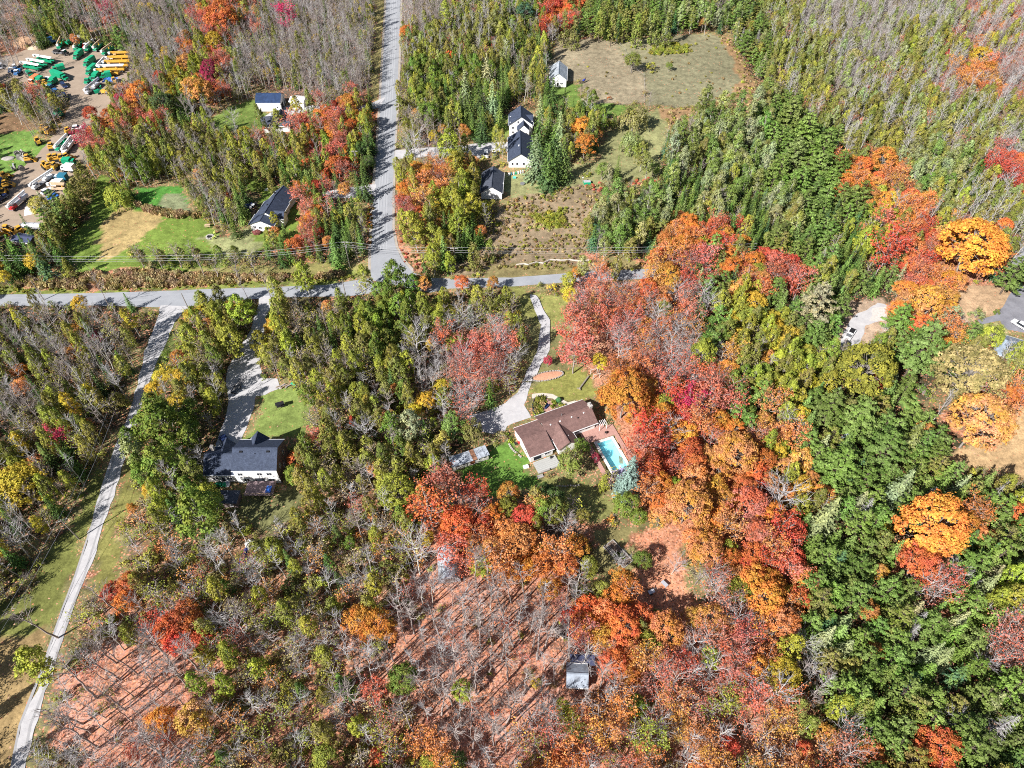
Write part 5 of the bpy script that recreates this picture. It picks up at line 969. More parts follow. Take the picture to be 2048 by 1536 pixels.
# ---- wording
MARKS = [('the largest orange maple', 1943, 497), ('the big tricoloured maple', 1725, 722), ('the silvery blue spruce', 1262, 945), ('the lower right orange maple', 1862, 1060), ('the pine clump', 1620, 290), ('the leaf-strewn clearing', 1320, 1120), ('the log fence', 1100, 527), ('the wide lawn', 240, 470), ('the big yellow maple', 45, 970), ('the bottom left road end', 40, 1480), ('the brown meadow', 1080, 460),
 ('the swimming pool', 1222, 890), ('the brown-roofed bungalow', 1095, 850), ('the slate-roofed house', 490, 920), ('the arched metal hut', 900, 1130), ('the little maple shed', 1155, 1358), ('the road junction', 770, 560),
 ('the horse paddock', 1200, 150), ('the white farmhouse', 1040, 260), ('the dark-roofed farm garage', 985, 370), ('the upper machinery yard', 110, 150), ('the lower machinery yard', 70, 400), ('the navy-roofed outbuilding', 545, 205), ('the lawn house', 545, 420),
 ('the pond', 320, 395), ('the white pickup', 1695, 670), ('the asphalt forecourt', 2010, 620), ('the vegetable bed', 1235, 1110), ('the firewood stack', 1115, 1268), ('the long tin-roofed shed', 938, 912), ('the gravel lane', 190, 1060), ('the lane mouth', 330, 640),
 ('the far paved road', 790, 30), ('the pasture bush', 1266, 122), ('the blue canoe', 488, 1110), ('the bottom edge', 700, 1536), ('the bottom right corner', 2048, 1536), ('the bottom left corner', 0, 1536), ('the top right corner', 2048, 0), ('the tan field', 2000, 900)]
def where(px, py):
    n, a, b = min(MARKS, key=lambda m: (m[1] - px) ** 2 + (m[2] - py) ** 2); dx, dy = px - a, py - b; d = math.hypot(dx, dy)
    if d < 45: return 'right beside ' + n, d
    k = 'right of' if dx > abs(dy) * 1.2 else 'left of' if -dx > abs(dy) * 1.2 else ('below' if dy > 0 else 'above') + (' and right of' if dx > abs(dy) * .35 else ' and left of' if -dx > abs(dy) * .35 else '')
    return k + ' ' + n, d
ORD = ['nearest', 'second', 'third', 'fourth', 'fifth', 'sixth', 'seventh', 'eighth', 'ninth', 'tenth', 'eleventh', 'twelfth', 'thirteenth', 'fourteenth', 'fifteenth', 'sixteenth', 'seventeenth', 'eighteenth', 'nineteenth', 'twentieth'] + ['twenty-' + w for w in ('first', 'second', 'third', 'fourth', 'fifth', 'sixth', 'seventh', 'eighth', 'ninth')] + ['thirtieth'] + ['thirty-' + w for w in ('first', 'second', 'third', 'fourth', 'fifth', 'sixth', 'seventh', 'eighth', 'ninth')] + ['fortieth', 'forty-first', 'forty-second', 'forty-third', 'forty-fourth', 'forty-fifth', 'forty-sixth']
def size_word(w): return 'large ' if w > 75 else 'small ' if w < 24 else ''
REG = {'x': 'mixed red and olive wood', 'D': 'rusty thicket', 'G': 'open leafless wood at the top left', 'g': 'crowded grey wood beside the paved road', 's': 'dark spruce stand', 'm': 'mixed olive thicket around the houses', 'n': 'dim mixed wood left of the gravel lane', 'o': 'orange maple wood', 'r': 'red maple wood', 'q': 'half bare pink maple wood',
       'P': 'sparse wood on pink leaf litter', 'd': 'tangled thicket at the bottom of the photo', 'y': 'yellowing wood by the road bend', 'w': 'green poplar wood', 'a': 'pale aspen stand', 'c': 'dense evergreen wood on the right', 'C': 'deep green pine clump', 'u': 'olive hillside wood at the upper right',
       'b': 'pale stemmed bare wood at the top right', 'k': 'pinkish bare wood in the top right corner'}
groups = {}
for T in TREES + KEEP:
    c = '' if T[0] in LEAFLESS else CNAME[T[5]] + ' '; w_, d = where(T[8], T[9]); groups.setdefault((c, KNAME[T[0]][1], w_), []).append((d, T))
LAB = {}
for (c, k, w_), lst in groups.items():
    lst.sort(key=lambda t: t[0])
    for i, (d, T) in enumerate(lst):
        n = len(lst); base = c + k + ' ' + w_
        lb = base if n == 1 else f'{base}, {ORD[i]} of {n} out' if i < len(ORD) else base
        if len(lb.split()) > 16: lb = lb.replace(' and ', '-', 1)
        if len(lb.split()) > 16: lb = lb.replace(f' of {n} out', ' out')
        s_ = size_word(T[6]); lb = s_ + lb if s_ and len(lb.split()) < 16 else lb
        LAB[id(T)] = (lb, f'{c}{k}s {w_}' if n > 1 else None)
def place_tree(T, label, group, parts):
    kind, x, y, h, r, c = T[:6]; ts = TPL[kind][int(rt.integers(len(TPL[kind])))]; H0, R0 = REF[kind]; nm, _, cat = KNAME[kind]
    sc = (r / R0, r / R0, h / H0); rz = float(rt.random() * 6.283); t1, t2 = tint(c)
    if parts:
        e = empty(nm, (x, y, -.1), rz); e.scale = sc
        put('trunk', ts['trunk'], e); o = put('crown', ts['crown'], e); top = e
    else:
        o = put(nm, ts['all'], None, (x, y, -.1), rz); o.scale = sc; top = o
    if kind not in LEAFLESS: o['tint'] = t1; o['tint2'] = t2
    tag(top, label, cat, group)
for T in TREES: place_tree(T, *LAB[id(T)], T[6] > 26)
for T in KEEP: place_tree(T, *LAB[id(T)], T[6] > 34)

# ------------------------------------------------------------------ massed growth (instanced)
def massed(name, label, kinds, pts, cat=None):
    """pts: kind index, x, y, z, rz, sx, sy, sz, tint, tint2"""
    n = len(pts); src = bpy.data.collections.new(name + '_source'); 
    for i, me in enumerate(kinds):
        o = bpy.data.objects.new(f'{name}_source_{i:02d}', me); src.objects.link(o)
    me = bpy.data.meshes.new(name); me.vertices.add(n)
    A = lambda f: np.array([f(p) for p in pts], np.float32)
    me.vertices.foreach_set('co', A(lambda p: p[1:4]).ravel())
    for k, typ, arr in (('pick', 'INT', A(lambda p: p[0]).astype(np.int32)), ('turn', 'FLOAT_VECTOR', A(lambda p: (0, 0, p[4]))), ('size', 'FLOAT_VECTOR', A(lambda p: p[5:8])),
                        ('tint', 'FLOAT_VECTOR', A(lambda p: p[8])), ('tint2', 'FLOAT_VECTOR', A(lambda p: p[9]))):
        a = me.attributes.new(k, typ, 'POINT'); a.data.foreach_set('vector' if typ == 'FLOAT_VECTOR' else 'value', arr.ravel())
    o = put(name, me)
    ng = bpy.data.node_groups.new(name + '_scatter', 'GeometryNodeTree'); ng.interface.new_socket('Geometry', in_out='INPUT', socket_type='NodeSocketGeometry'); ng.interface.new_socket('Geometry', in_out='OUTPUT', socket_type='NodeSocketGeometry')
    nn = ng.nodes; L = ng.links.new; gi = nn.new('NodeGroupInput'); go = nn.new('NodeGroupOutput'); ip = nn.new('GeometryNodeInstanceOnPoints'); ci_ = nn.new('GeometryNodeCollectionInfo')
    ci_.inputs['Collection'].default_value = src; ci_.inputs['Separate Children'].default_value = True; ci_.inputs['Reset Children'].default_value = True
    def na(k, t):
        x = nn.new('GeometryNodeInputNamedAttribute'); x.data_type = t; x.inputs['Name'].default_value = k; return x.outputs['Attribute']
    mp = nn.new('GeometryNodeMeshToPoints'); L(gi.outputs[0], mp.inputs[0])
    L(mp.outputs[0], ip.inputs['Points']); L(ci_.outputs[0], ip.inputs['Instance']); ip.inputs['Pick Instance'].default_value = True
    L(na('pick', 'INT'), ip.inputs['Instance Index']); L(na('turn', 'FLOAT_VECTOR'), ip.inputs['Rotation']); L(na('size', 'FLOAT_VECTOR'), ip.inputs['Scale']); L(ip.outputs[0], go.inputs[0])
    md = o.modifiers.new('scatter', 'NODES'); md.node_group = ng
    return tag(o, label, cat, None, 'stuff')
KL = []; KIX = {}
for k in TPL:
    KIX[k] = (len(KL), len(TPL[k])); KL += [t['mass'] for t in TPL[k]]
pts = []
for T in FAR:
    s0, n0 = KIX[T[0]]; H0, R0 = REF[T[0]]; t1, t2 = tint(T[5])
    pts.append((s0 + int(rt.integers(n0)), T[1], T[2], -.1, float(rt.random() * 6.28), T[4] / R0, T[4] / R0, T[3] / H0, t1, t2))
massed('distant_woodland', 'woodland that runs together behind and around the single trees', KL, pts, 'woodland')
# undergrowth: low bushes, saplings and weeds filling the woods
und = [T_shrub(300 + i, 1.5, 1.2, 9, 14, .30, 26).make('low_bush', M_TWIG, M_LEAF)['mass'] for i in range(4)]
def T_tuft(seed, H=.9, Rr=.5, n=70):
    t = Tree(seed); g = t.g; P = g.normal(size=(n, 3)) * [Rr * .5, Rr * .5, 0]; P[:, 2] = H * (.25 + .4 * g.random(n)); d = unit(P * [.8, .8, 0] + g.normal(size=(n, 3)) * .25 + [0, 0, 1.]); nn_ = unit(g.normal(size=(n, 3)) * [1, 1, .3])
    t.leaves(P, nn_, np.full(n, H * .5), g.random(n), g.random(n), 1.8, d); t.tube([[0, 0, 0], [0, 0, H * .5]], [.02, .01], 3, False); return t
tuf = [T_tuft(320 + i).make('tuft', M_TWIG, M_LEAF)['mass'] for i in range(3)]
UC = {'D': ('PK', 'BR', 'AM', 'OL', 'TN'), 'x': ('BR', 'OL', 'YG'), 'G': ('BR', 'OL'), 'g': ('BR', 'OL', 'CE'), 'P': ('YG', 'BR', 'PK'), 'd': ('BR', 'OL', 'OL', 'TN', 'YG', 'CE', 'AM'), 'q': ('PK', 'BR', 'PO'), 'o': ('OR', 'BR', 'YG'), 'r': ('PK', 'BR', 'OR'), 'c': ('DG', 'PG'), 'C': ('DG',), 's': ('DG', 'OL'), 'n': ('OL', 'BR', 'CE', 'BR'), 'm': ('OL', 'YG', 'CE', 'BR'), 'a': ('CE', 'OL', 'TN'), 'b': ('BR', 'OL', 'CE'), 'u': ('CE', 'OL', 'BR'), 'k': ('PK', 'BR', 'OL'), 'w': ('GR', 'OL'), 'y': ('YG', 'OL', 'YE')}
UD = {'D': .5, 'x': .5, 'P': .3, 'q': .16, 'o': .2, 'r': .2, 'c': .2, 'C': .2, 's': .35, 'd': .8, 'm': .75, 'n': .75, 'g': .5, 'G': .3, 'b': .5, 'k': .5, 'u': .5}
pts = []
for i in sel:
    jx_, jy_ = bx_[i] + g_.normal() * 10, by_[i] + g_.normal() * 10
    if not (-60 < jx_ < 2110 and -60 < jy_ < 1600): continue
    ch = FOREST[int(np.clip(jy_ // 64, 0, 23))][int(np.clip(jx_ // 64, 0, 31))]
    if ch == '.': ch = 'm'
    if g_.random() > UD.get(ch, .5) * .42: continue
    k = g_.uniform(.6, 1.5) * (.6 if ch in 'Pq' else 1); t1, t2 = tint(UC[ch][int(g_.integers(len(UC[ch])))])
    pts.append((int(g_.integers(4)), CXX[i], CYY[i], -.1, float(g_.random() * 6.28), k, k, k * g_.uniform(.7, 1.3), t1, t2))
massed('undergrowth', 'low brush and saplings covering the floor of the woods', und, pts, 'undergrowth')
def fill(poly, dens, cols, lo, hi, zs=1.0, sel_=3):
    w = [G(*p) for p in poly]; x0, x1 = min(a for a, b in w), max(a for a, b in w); y0, y1 = min(b for a, b in w), max(b for a, b in w)
    n = int((x1 - x0) * (y1 - y0) * dens); x = g_.uniform(x0, x1, n); y = g_.uniform(y0, y1, n); m = inpoly(x, y, w); out = []
    for a, b in zip(x[m], y[m]):
        if vnoise(a, b, 4, 21) + .35 * g_.random() < .42: continue
        k = g_.uniform(lo, hi); t1, t2 = tint(cols[int(g_.integers(len(cols)))]); out.append((int(g_.integers(sel_)), a, b, -.12, float(g_.random() * 6.28), k, k, k * zs, t1, t2))
    return out
reed = fill(pl("10,574 90,556 240,541 340,546 520,552 690,545 690,556 520,563 400,571 200,579"), 1.1, ['CT', 'CT', 'CT', 'BR'], 1.0, 1.7, 1.2) + fill(pl("275,410 330,424 400,430 402,438 330,434 285,420"), 2.2, ['CT', 'BR'], 1.1, 1.7, 1.4)
massed('cattail_reeds', 'dry brown cattails filling the ditch and the pond edge', tuf, reed, 'reeds')
grass = []
COLG = {}
grass += fill(pl("985,425 1022,398 1110,376 1330,360 1342,372 1200,386 1180,440 1165,520 1300,528 1300,540 1000,538 900,548 960,500"), .6, ['BR', 'OL', 'CT', 'BR'], .4, .95)
grass += fill(pl("1160,370 1340,352 1345,366 1190,384"), .8, ['BR', 'PK', 'TN'], .7, 1.2) + fill(pl("1060,430 1135,415 1130,455 1080,450"), .9, ['YG', 'OL'], .8, 1.6)
grass += fill(pl("1425,64 1462,78 1485,120 1530,182 1500,235 1400,232 1340,262 1320,218 1380,214 1470,186 1480,160 1462,100"), .35, ['BR', 'CT', 'OL', 'BR'], .5, 1.1)
grass += fill(pl("1240,80 1430,70 1462,110 1470,180 1300,200 1292,150"), .018, ['OL', 'BR'], .5, 1.0) + fill(pl("1300,95 1335,85 1385,92 1380,105 1340,108 1300,112"), .6, ['YG', 'YG', 'CE'], .8, 1.5)
grass += fill(pl("1114,74 1230,80 1290,140 1290,206 1165,205 1130,160 1096,120"), .006, ['BR', 'OL'], .5, .9)
grass += fill(pl("735,390 747,388 742,500 735,530"), .6, ['BR', 'OR', 'OL'], .6, 1.1) + fill(pl("798,470 822,495 862,540 856,552 828,544 806,520"), .4, ['BR', 'PK'], .5, .9)
grass += fill(pl("-60,570 200,578 520,564 735,547 738,553 650,566 545,570 320,579 -60,588"), .5, ['YG', 'CE', 'OL'], .5, .9)
massed('rough_grass', 'rough tussocks of meadow and verge grass', tuf, grass, 'grass')
# ------------------------------------------------------------------ vehicles and machinery
GRN = mat('truck_green', (.01, .26, .13), .4, .18, 1.2); GRNL = mat('hood_green', (.015, .34, .17), .35, .15, 1.2); YEL = mat('machine_yellow', (.62, .34, .05), .5, .25, 2); BLU = mat('truck_blue', (.03, .13, .32), .4, .15, 1.5); TEAL = mat('teal_paint', (.03, .16, .24), .5, .2, 1.5)
ORG = mat('orange_paint', (.70, .20, .08), .5, .15, 1.5); RED = mat('red_paint', (.45, .03, .03), .4, .15, 1.5); TAN = mat('boom_tan', (.52, .38, .25), .6, .2, 1.5); SIL = mat('silver_metal', (.62, .62, .66), .35, .15, 1.5, metal=.4); NVY = mat('dark_navy_paint', (.02, .035, .10), .4, .2, 1.5)
PAINT = dict(g=(GRN, 'green'), w=(WHITE_P, 'white'), y=(YEL, 'yellow'), b=(BLU, 'blue'), t=(TEAL, 'teal'), o=(ORG, 'orange'), r=(RED, 'red'), k=(BLACK, 'black'), n=(NVY, 'dark navy'), s=(SIL, 'silver'), a=(TAN, 'tan'))
_wm = MB().cyl((0, -.16, 0), (0, .16, 0), .48, 12).mesh('wheel', RUBBER); _rm = MB().cyl((0, -.17, 0), (0, .17, 0), .22, 8).mesh('rim', STEEL)
_ws = MB().cyl((0, -.11, 0), (0, .11, 0), .33, 12).mesh('car_wheel', RUBBER); _rs = MB().cyl((0, -.12, 0), (0, .12, 0), .17, 8).mesh('car_rim', SIL)
def wheels(t, xs, y, small=False):
    for x in xs:
        for s_ in (-1, 1):
            w = put('wheel', _ws if small else _wm, t, (x, s_ * y, .33 if small else .48)); put('rim', _rs if small else _rm, w)
def seg(p, q):
    a, b = Vector(G(*p)), Vector(G(*q)); return (a + b) / 2, (b - a).length, rot_of(a, b)
def truck(rear, front, c, body, label, boom=None, hood=True, bc='w', bl=None, group=None, size=1.0):
    """working truck: cab at +x, body behind, optional boom lying along it"""
    ctr, L, rz = seg(rear, front); L = min(max(L, 5.2), 10.5); t = empty('truck', (ctr.x, ctr.y, 0), rz); tag(t, label, 'truck', group)
    P = PAINT[c][0]; W = 2.3
    MB().box(0, 0, .62, L * .98, .9, .22).build('chassis', BLACK, t)
    xc = L / 2 - (1.5 if hood else .95)
    cb = MB().box(xc - .35, 0, .84, 1.5, W * .9, .75).box(xc - .35, 0, 1.59, 1.45, W * .88, .75, tx=.82, ty=.88).build('cab', P, t)
    MB().box(xc - .35, 0, 2.345, 1.15, W * .74, .05).build('cab_roof', WHITE_P if c != 'g' else GRNL, cb)
    MB().add([(xc + .39, -.86, 1.62), (xc + .39, .86, 1.62), (xc + .27, .76, 2.28), (xc + .27, -.76, 2.28)], [(0, 1, 2, 3)]).build('windscreen', GLASS, cb)
    for s_ in (-1, 1): MB().box(xc - .35, s_ * (W * .44 - .04), 1.68, .9, .06, .5).build('side_window', GLASS, cb)
    if hood:
        MB().box(xc + .95, 0, .8, 1.1, W * .8, .72, tx=.95, ty=.86).build('hood', P, t); 
    MB().box(L / 2 + .02, 0, .55, .18, W * .9, .28).build('bumper', STEEL, t)
    for s_ in (-1, 1): MB().box(L / 2 - .01, s_ * .78, .9, .08, .24, .2).build('headlight', SIL, t)
    lb = xc - 1.15 + L / 2; xb = -L / 2 + lb / 2
    if body == 'box': MB().box(xb, 0, .84, lb - .1, W, 2.0).build('box_body', P, t); MB().box(xb, 0, 2.85, lb, W + .08, .08).build('box_roof', GRNL if c == 'g' else P, t)
    if body == 'chip':
        MB().box(xb, 0, .84, lb - .1, W, 1.55).build('chip_box', P, t); MB().box(xb, 0, 2.4, lb + .2, W + .06, .5, ty=.75, tx=.97).build('chip_roof', GRNL if c == 'g' else P, t)
    if body == 'bins':
        for s_ in (-1, 1): MB().box(xb, s_ * .85, .84, lb - .1, .55, .95).build('tool_bin', P, t)
        MB().box(xb, 0, .84, lb - .2, 1.1, .2).build('deck', BLACK, t)
    if body == 'flat': MB().box(xb, 0, .86, lb, W, .16).build('flatbed', mat('bed_grey', (.2, .2, .21), .8, .3, 2), t); MB().box(xb - lb * .1, 0, 1.03, lb * .5, W * .7, .7).build('load', P, t)
    if body == 'dump': MB().box(xb, 0, .95, lb - .1, W * .8, 1.1, tx=1.02, ty=1.22).build('dump_body', PAINT[bc][0], t); MB().box(xb, 0, 2.06, lb - .2, W * .9, .06).build('tailboard_cover', PAINT[bl or 's'][0], t)
    if boom:
        B = PAINT[boom][0]; x0 = xc - 1.3
        MB().cyl((xb - .2, 0, .95), (xb - .2, 0, 2.7), .38, 10).build('turret', PAINT['y'][0] if boom in 'ya' else P, t)
        bo = MB(); bo.box(0, 0, 0, L * 1.02, .42, .42).build('boom', B, t, (-.2, .1, 2.95)); MB().box(0, 0, 0, L * .9, .34, .3).build('lower_boom', B, t, (-.3, .52, 2.6))
        k = MB(); k.box(0, 0, 0, .85, .85, .85, taper=1.08).build('bucket', WHITE_P, t, (L / 2 + .55, .35, 2.35))
    wheels(t, (L / 2 - 1.2, -L / 2 + 1.3) if L < 8 else (L / 2 - 1.3, -L / 2 + 1.1, -L / 2 + 2.25), 1.02)
    return t
def car(rear, front, c, label, kind='car', cat=None):
    ctr, L, rz = seg(rear, front); L = min(max(L, 4.5), 5.8); t = empty('pickup_truck' if kind == 'pickup' else 'parked_car', (ctr.x, ctr.y, 0), rz); tag(t, label, cat or ('pickup truck' if kind == 'pickup' else 'car')); P = PAINT[c][0]; W = 1.85; h = 1.0 if kind == 'pickup' else .82
    prof = [(-L / 2, .35), (L / 2 - .1, .35), (L / 2, .6), (L / 2 - .05, h - .08), (L / 2 - 1.0, h), (-L / 2 + .1, h), (-L / 2, h - .15)]
    m = MB(); n = len(prof)
    m.add([(x, -W / 2, z) for x, z in prof] + [(x, W / 2, z) for x, z in prof], [tuple(range(n)), tuple(range(2 * n - 1, n - 1, -1))] + [((i + 1) % n, i, n + i, n + (i + 1) % n) for i in range(n)]); m.build('body', P, t)
    a, b = (-.2, 1.5) if kind == 'pickup' else (-L / 2 + .35, L / 2 - 1.35)
    hh = .68; m = MB(); m.add([(a, -W * .46, h), (b, -W * .46, h), (b, W * .46, h), (a, W * .46, h), (a + .35, -W * .38, h + hh), (b - .65, -W * .38, h + hh), (b - .65, W * .38, h + hh), (a + .35, W * .38, h + hh)], [(0, 1, 5, 4), (1, 2, 6, 5), (2, 3, 7, 6), (3, 0, 4, 7)]); m.build('windows', GLASS, t)
    MB().box((a + b) / 2 - .15, 0, h + hh, b - a - .98, W * .77, .05, taper=.96).build('roof', P, t)
    for s_ in (-1, 1):
        MB().box(L / 2 - .06, s_ * .66, .62, .12, .34, .16).build('headlight', SIL, t); MB().box(-L / 2 + .04, s_ * .72, .65, .1, .26, .2).build('tail_light', RED, t)
    if kind == 'pickup': MB().box(-L / 4 - .3, 0, h + .005, L / 2 - .5, W * .8, .03).build('bed', BLACK, t)
    wheels(t, (L / 2 - .95, -L / 2 + .95), .84, True); return t
def machine(px, py, c, label, rz=0., s=1.0, name='wood_chipper', cat='machine'):
    """towable chipper / grinder: engine box, feed chute, drum, drawbar, two wheels"""
    x, y = G(px, py); t = empty(name, (x, y, 0), rz); t.scale = (s, s, s); tag(t, label, cat); P = PAINT[c][0]
    MB().box(.2, 0, .6, 1.7, 1.3, 1.1, taper=.9).build('engine_housing', P, t); MB().box(-1.3, 0, .7, 1.2, 1.5, .9, tx=1.1, ty=.7).build('feed_tray', P, t)
    MB().tube([(.6, 0, 1.7), (.7, 0, 2.4), (1.2, 0, 2.8)], [.26, .22, .2], 8).build('discharge_chute', P, t); MB().cyl((0, -.7, .95), (0, .7, .95), .42, 12).build('drum', STEEL, t)
    MB().box(2.0, 0, .5, 1.9, .14, .14).build('drawbar', BLACK, t); MB().box(.1, 0, 1.71, .7, .8, .25).build('radiator', BLACK, t)
    wheels(t, (0.1,), .85, True)
def stumper(px, py, label, rz=0., s=1.0):
    """yellow tracked loader with arms and bucket"""
    x, y = G(px, py); t = empty('compact_loader', (x, y, 0), rz); t.scale = (s, s, s); tag(t, label, 'loader')
    for q in (-1, 1): MB().box(0, q * .75, .05, 2.2, .38, .62, tx=.8).build('track', RUBBER, t); MB().tube([(-.9, q * .62, 1.5), (.3, q * .62, 1.7), (1.5, q * .62, .7)], .11, 6).build('lift_arm', YEL, t)
    MB().box(-.25, 0, .6, 1.7, 1.1, .8, taper=.92).build('body', YEL, t); MB().box(-.1, 0, 1.4, .9, .9, .75, taper=.85).build('cab', BLACK, t); MB().box(-.1, 0, 2.16, 1.0, .95, .08).build('cab_roof', YEL, t)
    MB().add([(1.4, -.85, .15), (2.1, -.85, .1), (2.0, -.85, .25), (1.5, -.85, .85), (1.4, .85, .15), (2.1, .85, .1), (2.0, .85, .25), (1.5, .85, .85)], [(0, 1, 2, 3), (7, 6, 5, 4), (0, 4, 5, 1), (0, 3, 7, 4), (3, 2, 6, 7)]).build('bucket', YEL, t)
T_ = truck
T_((92, 90), (81, 93), 'w', 'flat', 'white flatbed truck at the left end of the top yard row, beside the dirt mound', hood=False)
T_((97, 89), (118, 84), 'b', 'box', 'blue box truck with white cab in the top yard row', hood=False)
T_((126, 86), (119, 101), 'g', 'bins', 'green truck with tan boom third in the top yard row', 'a')
machine(143, 88, 'g', 'green chipper with yellow frame in the top yard row', 1.2, 1.3)
T_((108, 106), (138, 111), 'k', 'flat', 'black flatbed truck carrying a green box in front of the top row'); MB().box(0, 0, 1.9, 2.6, 2.2, 1.0, taper=.85)
T_((168, 86), (152, 104), 'g', 'bins', 'green truck with rusty tan boom in the middle of the top yard row', 'a')
T_((162, 83), (150, 85), 'w', 'box', 'white box truck behind the green ones in the top yard row', hood=False)
T_((190, 92), (174, 106), 'g', 'bins', 'green truck with white boom right of the red one', 'w')
T_((183, 90), (170, 100), 'r', 'flat', 'small red truck squeezed between green trucks in the top row')
T_((205, 92), (191, 105), 'g', 'bins', 'green truck with long tan boom near the top right of the yard', 'a')
T_((227, 99), (208, 113), 'g', 'bins', 'green truck with tan boom at the very right of the top row', 'a')
T_((166, 109), (151, 122), 'g', 'chip', 'big green chip truck facing down the yard road, uppermost of three')
T_((190, 122), (171, 136), 'g', 'chip', 'big green chip truck facing down the yard road, middle of three')
T_((194, 138), (176, 153), 'g', 'chip', 'big green chip truck facing down the yard road, lowest of three')
T_((188, 158), (173, 171), 'g', 'flat', 'green flat truck below the three chip trucks'); T_((199, 154), (187, 167), 'g', 'box', 'green box truck beside the flat truck, right of the yard road')
for i, (a, b, y) in enumerate([(268, 226, 116), (262, 220, 125), (260, 214, 134), (252, 206, 142), (240, 198, 150)]):
    T_((a, y), (b, y + 1), 'y', 'bins', f'{["uppermost", "second", "third", "fourth", "lowest"][i]} of five yellow boom trucks parked side by side facing left', 'w' if i in (3,) else 'y')
T_((212, 128), (199, 142), 't', 'bins', 'teal truck with white boom beside the yellow boom trucks', 'w'); T_((222, 155), (204, 158), 'g', 'box', 'green box truck below the row of yellow boom trucks')
T_((205, 166), (171, 194), 's', 'flat', 'long silver crane truck at the lower right of the upper yard', 's'); machine(202, 187, 'g', 'green chipper below the silver crane truck', .6, 1.2); machine(216, 188, 'y', 'yellow square machine right of the green chipper', 0, 1.2, 'generator')
stumper(231, 167, 'yellow loader among the brush right of the upper yard', 2.0, 1.3)
bt = MB(); g0 = np.random.default_rng(8)
for i in range(8):
    for j in range(7): bt.v.append((i * .8, j * .8, .9 + .7 * g0.random()))
for i in range(7):
    for j in range(6): bt.f.append((i * 7 + j, (i + 1) * 7 + j, (i + 1) * 7 + j + 1, i * 7 + j + 1))
tag(bt.build('tarpaulin', mat('faded_blue_tarp', (.06, .18, .55), .5, .25, 1.5), None, (*G(206, 170), 0)), 'bright blue tarpaulin over machine parts beside the silver crane truck', 'tarpaulin')
T_((109, 128), (77, 122), 'g', 'bins', 'green truck with long white boom, uppermost of the three on the left island', 'w'); T_((95, 136), (64, 130), 'g', 'bins', 'green truck with long white boom, middle of the three on the left island', 'w'); T_((84, 142), (51, 136), 'g', 'bins', 'green truck with long white boom, lowest of the three on the left island', 'w')
T_((132, 139), (104, 146), 'g', 'chip', 'large green chip truck casting its shadow on the yard bend'); T_((108, 152), (137, 163), 'g', 'box', 'green truck with open hood below the large chip truck')
T_((33, 141), (24, 147), 'b', 'flat', 'blue truck at the left end of the vehicle island, left one'); T_((42, 144), (34, 153), 'b', 'flat', 'blue truck at the left end of the vehicle island, right one'); T_((44, 137), (28, 140), 'k', 'flat', 'black flatbed above the two blue trucks')
T_((56, 146), (66, 156), 'g', 'flat', 'green flat truck right of the blue trucks'); T_((80, 160), (62, 172), 'o', 'box', 'orange box truck on the vehicle island', hood=False); car((104, 162), (86, 159), 'w', 'white car between the orange truck and the green trucks')
T_((86, 164), (74, 173), 'g', 'box', 'green box truck just right of the orange truck'); stumper(93, 171, 'yellow loader between two green trucks on the island', .3, 1.2); T_((113, 165), (101, 174), 'g', 'box', 'green box truck right of the yellow loader on the island')
T_((103, 176), (92, 183), 't', 'flat', 'teal flat truck at the lower side of the island'); car((117, 187), (106, 180), 'b', 'blue and white car below the green trucks'); car((124, 168), (134, 178), 'n', 'dark navy car nearest the yard bend'); car((128, 188), (134, 202), 'n', 'dark navy car at the bottom tip of the island'); car((112, 190), (122, 196), 'n', 'dark car half under the trees left of the bottom tip')
machine(98, 229, 'g', 'green machine standing alone left of the yard road', .4, 1.6); machine(121, 233, 'g', 'green machine right of its twin by the yard road', -.4, 1.4)
for i, (x, y, r, l) in enumerate([(91, 262, .3, 'left of the first pair beside the yard road'), (99, 268, 1.5, 'right of the first pair beside the yard road'), (79, 288, 2.2, 'standing alone on the grass by the yard road'), (140, 268, .8, 'half under the red trees right of the yard road'), (107, 299, .2, 'left of the two white booms'),
     (106, 322, 1.0, 'first in the upper row below the white booms'), (116, 321, .3, 'second in the upper row below the white booms'), (126, 322, 1.9, 'third in the upper row below the white booms'), (137, 320, .9, 'last in the upper row below the white booms'), (93, 336, 2.4, 'first in the lower row below the white booms'), (102, 339, .6, 'second in the lower row below the white booms'), (113, 338, 1.3, 'last in the lower row below the white booms'),
     (60, 323, .2, 'beside the grey drums on the grass'), (13, 358, 1.1, 'upper of two at the left edge'), (16, 374, .4, 'lower of two at the left edge'), (11, 390, 2.0, 'brownish one at the left edge below the others')]):
    stumper(x, y, 'yellow tracked loader ' + l, r, 1.35)
T_((139, 282), (116, 305), 'g', 'bins', 'green truck with white boom, left of the slanting pair', 'w'); T_((148, 286), (130, 310), 'w', 'bins', 'white truck with white boom, right of the slanting pair', 'w'); car((150, 258), (162, 257), 'w', 'white car tucked behind the red trees by the yard road')
T_((134, 330), (152, 330), 'g', 'box', 'green box truck against the hedge top', hood=False); T_((152, 343), (125, 341), 'w', 'box', 'white box truck next to the hedge', hood=False); T_((136, 362), (114, 361), 't', 'box', 'teal box truck next to the hedge', hood=False)
T_((112, 352), (68, 382), 'w', 'flat', 'white crane truck with very long boom in the lower yard', 'w'); T_((130, 374), (104, 372), 'w', 'box', 'white box trailer truck below the teal one', hood=False); car((90, 387), (101, 381), 'w', 'white van below the crane truck'); T_((136, 381), (107, 380), 'a', 'bins', 'tan boom truck against the hedge', 'a')
T_((56, 396), (24, 424), 'r', 'dump', 'red truck with white crane and dump body in the lower yard', 'w', bc='s', bl='s')
T_((2, 371), (-6, 379), 'b', 'box', 'blue truck cut off by the left edge'); T_((10, 397), (0, 404), 'n', 'flat', 'dark truck at the left edge of the lower yard')
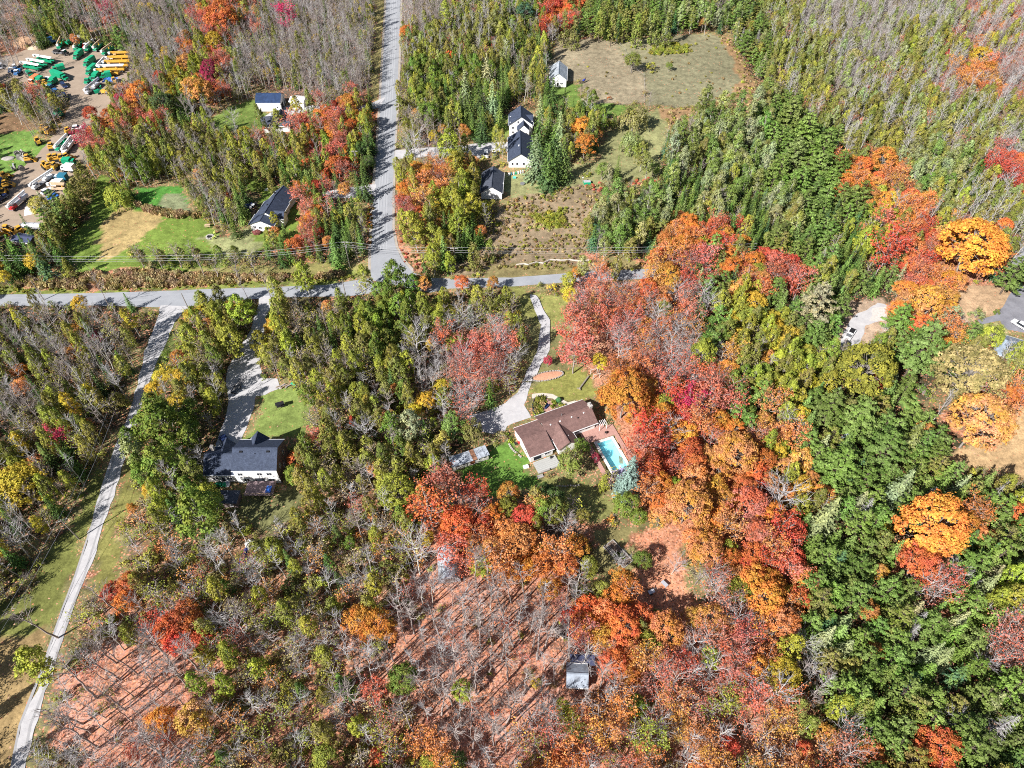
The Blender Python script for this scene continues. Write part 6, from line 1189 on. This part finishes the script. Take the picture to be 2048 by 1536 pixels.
tag(MB().add([(-2.2, -1.6, 0), (2.2, -1.6, 0), (2.2, 1.6, 0), (-2.2, 1.6, 0), (-.6, 0, 2.4), (1.8, 0, 2.1)], [(0, 1, 5, 4), (2, 3, 4, 5), (1, 2, 5), (3, 0, 4), (3, 2, 1, 0)]).build('canvas_tent', mat('pale_canvas', (.7, .7, .72), .7, .1, 2), None, (*G(62, 424), 0), rz=.4), 'pale canvas sheet pitched like a tent beside the red truck', 'tent')
tag(MB().add([(-2, -1.4, .0), (2, -1.4, .0), (2, 1.4, .0), (-2, 1.4, .0), (-1.4, -.5, 1.3), (1.3, .3, 1.2)], [(0, 1, 5, 4), (2, 3, 4, 5), (1, 2, 5), (3, 0, 4), (3, 2, 1, 0)]).build('tarpaulin', BLUE, None, (*G(105, 393), 0), rz=.8), 'bright blue tarpaulin heap next to the hedge in the lower yard', 'tarpaulin')
tk = empty('tank_trailer', (*G(70, 459), 0), R(-2)); tag(tk, 'long silver tank trailer lying beside the hedge', 'tank')
MB().cyl((-3.2, 0, 1.6), (3.2, 0, 1.6), 1.15, 18).build('tank', SIL, tk, smooth=False); [MB().cyl((x, 0, 1.6), (x + .08, 0, 1.6), 1.19, 18).build('band', STEEL, tk) for x in (-3.1, -1, 1, 3.0)]; MB().box(-3.9, 0, .5, 1.6, 1.4, 1.5).build('pump_housing', STEEL, tk); MB().box(0, 0, .5, 7, 1.0, .15).build('chassis', BLACK, tk); wheels(tk, (1.2, 2.4), 1.0)
stumper(46, 468, 'yellow loader below the silver tank', .9, 1.5); stumper(58, 472, 'yellow loader right end below the silver tank', 2.0, 1.3); stumper(20, 466, 'yellow loader near the road below the tank, left side', 0, 1.5); stumper(4, 474, 'yellow loader at the left edge below the tank', .7, 1.4)
dk_ = Bld('dark_shelter', 'dark blue roofed shelter half buried in trees below the tank', 'shelter', *G(54, 486), R(-12)); dk_.gable(7, 4, 2.0, .6, BRICKD, mat('dark_blue_roofing', (.06, .07, .13), .6, .2, 2), over=.2)
def mound(px, py, rx, ry, h, m, label, seed, cat='dirt pile'):
    o = MB().blob(0, 0, 0, rx, ry, h, .12, 18, 7, seed, True).build('dirt_mound', m, None, (*G(px, py), -.15), smooth=True); tag(o, label, cat)
SOIL = mat('orange_soil', (.42, .26, .16), .95, .3, 1.2, bump=.6)
mound(57, 88, 7, 5, 3.4, SOIL, 'rounded brown earth mound at the top left of the upper yard', 3); mound(66, 96, 3, 2.2, 1.1, mat('sand', (.58, .46, .32), .95, .2, 2, bump=.4), 'small pale sand heap at the foot of the earth mound', 4); mound(92, 76, 7, 4, 2.2, SOIL, 'flatter reddish earth mound behind the white truck', 5)
def drum(px, py, label, s=1.0):
    t = empty('cable_reel', (*G(px, py), 0), px * .7); tag(t, label, 'reel'); t.scale = (s,) * 3
    MB().cyl((0, -.4, .8), (0, .4, .8), .45, 12).build('core', WOODG, t); [MB().cyl((0, y, .8), (0, y + .1, .8), .8, 14).build('flange', WOODG, t) for y in (-.5, .4)]
for i, (x, y) in enumerate([(37, 312), (44, 309), (51, 313), (41, 319), (49, 321), (30, 341), (46, 341)]): drum(x, y, 'grey cable reel ' + ['topmost left', 'topmost middle', 'topmost right', 'centre left', 'centre right', 'left of the lower pair', 'right of the lower pair'][i] + ' in the pile on the grass', 1.3)
def logs(name, px, py, n, L, rz, m, label, cat, rad=.1, sp=.5):
    t = empty(name, (*G(px, py), 0), rz); tag(t, label, cat); rr = random.Random(int(px))
    for i in range(n):
        a = rr.uniform(-.12, .12); y = rr.uniform(-sp, sp); z = rad + .13 * (i // 4); MB().cyl((-L / 2 * rr.uniform(.7, 1), y, z), (L / 2 * rr.uniform(.7, 1), y + a * L, z), rad, 7).build('log', m, t)
logs('pole_pile', 178, 79, 12, 7, R(-30), mat('pale_poles', (.6, .58, .55), .8, .15, 2), 'heap of pale poles behind the upper yard', 'pile of poles', .12, 1.4)
logs('pipe_bundle', 27, 331, 3, 4, R(120), SIL, 'silver pipes beside the cable reels', 'pipes', .12, .3)
mound(16, 316, 2.6, 1.6, .3, STONE, 'flat grey stone patch in the grass left of the reels', 9, 'rocks'); mound(96, 246, 2, .7, .8, mat('pale_rubble', (.5, .48, .46), .9, .3, 3), 'small pale rubble heap under the trees by the yard road', 12, 'rubble')
car((4, 130), (2, 140), 's', 'grey car half hidden at the left edge above the vehicle island')

# cars near the houses
car((972, 303), (972, 318), 'w', 'white car, left one of two parked above the grey garage'); car((988, 304), (988, 316), 'w', 'white car, right one of two parked above the grey garage')
car((1705, 662), (1691, 683), 'w', 'white pickup with black bed parked on the gravel lot in the evergreens', 'pickup'); car((2047, 657), (2027, 645), 'w', 'white car parked on the dark forecourt at the right edge')
car((455, 889), (448, 879), 'n', 'dark blue car on the drive above the slate-roofed house')
tr = empty('utility_trailer', (*G(477, 774), 0), R(75)); tag(tr, 'empty black frame trailer on the gravel drive', 'trailer')
fr = MB(); [fr.box(0, y, .5, 4.6, .1, .1) for y in (-.8, -.27, .27, .8)]; fr.build('frame', BLACK, tr)
for x in (-2.2, -1.1, 0, 1.1, 2.2): MB().box(x, 0, .6, .1, 1.7, .06).build('crossbar', BLACK, tr)
MB().tube([(2.2, -.6, .5), (3.4, 0, .5), (2.2, .6, .5)], .05).build('drawbar', BLACK, tr); wheels(tr, (-.3,), .95, True); MB().box(-2.6, 0, .1, .1, 1.7, .5).build('ramp', BLACK, tr)
sw = empty('lawn_swing', (*G(562, 815), 0), R(20)); tag(sw, 'black garden swing on the lawn behind the slate-roofed house', 'garden swing')
MB().box(0, 0, .55, 1.9, .6, .1).build('seat', BLACK, sw); MB().box(0, .35, .65, 1.9, .1, .6).build('backrest', BLACK, sw); MB().box(0, 0, 1.75, 2.3, 1.2, .06).build('canopy', BLACK, sw)
for x in (-1.1, 1.1): MB().tube([(x, -.7, 0), (x, 0, 1.75), (x, .7, 0)], .05).build('frame', BLACK, sw)
lp = empty('lumber_pile', (*G(568, 773), 0), R(8)); tag(lp, 'pile of boards and stones at the end of the gravel pad', 'pile of boards')
for i in range(9): MB().box(0, 0, 0, 1.6 + i % 3 * .6, .25, .1).build('board', WOOD if i % 2 else WOODG, lp, (-1.6 + i * .42, (i * 37 % 10) * .08 - .3, .03 + .1 * (i % 3)), rz=(i * 53 % 10) * .12)
MB().blob(0, 0, 0, .5, .4, .4, .2, 8, 5, 2, True).build('stone', STONE, lp, (-1.0, -.5, 0)); tag(MB().box(0, 0, 0, 1.6, .9, .5, taper=.8).build('green_canoe_cover', mat('green_plastic', (.03, .36, .22), .4, .1, 2), None, (*G(587, 768), 0), rz=R(-12)), 'green plastic cover lying right of the board pile', 'plastic cover')
# canoe and scrap boat
bo = empty('canoe', (*G(488, 1111), 0), R(80)); tag(bo, 'upturned bright blue canoe in the thicket', 'canoe')
m = MB(); m.tube([(-2.3, 0, .2), (-1.6, 0, .33), (0, 0, .4), (1.6, 0, .33), (2.3, 0, .2)], [.04, .36, .48, .36, .04], 10); m.build('hull', mat('canoe_blue', (.02, .08, .65), .3, .25, 3), bo, smooth=True); MB().box(0, 0, .82, 3.2, .05, .06).build('keel', TRIM, bo)
o = MB().blob(0, 0, 0, 2.9, 1.5, 1.5, .1, 14, 6, 6, True).build('rowing_boat', mat('mossy_white_hull', (.5, .49, .46), .8, .6, 2.2, bump=.6), None, (*G(510, 1095), -.1), rz=R(-35), smooth=False); tag(o, 'upturned mossy white boat next to the blue canoe', 'boat')
# lawn things by the lawn house
fp = empty('fire_pit', (*G(420, 474), 0)); tag(fp, 'round stone fire pit on the wide lawn', 'fire pit')
for i in range(14): a = i * 2 * math.pi / 14; MB().box(0, 0, 0, .42, .5, .35, taper=.9).build('stone', CONC, fp, (math.cos(a) * 1.15, math.sin(a) * 1.15, 0), rz=a + math.pi / 2)
MB().cyl((0, 0, 0), (0, 0, .08), .95, 14).build('ash', BLACK, fp)
LIME = mat('lime_plastic', (.62, .72, .18), .5, .05, 2)
def chair(px, py, rz, m, label):
    t = empty('garden_chair', (*G(px, py), 0), rz); tag(t, label, 'chair'); MB().box(0, 0, .4, .62, .6, .07).build('seat', m, t); MB().box(-.34, 0, .42, .08, .6, .75).build('backrest', m, t)
    for y in (-.33, .33): MB().box(0, y, .62, .6, .1, .05).build('armrest', m, t)
    for x in (-.26, .26):
        for y in (-.26, .26): MB().box(x, y, 0, .07, .07, .4).build('leg', m, t)
chair(429, 467, 3.4, LIME, 'lime garden chair right of the fire pit, upper one'); chair(431, 474, 2.8, LIME, 'lime garden chair right of the fire pit, middle one'); chair(427, 478, 2.2, LIME, 'lime garden chair right of the fire pit, lower one')
tb = empty('picnic_table', (*G(416, 453), 0), .1); tag(tb, 'pale wooden picnic table at the edge of the cedars on the lawn', 'picnic table')
for i in range(5): MB().box(0, -.4 + i * .2, .74, 1.9, .17, .05).build('plank', TAN, tb)
for y in (-.75, .75): MB().box(0, y, .44, 1.9, .26, .05).build('bench_seat', TAN, tb)
for x in (-.7, .7): MB().tube([(x, -.7, 0), (x, 0, .72), (x, .7, 0)], .05).build('leg', WOOD, tb)
bs = MB().blob(0, 0, .5, 1.5, 1.0, .9, .12, 12, 6, 7); 
sv = Bld('black_cargo_cover', 'low black covered box in the shade left of the lawn house', 'box', *G(494, 413), .1); sv.box('cover', NVY, 0, 0, 0, 4.2, 2.0, 1.0, taper=.94); sv.box('lid', NVY, 0, 0, 1.0, 4.1, 2.0, .1)
patio = empty('patio_set', (*G(508, 416), .78), .3); tag(patio, 'white patio table and cover on the side deck of the lawn house', 'patio set')
MB().cyl((0, 0, .7), (0, 0, .76), .7, 12).build('table_top', TRIM, patio); MB().cyl((0, 0, 0), (0, 0, .7), .07).build('table_leg', TRIM, patio); MB().box(1.0, .8, 0, .9, .7, .9, taper=.8).build('grill_cover', BLACK, patio); MB().box(-.9, -.9, .1, .7, .7, .6, taper=.9).build('seat', TRIM, patio)
tag(MB().box(0, 0, 0, 1.6, .8, .5, taper=.7).build('white_boat_cover', TRIM, None, (*G(533, 380), 0), rz=.3), 'small white covered bundle behind the lawn house', 'bundle')
tag(MB().blob(0, 0, .3, 1.6, 1.2, .9, .2, 12, 6, 5, False).build('barberry_bush', mat('wine_red_leaves', (.16, .05, .045), .9, .4, 4, bump=.8), None, (*G(514, 466), 0)), 'wine red rounded bush at the corner of the lawn house', 'bush')
# farmhouse yard
for i in range(7): tag(MB().box(0, 0, 0, .5, .7, .9, taper=.9).build('planter_box', [TRIM, TEAL, TRIM, GRNL, TRIM, TRIM, SIL][i], None, (*G(1018 + i * 4.6, 350.5 - i * .9), 0), rz=.1), f'{["leftmost", "second", "third", "fourth", "fifth", "sixth", "rightmost"][i]} of seven pale planter boxes in a row below the farmhouse garage', 'planter')
tag(MB().box(0, 0, 0, 1.2, .7, .5).build('turquoise_crate', mat('turquoise', (.1, .55, .5), .5, .1, 2), None, (*G(1029, 356), 0)), 'turquoise crate lying below the row of planter boxes', 'crate')
gb = Bld('glass_frame_box', 'green and white cold frame box at the meadow edge', 'cold frame', *G(1174, 367), .1); gb.box('box', GRNL, 0, 0, 0, 2.6, 1.6, .9); gb.box('lid', SIL, 0, .1, .9, 2.6, 1.5, .08); gb.box('post', WOODG, -1.6, .8, 0, .1, .1, 2.0); gb.box('bird_box', TRIM, -1.6, .8, 2.0, .4, .3, .35)
tag(MB().cyl((0, 0, 0), (0, 0, .35), .9, 14).build('trough', STEEL, None, (*G(1045, 368), 0)), 'round dark trough on the grass below the farm garage', 'trough')
tag(MB().box(0, 0, 0, .9, .5, .9, taper=.7).build('propane_cover', TRIM, None, (*G(1014, 303), 0)), 'small white box against the farm garage wall', 'box')
wk = sheet('garden_path', pl("1003,268 1006,268 1005,284 1002,284"), .02, PALE, .02)
pgl = empty('pergola', (*G(1011, 253), 0), 0); tag(pgl, 'small wooden pergola left of the farmhouse', 'pergola')
for x in (-1.2, 1.2):
    for y in (-1, 1): MB().box(x, y, 0, .12, .12, 2.3).build('post', WOOD, pgl)
for i in range(5): MB().box(-1.2 + i * .6, 0, 2.3, .08, 2.6, .12).build('slat', WOOD, pgl)
# horses
def horse(px, py, rz, m, label, rug=None, graze=True):
    t = empty('horse', (*G(px, py), 0), rz); tag(t, label, 'horse'); HM = mat('dark_mane', (.03, .02, .015), .9, .2, 3)
    V = [((-.75, 0, 1.28), .24), ((-.4, 0, 1.3), .33), ((.1, 0, 1.24), .33), ((.55, 0, 1.28), .30), ((.8, 0, 1.38), .22)]
    nk = [((1.1, 0, 1.15), .17), ((1.35, 0, .75), .13), ((1.42, 0, .5), .14), ((1.55, 0, .22), .08)] if graze else [((1.05, 0, 1.65), .16), ((1.25, 0, 1.95), .12), ((1.42, 0, 1.92), .13), ((1.75, 0, 1.72), .07)]
    me = bpy.data.meshes.new('horse_body'); vs_ = [v for v, r in V + nk]; rs = [r for v, r in V + nk]; ed = [(i, i + 1) for i in range(len(vs_) - 1)]
    for (root, x, y, hind) in ((1, -.62, .17, True), (1, -.62, -.17, True), (3, .62, .15, False), (3, .62, -.15, False)):
        pts_ = [((x, y, 1.0), .19), ((x + .08, y, .78), .13), ((x - .12, y, .5), .07), ((x - .06, y, .12), .05), ((x, y, .03), .075)] if hind else [((x, y, 1.0), .15), ((x, y, .75), .1), ((x + .02, y, .46), .065), ((x, y, .12), .045), ((x + .04, y, .03), .07)]
        b = len(vs_); vs_ += [p for p, r in pts_]; rs += [r for p, r in pts_]; ed += [(root, b)] + [(b + i, b + i + 1) for i in range(4)]
    me.from_pydata(vs_, ed, []); o = put('body', me, t); sk = o.modifiers.new('skin', 'SKIN'); 
    for v, r in zip(me.skin_vertices[0].data if me.skin_vertices else [], rs): v.radius = (r, r)
    if not me.skin_vertices:
        bpy.context.view_layer.objects.active = o
    su = o.modifiers.new('sub', 'SUBSURF'); su.levels = 1; su.render_levels = 1; me.materials.append(m); return t, o, rs, HM, rug, graze
def horse_done(t, o, rs, HM, rug, graze):
    me = o.data
    if not me.skin_vertices:
        try: me.attributes.new('skin_vertices', 'FLOAT', 'POINT')
        except Exception: pass
    MB().tube([(-.98, 0, 1.3), (-1.12, 0, 1.0), (-1.1, 0, .6)], [.05, .08, .04], 6).build('tail', HM, t)
    MB().tube([(.8, 0, 1.58), (1.12, 0, 1.32), (1.38, 0, .85)] if graze else [(.8, 0, 1.6), (1.0, 0, 1.85), (1.2, 0, 2.1)], [.06, .06, .04], 6).build('mane', HM, t)
    for s_ in (-.06, .06): MB().cyl((1.36, s_, .62) if graze else (1.27, s_, 2.03), (1.3, s_ * 1.3, .75) if graze else (1.27, s_ * 1.3, 2.18), .035, 5, .01).build('ear', HM, t)
    if rug: MB().tube([(-1.0, 0, 1.25), (-.5, 0, 1.22), (.2, 0, 1.2), (.75, 0, 1.28)], [.30, .42, .41, .33], 12).build('rug', rug, t, smooth=True)
import bmesh
def skin_body(o, rs):
    bm = bmesh.new(); bm.from_mesh(o.data); ly = bm.verts.layers.skin.verify()
    for v, r in zip(bm.verts, rs): v[ly].radius = (r, r)
    for v in bm.verts: v[ly].use_root = (v.index == 1)
    bm.to_mesh(o.data); bm.free()
for args in ((1168, 165, .9, mat('dark_bay_coat', (.07, .035, .025), .7, .2, 3), 'dark horse wearing a blue rug near the paddock barn', mat('blue_rug', (.03, .05, .35), .8, .15, 3), False), (1217, 200, .35, mat('chestnut_coat', (.28, .09, .03), .7, .2, 3), 'chestnut horse grazing at the lower paddock fence', None, True)):
    h_ = horse(*args); skin_body(h_[1], h_[2]); horse_done(*h_)
# fences
def fence(pts, label, step=2.6, rails=2, m=None, hh=1.2, name='paddock_fence'):
    m = m or WOOD; w = [Vector(G(*p)) for p in pts]; t = empty(name, (w[0].x, w[0].y, 0)); tag(t, label, 'fence'); o = w[0]; pm = MB().box(0, 0, 0, .13, .13, hh).mesh('post', m); P = []
    for a, b in zip(w[:-1], w[1:]):
        n = max(1, int((b - a).length / step)); P += [a + (b - a) * k / n for k in range(n)]
    P.append(w[-1])
    for p in P: put('post', pm, t, (p.x - o.x, p.y - o.y, 0))
    for a, b in zip(P[:-1], P[1:]):
        for k in range(rails): MB().cyl((a.x - o.x, a.y - o.y, hh * (.5 + .38 * k)), (b.x - o.x, b.y - o.y, hh * (.5 + .38 * k)), .045, 4).build('rail', m, t)
fence(pl("1160,168 1161,196 1180,200 1210,206 1245,211"), 'post and rail fence along the lower left side of the paddock')
fence(pl("1342,214 1354,214 1368,215 1382,215 1395,214"), 'short line of posts at the lower side of the pasture', 2.4, 0)
fence(pl("1288,205 1289,180 1288,152 1262,132 1250,100 1230,80"), 'thin wire fence between the paddock and the pasture', 4.5, 1, WOODG, 1.1)
lf = empty('log_fence', (*G(1100, 528), 0)); tag(lf, 'low zigzag fence of bleached logs above the road', 'log fence'); o_ = Vector(G(1100, 528)); PALEW = mat('bleached_log', (.55, .50, .45), .8, .2, 3); zz = pl("1032,531 1048,529 1056,531 1072,526 1086,528 1100,521 1122,522 1140,521 1160,524 1178,522")
for k, (a, b) in enumerate(zip(zz[:-1], zz[1:])):
    p, q = Vector(G(*a)) - o_, Vector(G(*b)) - o_
    for j in range(2): MB().cyl((p.x, p.y, .2 + j * .3), (q.x, q.y, .25 + j * .3), .1, 6).build('log', PALEW, lf)
# poles and lines
def pole(px, py, h, label, arms=True, rz=0.):
    x, y = G(px, py); t = empty('utility_pole', (x, y, 0), rz); tag(t, label, 'utility pole'); MB().cyl((0, 0, 0), (0, 0, h), .17, 8, .11).build('shaft', M_BARK, t)
    if arms:
        MB().box(0, .18, h - .7, 2.4, .12, .14).build('crossarm', WOODG, t)
        for q in (-1.1, -.5, .5, 1.1): MB().cyl((q, .18, h - .56), (q, .18, h - .35), .05, 6).build('insulator', TRIM, t)
    if arms == 2: MB().cyl((.35, 0, h - 2.4), (.35, 0, h - 1.5), .25, 10).build('transformer', STEEL, t)
    return Vector((x, y, h))
PL = [pole(411, 556, 9.5, 'utility pole in the ditch left of the two spruces'), pole(700, 534, 10.5, 'utility pole at the corner of the road junction', 2), pole(911, 541, 9.5, 'utility pole between the spruces right of the junction', 1)]
E0, E9 = Vector((*G(-120, 552), 9.5)), Vector((*G(1500, 533), 9.5))
pole(382, 628, 8.5, 'utility pole at the top of the gravel lane', False); pole(694, 601, 8.5, 'utility pole below the paved road left of the junction', False); pole(716, 345, 9.5, 'utility pole in the shade left of the paved road', 2)
p7 = pole(158, 1078, 9.0, 'utility pole on the verge left of the gravel lane', 1, .5); pole(88, 600, 8, 'thin utility pole beside the paved road at the far left', False); pole(90, 636, 9, 'leaning utility pole in the wood left of the lane', False); pole(740, 135, 9.5, 'utility pole left of the far paved road', 1)
WIRE = mat('wire', (.35, .35, .36), .6, .1, 1)
def wire(a, b, label, sag=.8, n=10):
    m = MB(); m.tube([a.lerp(b, i / n) - Vector((0, 0, sag * 4 * (i / n) * (1 - i / n))) for i in range(n + 1)], .035, 4); tag(m.build('power_line', WIRE), label, 'power line')
ch_ = [E0] + PL + [E9]
for j, (dy, dz, nm) in enumerate(((.2, 0, 'top'), (.2, -1.2, 'middle'), (.2, -2.0, 'lower'))):
    for i, (a, b) in enumerate(zip(ch_[:-1], ch_[1:])): wire(a + Vector((0, dy, dz - .2)), b + Vector((0, dy, dz - .2)), f'{nm} overhead line {["from the left edge to the ditch pole", "from the ditch pole to the junction pole", "from the junction pole to the spruces", "running right from the pole in the spruces"][i]}', .9)
for k in (-.9, .9):
    s_ = 'left' if k < 0 else 'right'
    wire(p7 + Vector((k, 0, -.4)), Vector((*G(250, 868), 9)) + Vector((k, 0, 0)), f'{s_} overhead line running up the gravel lane', 1); wire(p7 + Vector((k, 0, -.4)), Vector((*G(-40, 1420), 9)) + Vector((k, 0, 0)), f'{s_} overhead line running down to the left edge', 1)
# bungalow garden
GA = [G(1068, 800), G(1092, 797), G(1115, 800), G(1138, 812), G(1085, 836), G(1066, 822)]
bd = sheet('flower_bed', pl("1066,799 1085,797 1105,799 1118,808 1135,814 1085,833 1072,838 1064,820"), .03, mat('bark_mulch', (.14, .10, .06), .95, .4, 3, bump=.5), .1)
flw = fill(pl("1066,799 1085,797 1092,806 1086,820 1092,826 1074,835 1064,820"), 2.0, ['YG', 'OL', 'TN', 'GR'], .7, 1.3) + fill(pl("1100,799 1118,808 1135,814 1105,826 1104,812"), 2.0, ['GR', 'YG', 'OL', 'TN'], .7, 1.3) + fill(pl("1010,870 1018,868 1042,912 1034,914"), 1.4, ['YG', 'OL', 'GR'], .6, 1.1)
massed('garden_plants', 'flower bed plants in front of the bungalow', tuf, flw, 'garden plants')
pt = empty('stone_patio', (*G(1095, 812), 0), .3); tag(pt, 'small pinkish stone patio in the middle of the flower bed', 'patio')
for i in range(4):
    for j in range(5):
        if (i, j) in ((0, 0), (3, 4), (0, 4)): continue
        MB().box(0, 0, 0, .93, .93, .1, taper=.97).build('slab', PAVER, pt, (-1.6 + i * .98, -2 + j * .98, .02 + .008 * ((i + j) % 2)))
bn = empty('garden_bench', (*G(1094, 815), .1), .9); tag(bn, 'dark garden bench on the flower bed patio', 'bench'); MB().box(0, 0, .4, 1.7, .5, .06).build('seat', NVY, bn); MB().box(0, .27, .46, 1.7, .06, .5).build('backrest', NVY, bn)
for x in (-.75, .75): MB().box(x, 0, 0, .08, .45, .4).build('leg', NVY, bn)
fn = fence(pl("1070,797 1065,812 1067,824 1072,836"), 'low dark garden fence at the left side of the flower bed', 1.0, 2, NVY, .8, 'garden_fence')
tag(MB().blob(0, 0, .5, .8, .8, .8, .15, 10, 6, 3).build('boxwood_ball', mat('box_leaves', (.05, .15, .05), .9, .4, 5, bump=.8), None, (*G(1117, 802), 0)), 'clipped green ball bush at the top of the flower bed', 'bush')
lg = empty('fallen_log', (*G(1168, 766), 0), R(58)); tag(lg, 'fallen log lying on the lawn above the bungalow', 'log'); MB().cyl((-2.6, 0, .28), (2.8, 0, .3), .22, 8).build('stem', M_BARK, lg); MB().cyl((-2.6, 0, .3), (-3.0, .7, .3), .14, 7).build('branch', M_BARK, lg); MB().cyl((-2.5, 0, .3), (-3.1, -.4, .3), .14, 7).build('branch', M_BARK, lg)
ring = empty('leaf_covered_bed', (*G(1095, 752), 0), R(15)); tag(ring, 'oval flower bed edged with stones and filled with pink leaves', 'flower bed')
MB().blob(0, 0, 0, 4.6, 1.5, .25, .05, 20, 3, 1, True).build('soil', mat('pink_litter', (.52, .27, .17), .95, .3, 3, bump=.5), ring)
for i in range(34): a = i * 2 * math.pi / 34; MB().box(0, 0, 0, .6, .3, .25, taper=.85).build('stone', STONE, ring, (math.cos(a) * 4.7, math.sin(a) * 1.6, 0), rz=a + 1.57 + .2 * (i % 3))
pp = empty('play_frame', (*G(1190, 752), 0), .3); tag(pp, 'pale wooden garden frame at the edge of the orange maple', 'garden frame'); [MB().box(x, y, 0, .15, .15, 1.8).build('post', PALEW, pp) for x in (-1, 1) for y in (-1, 1)]; [MB().box(0, y, 1.8, 2.3, .12, .12).build('beam', PALEW, pp) for y in (-1, 1)]
gw = empty('stone_edging', (*G(1022, 892), 0), R(-58)); tag(gw, 'pale stone edging along the garage side of the bungalow', 'stone edging')
for i in range(16): MB().box(0, 0, 0, .55, .42, .3, taper=.85).build('stone', STONE, gw, (-5 + i * .62, .3 * math.sin(i * .5), 0), rz=(i * 7 % 5) * .12)
se2 = empty('stone_edging', (*G(1135, 972), 0), R(4)); tag(se2, 'short row of pale stones on the lawn below the round dark tree', 'stone edging')
for i in range(9): MB().blob(0, 0, .1, .3, .26, .22, .2, 7, 4, i).build('stone', STONE, se2, (-2.6 + i * .68, .12 * math.sin(i * 1.7), 0))
t_ = empty('patio_furniture', (*G(1038, 886, .5), .52), .5); tag(t_, 'red and dark garden seats on the grey deck', 'garden seats'); MB().box(0, 0, 0, .7, .6, .45).build('seat', RED, t_); MB().box(-.9, .1, 0, .6, .6, .5).build('seat', BLACK, t_); MB().box(.45, 0, .45, .1, .6, .4).build('backrest', RED, t_)
t_ = empty('grill', (*G(1102, 916, .5), .1), .5); tag(t_, 'dark barbecue grill at the right end of the grey deck', 'grill'); MB().box(0, 0, 0, .5, .5, .7).build('stand', BLACK, t_); MB().blob(0, 0, .85, .4, .3, .25, 0, 10, 6, 1).build('lid', BLACK, t_)
t_ = empty('pool_chair', (*G(1212, 867), .1), 1.0); tag(t_, 'dark chair on the pavers above the pool', 'chair'); MB().box(0, 0, .35, .6, .6, .08).build('seat', BLACK, t_); MB().box(-.3, 0, .4, .08, .6, .6).build('backrest', BLACK, t_); [MB().box(x, y, 0, .06, .06, .35).build('leg', BLACK, t_) for x in (-.25, .25) for y in (-.25, .25)]
pg = empty('white_pergola', (*G(1203, 856), 0), rz); tag(pg, 'white porch frame at the pool corner of the bungalow', 'porch frame'); [MB().box(x, y, 0, .12, .12, 2.3).build('post', TRIM, pg) for x in (-1, 1) for y in (-.8, .8)]; [MB().box(-1 + i * .5, 0, 2.3, .08, 1.9, .1).build('slat', TRIM, pg) for i in range(5)]
tag(MB().box(0, 0, 0, 1.4, 1.0, .35, taper=.95).build('white_crate', TRIM, None, (*G(1052, 934), 0), rz=.3), 'white box standing at the left corner of the grey deck', 'box')
# vegetable bed, table, firewood
vb = empty('vegetable_bed', (*G(1236, 1108), 0), R(-52)); tag(vb, 'timber edged vegetable bed with wire fence in the clearing', 'vegetable bed')
MB().box(0, 0, 0, 6.6, 2.9, .12).build('soil', mat('garden_soil', (.17, .12, .09), .95, .4, 3, bump=.6), vb)
for y in (-1.5, 1.5): MB().box(0, y, 0, 6.9, .16, .28).build('board', WOODG, vb)
for x in (-3.4, 3.4): MB().box(x, 0, 0, .16, 2.84, .28).build('board', WOODG, vb)
for i in range(7): MB().cyl((-3.3 + i * 1.1, -1.5, 0), (-3.3 + i * 1.1, -1.5, 1.3), .05, 5).build('post', WOODG, vb)
for i in range(3): MB().box(-2.0, -1.0 + i * .3, .15, 2.4, .1, .12).build('stacked_board', PALEW, vb)
massed('vegetables', 'green vegetables growing in the timber edged bed', tuf, [(i % 3, *(Vector(G(1239, 1112)) + Vector((((i * 7) % 10 - 5) * .25, ((i * 3) % 7 - 3) * .2))).to_tuple(), .1, i * .7, .5, .5, .4, tint('GR')[0], tint('YG')[1]) for i in range(26)], 'vegetables')
tt = empty('garden_table', (*G(1328, 1170), 0), R(-50)); tag(tt, 'pale grey table in the shaded clearing', 'table'); MB().box(0, 0, .72, 1.6, .9, .06).build('table_top', SIL, tt); [MB().box(x, y, 0, .07, .07, .72).build('leg', SIL, tt) for x in (-.7, .7) for y in (-.38, .38)]
tt = empty('garden_cart', (*G(1302, 1186), 0), .4); tag(tt, 'grey wheeled cart in the shade left of the pale table', 'cart'); MB().box(0, 0, .4, 1.3, .8, .4, taper=1.15).build('tub', SIL, tt); MB().tube([(.6, -.3, .7), (1.4, -.3, .9), (1.4, .3, .9), (.6, .3, .7)], .03).build('handle', STEEL, tt); wheels(tt, (-.2,), .5, True)
fw = empty('firewood_stack', (*G(1115, 1269), 0), R(-38)); tag(fw, 'stack of split firewood under a dark cover in the sparse maples', 'firewood stack'); WH = [MB().cyl((0, -.22, 0), (0, .22, 0), .11, 6).mesh('split_log', m) for m in (WOOD, PALEW, TAN)]
for i in range(16):
    for j in range(6): put('log', WH[(i * 5 + j * 3) % 3], fw, (-1.7 + i * .225, 0, .12 + j * .2))
MB().box(0, .28, 0, 3.8, .1, 1.5).build('cover', BLACK, fw); MB().box(0, .1, 1.35, 3.9, .8, .05, ty=.8).build('top_sheet', BLACK, fw)
# mailbox by the far drive
mb_ = empty('mailbox', (*G(752, 217), 0), 0); tag(mb_, 'white box on a post at the drive by the paved road', 'mailbox'); MB().box(0, 0, 0, .12, .12, 1.0).build('post', WOOD, mb_); MB().box(0, 0, 1.0, 1.1, .8, .7).build('box', TRIM, mb_)
rc = sheet('stone_pad', pl("1745,618 1778,612 1772,640 1740,642"), .02, hard_mat('white_rubble', (.62, .58, .55), (.40, .36, .33), 1.5), .5)
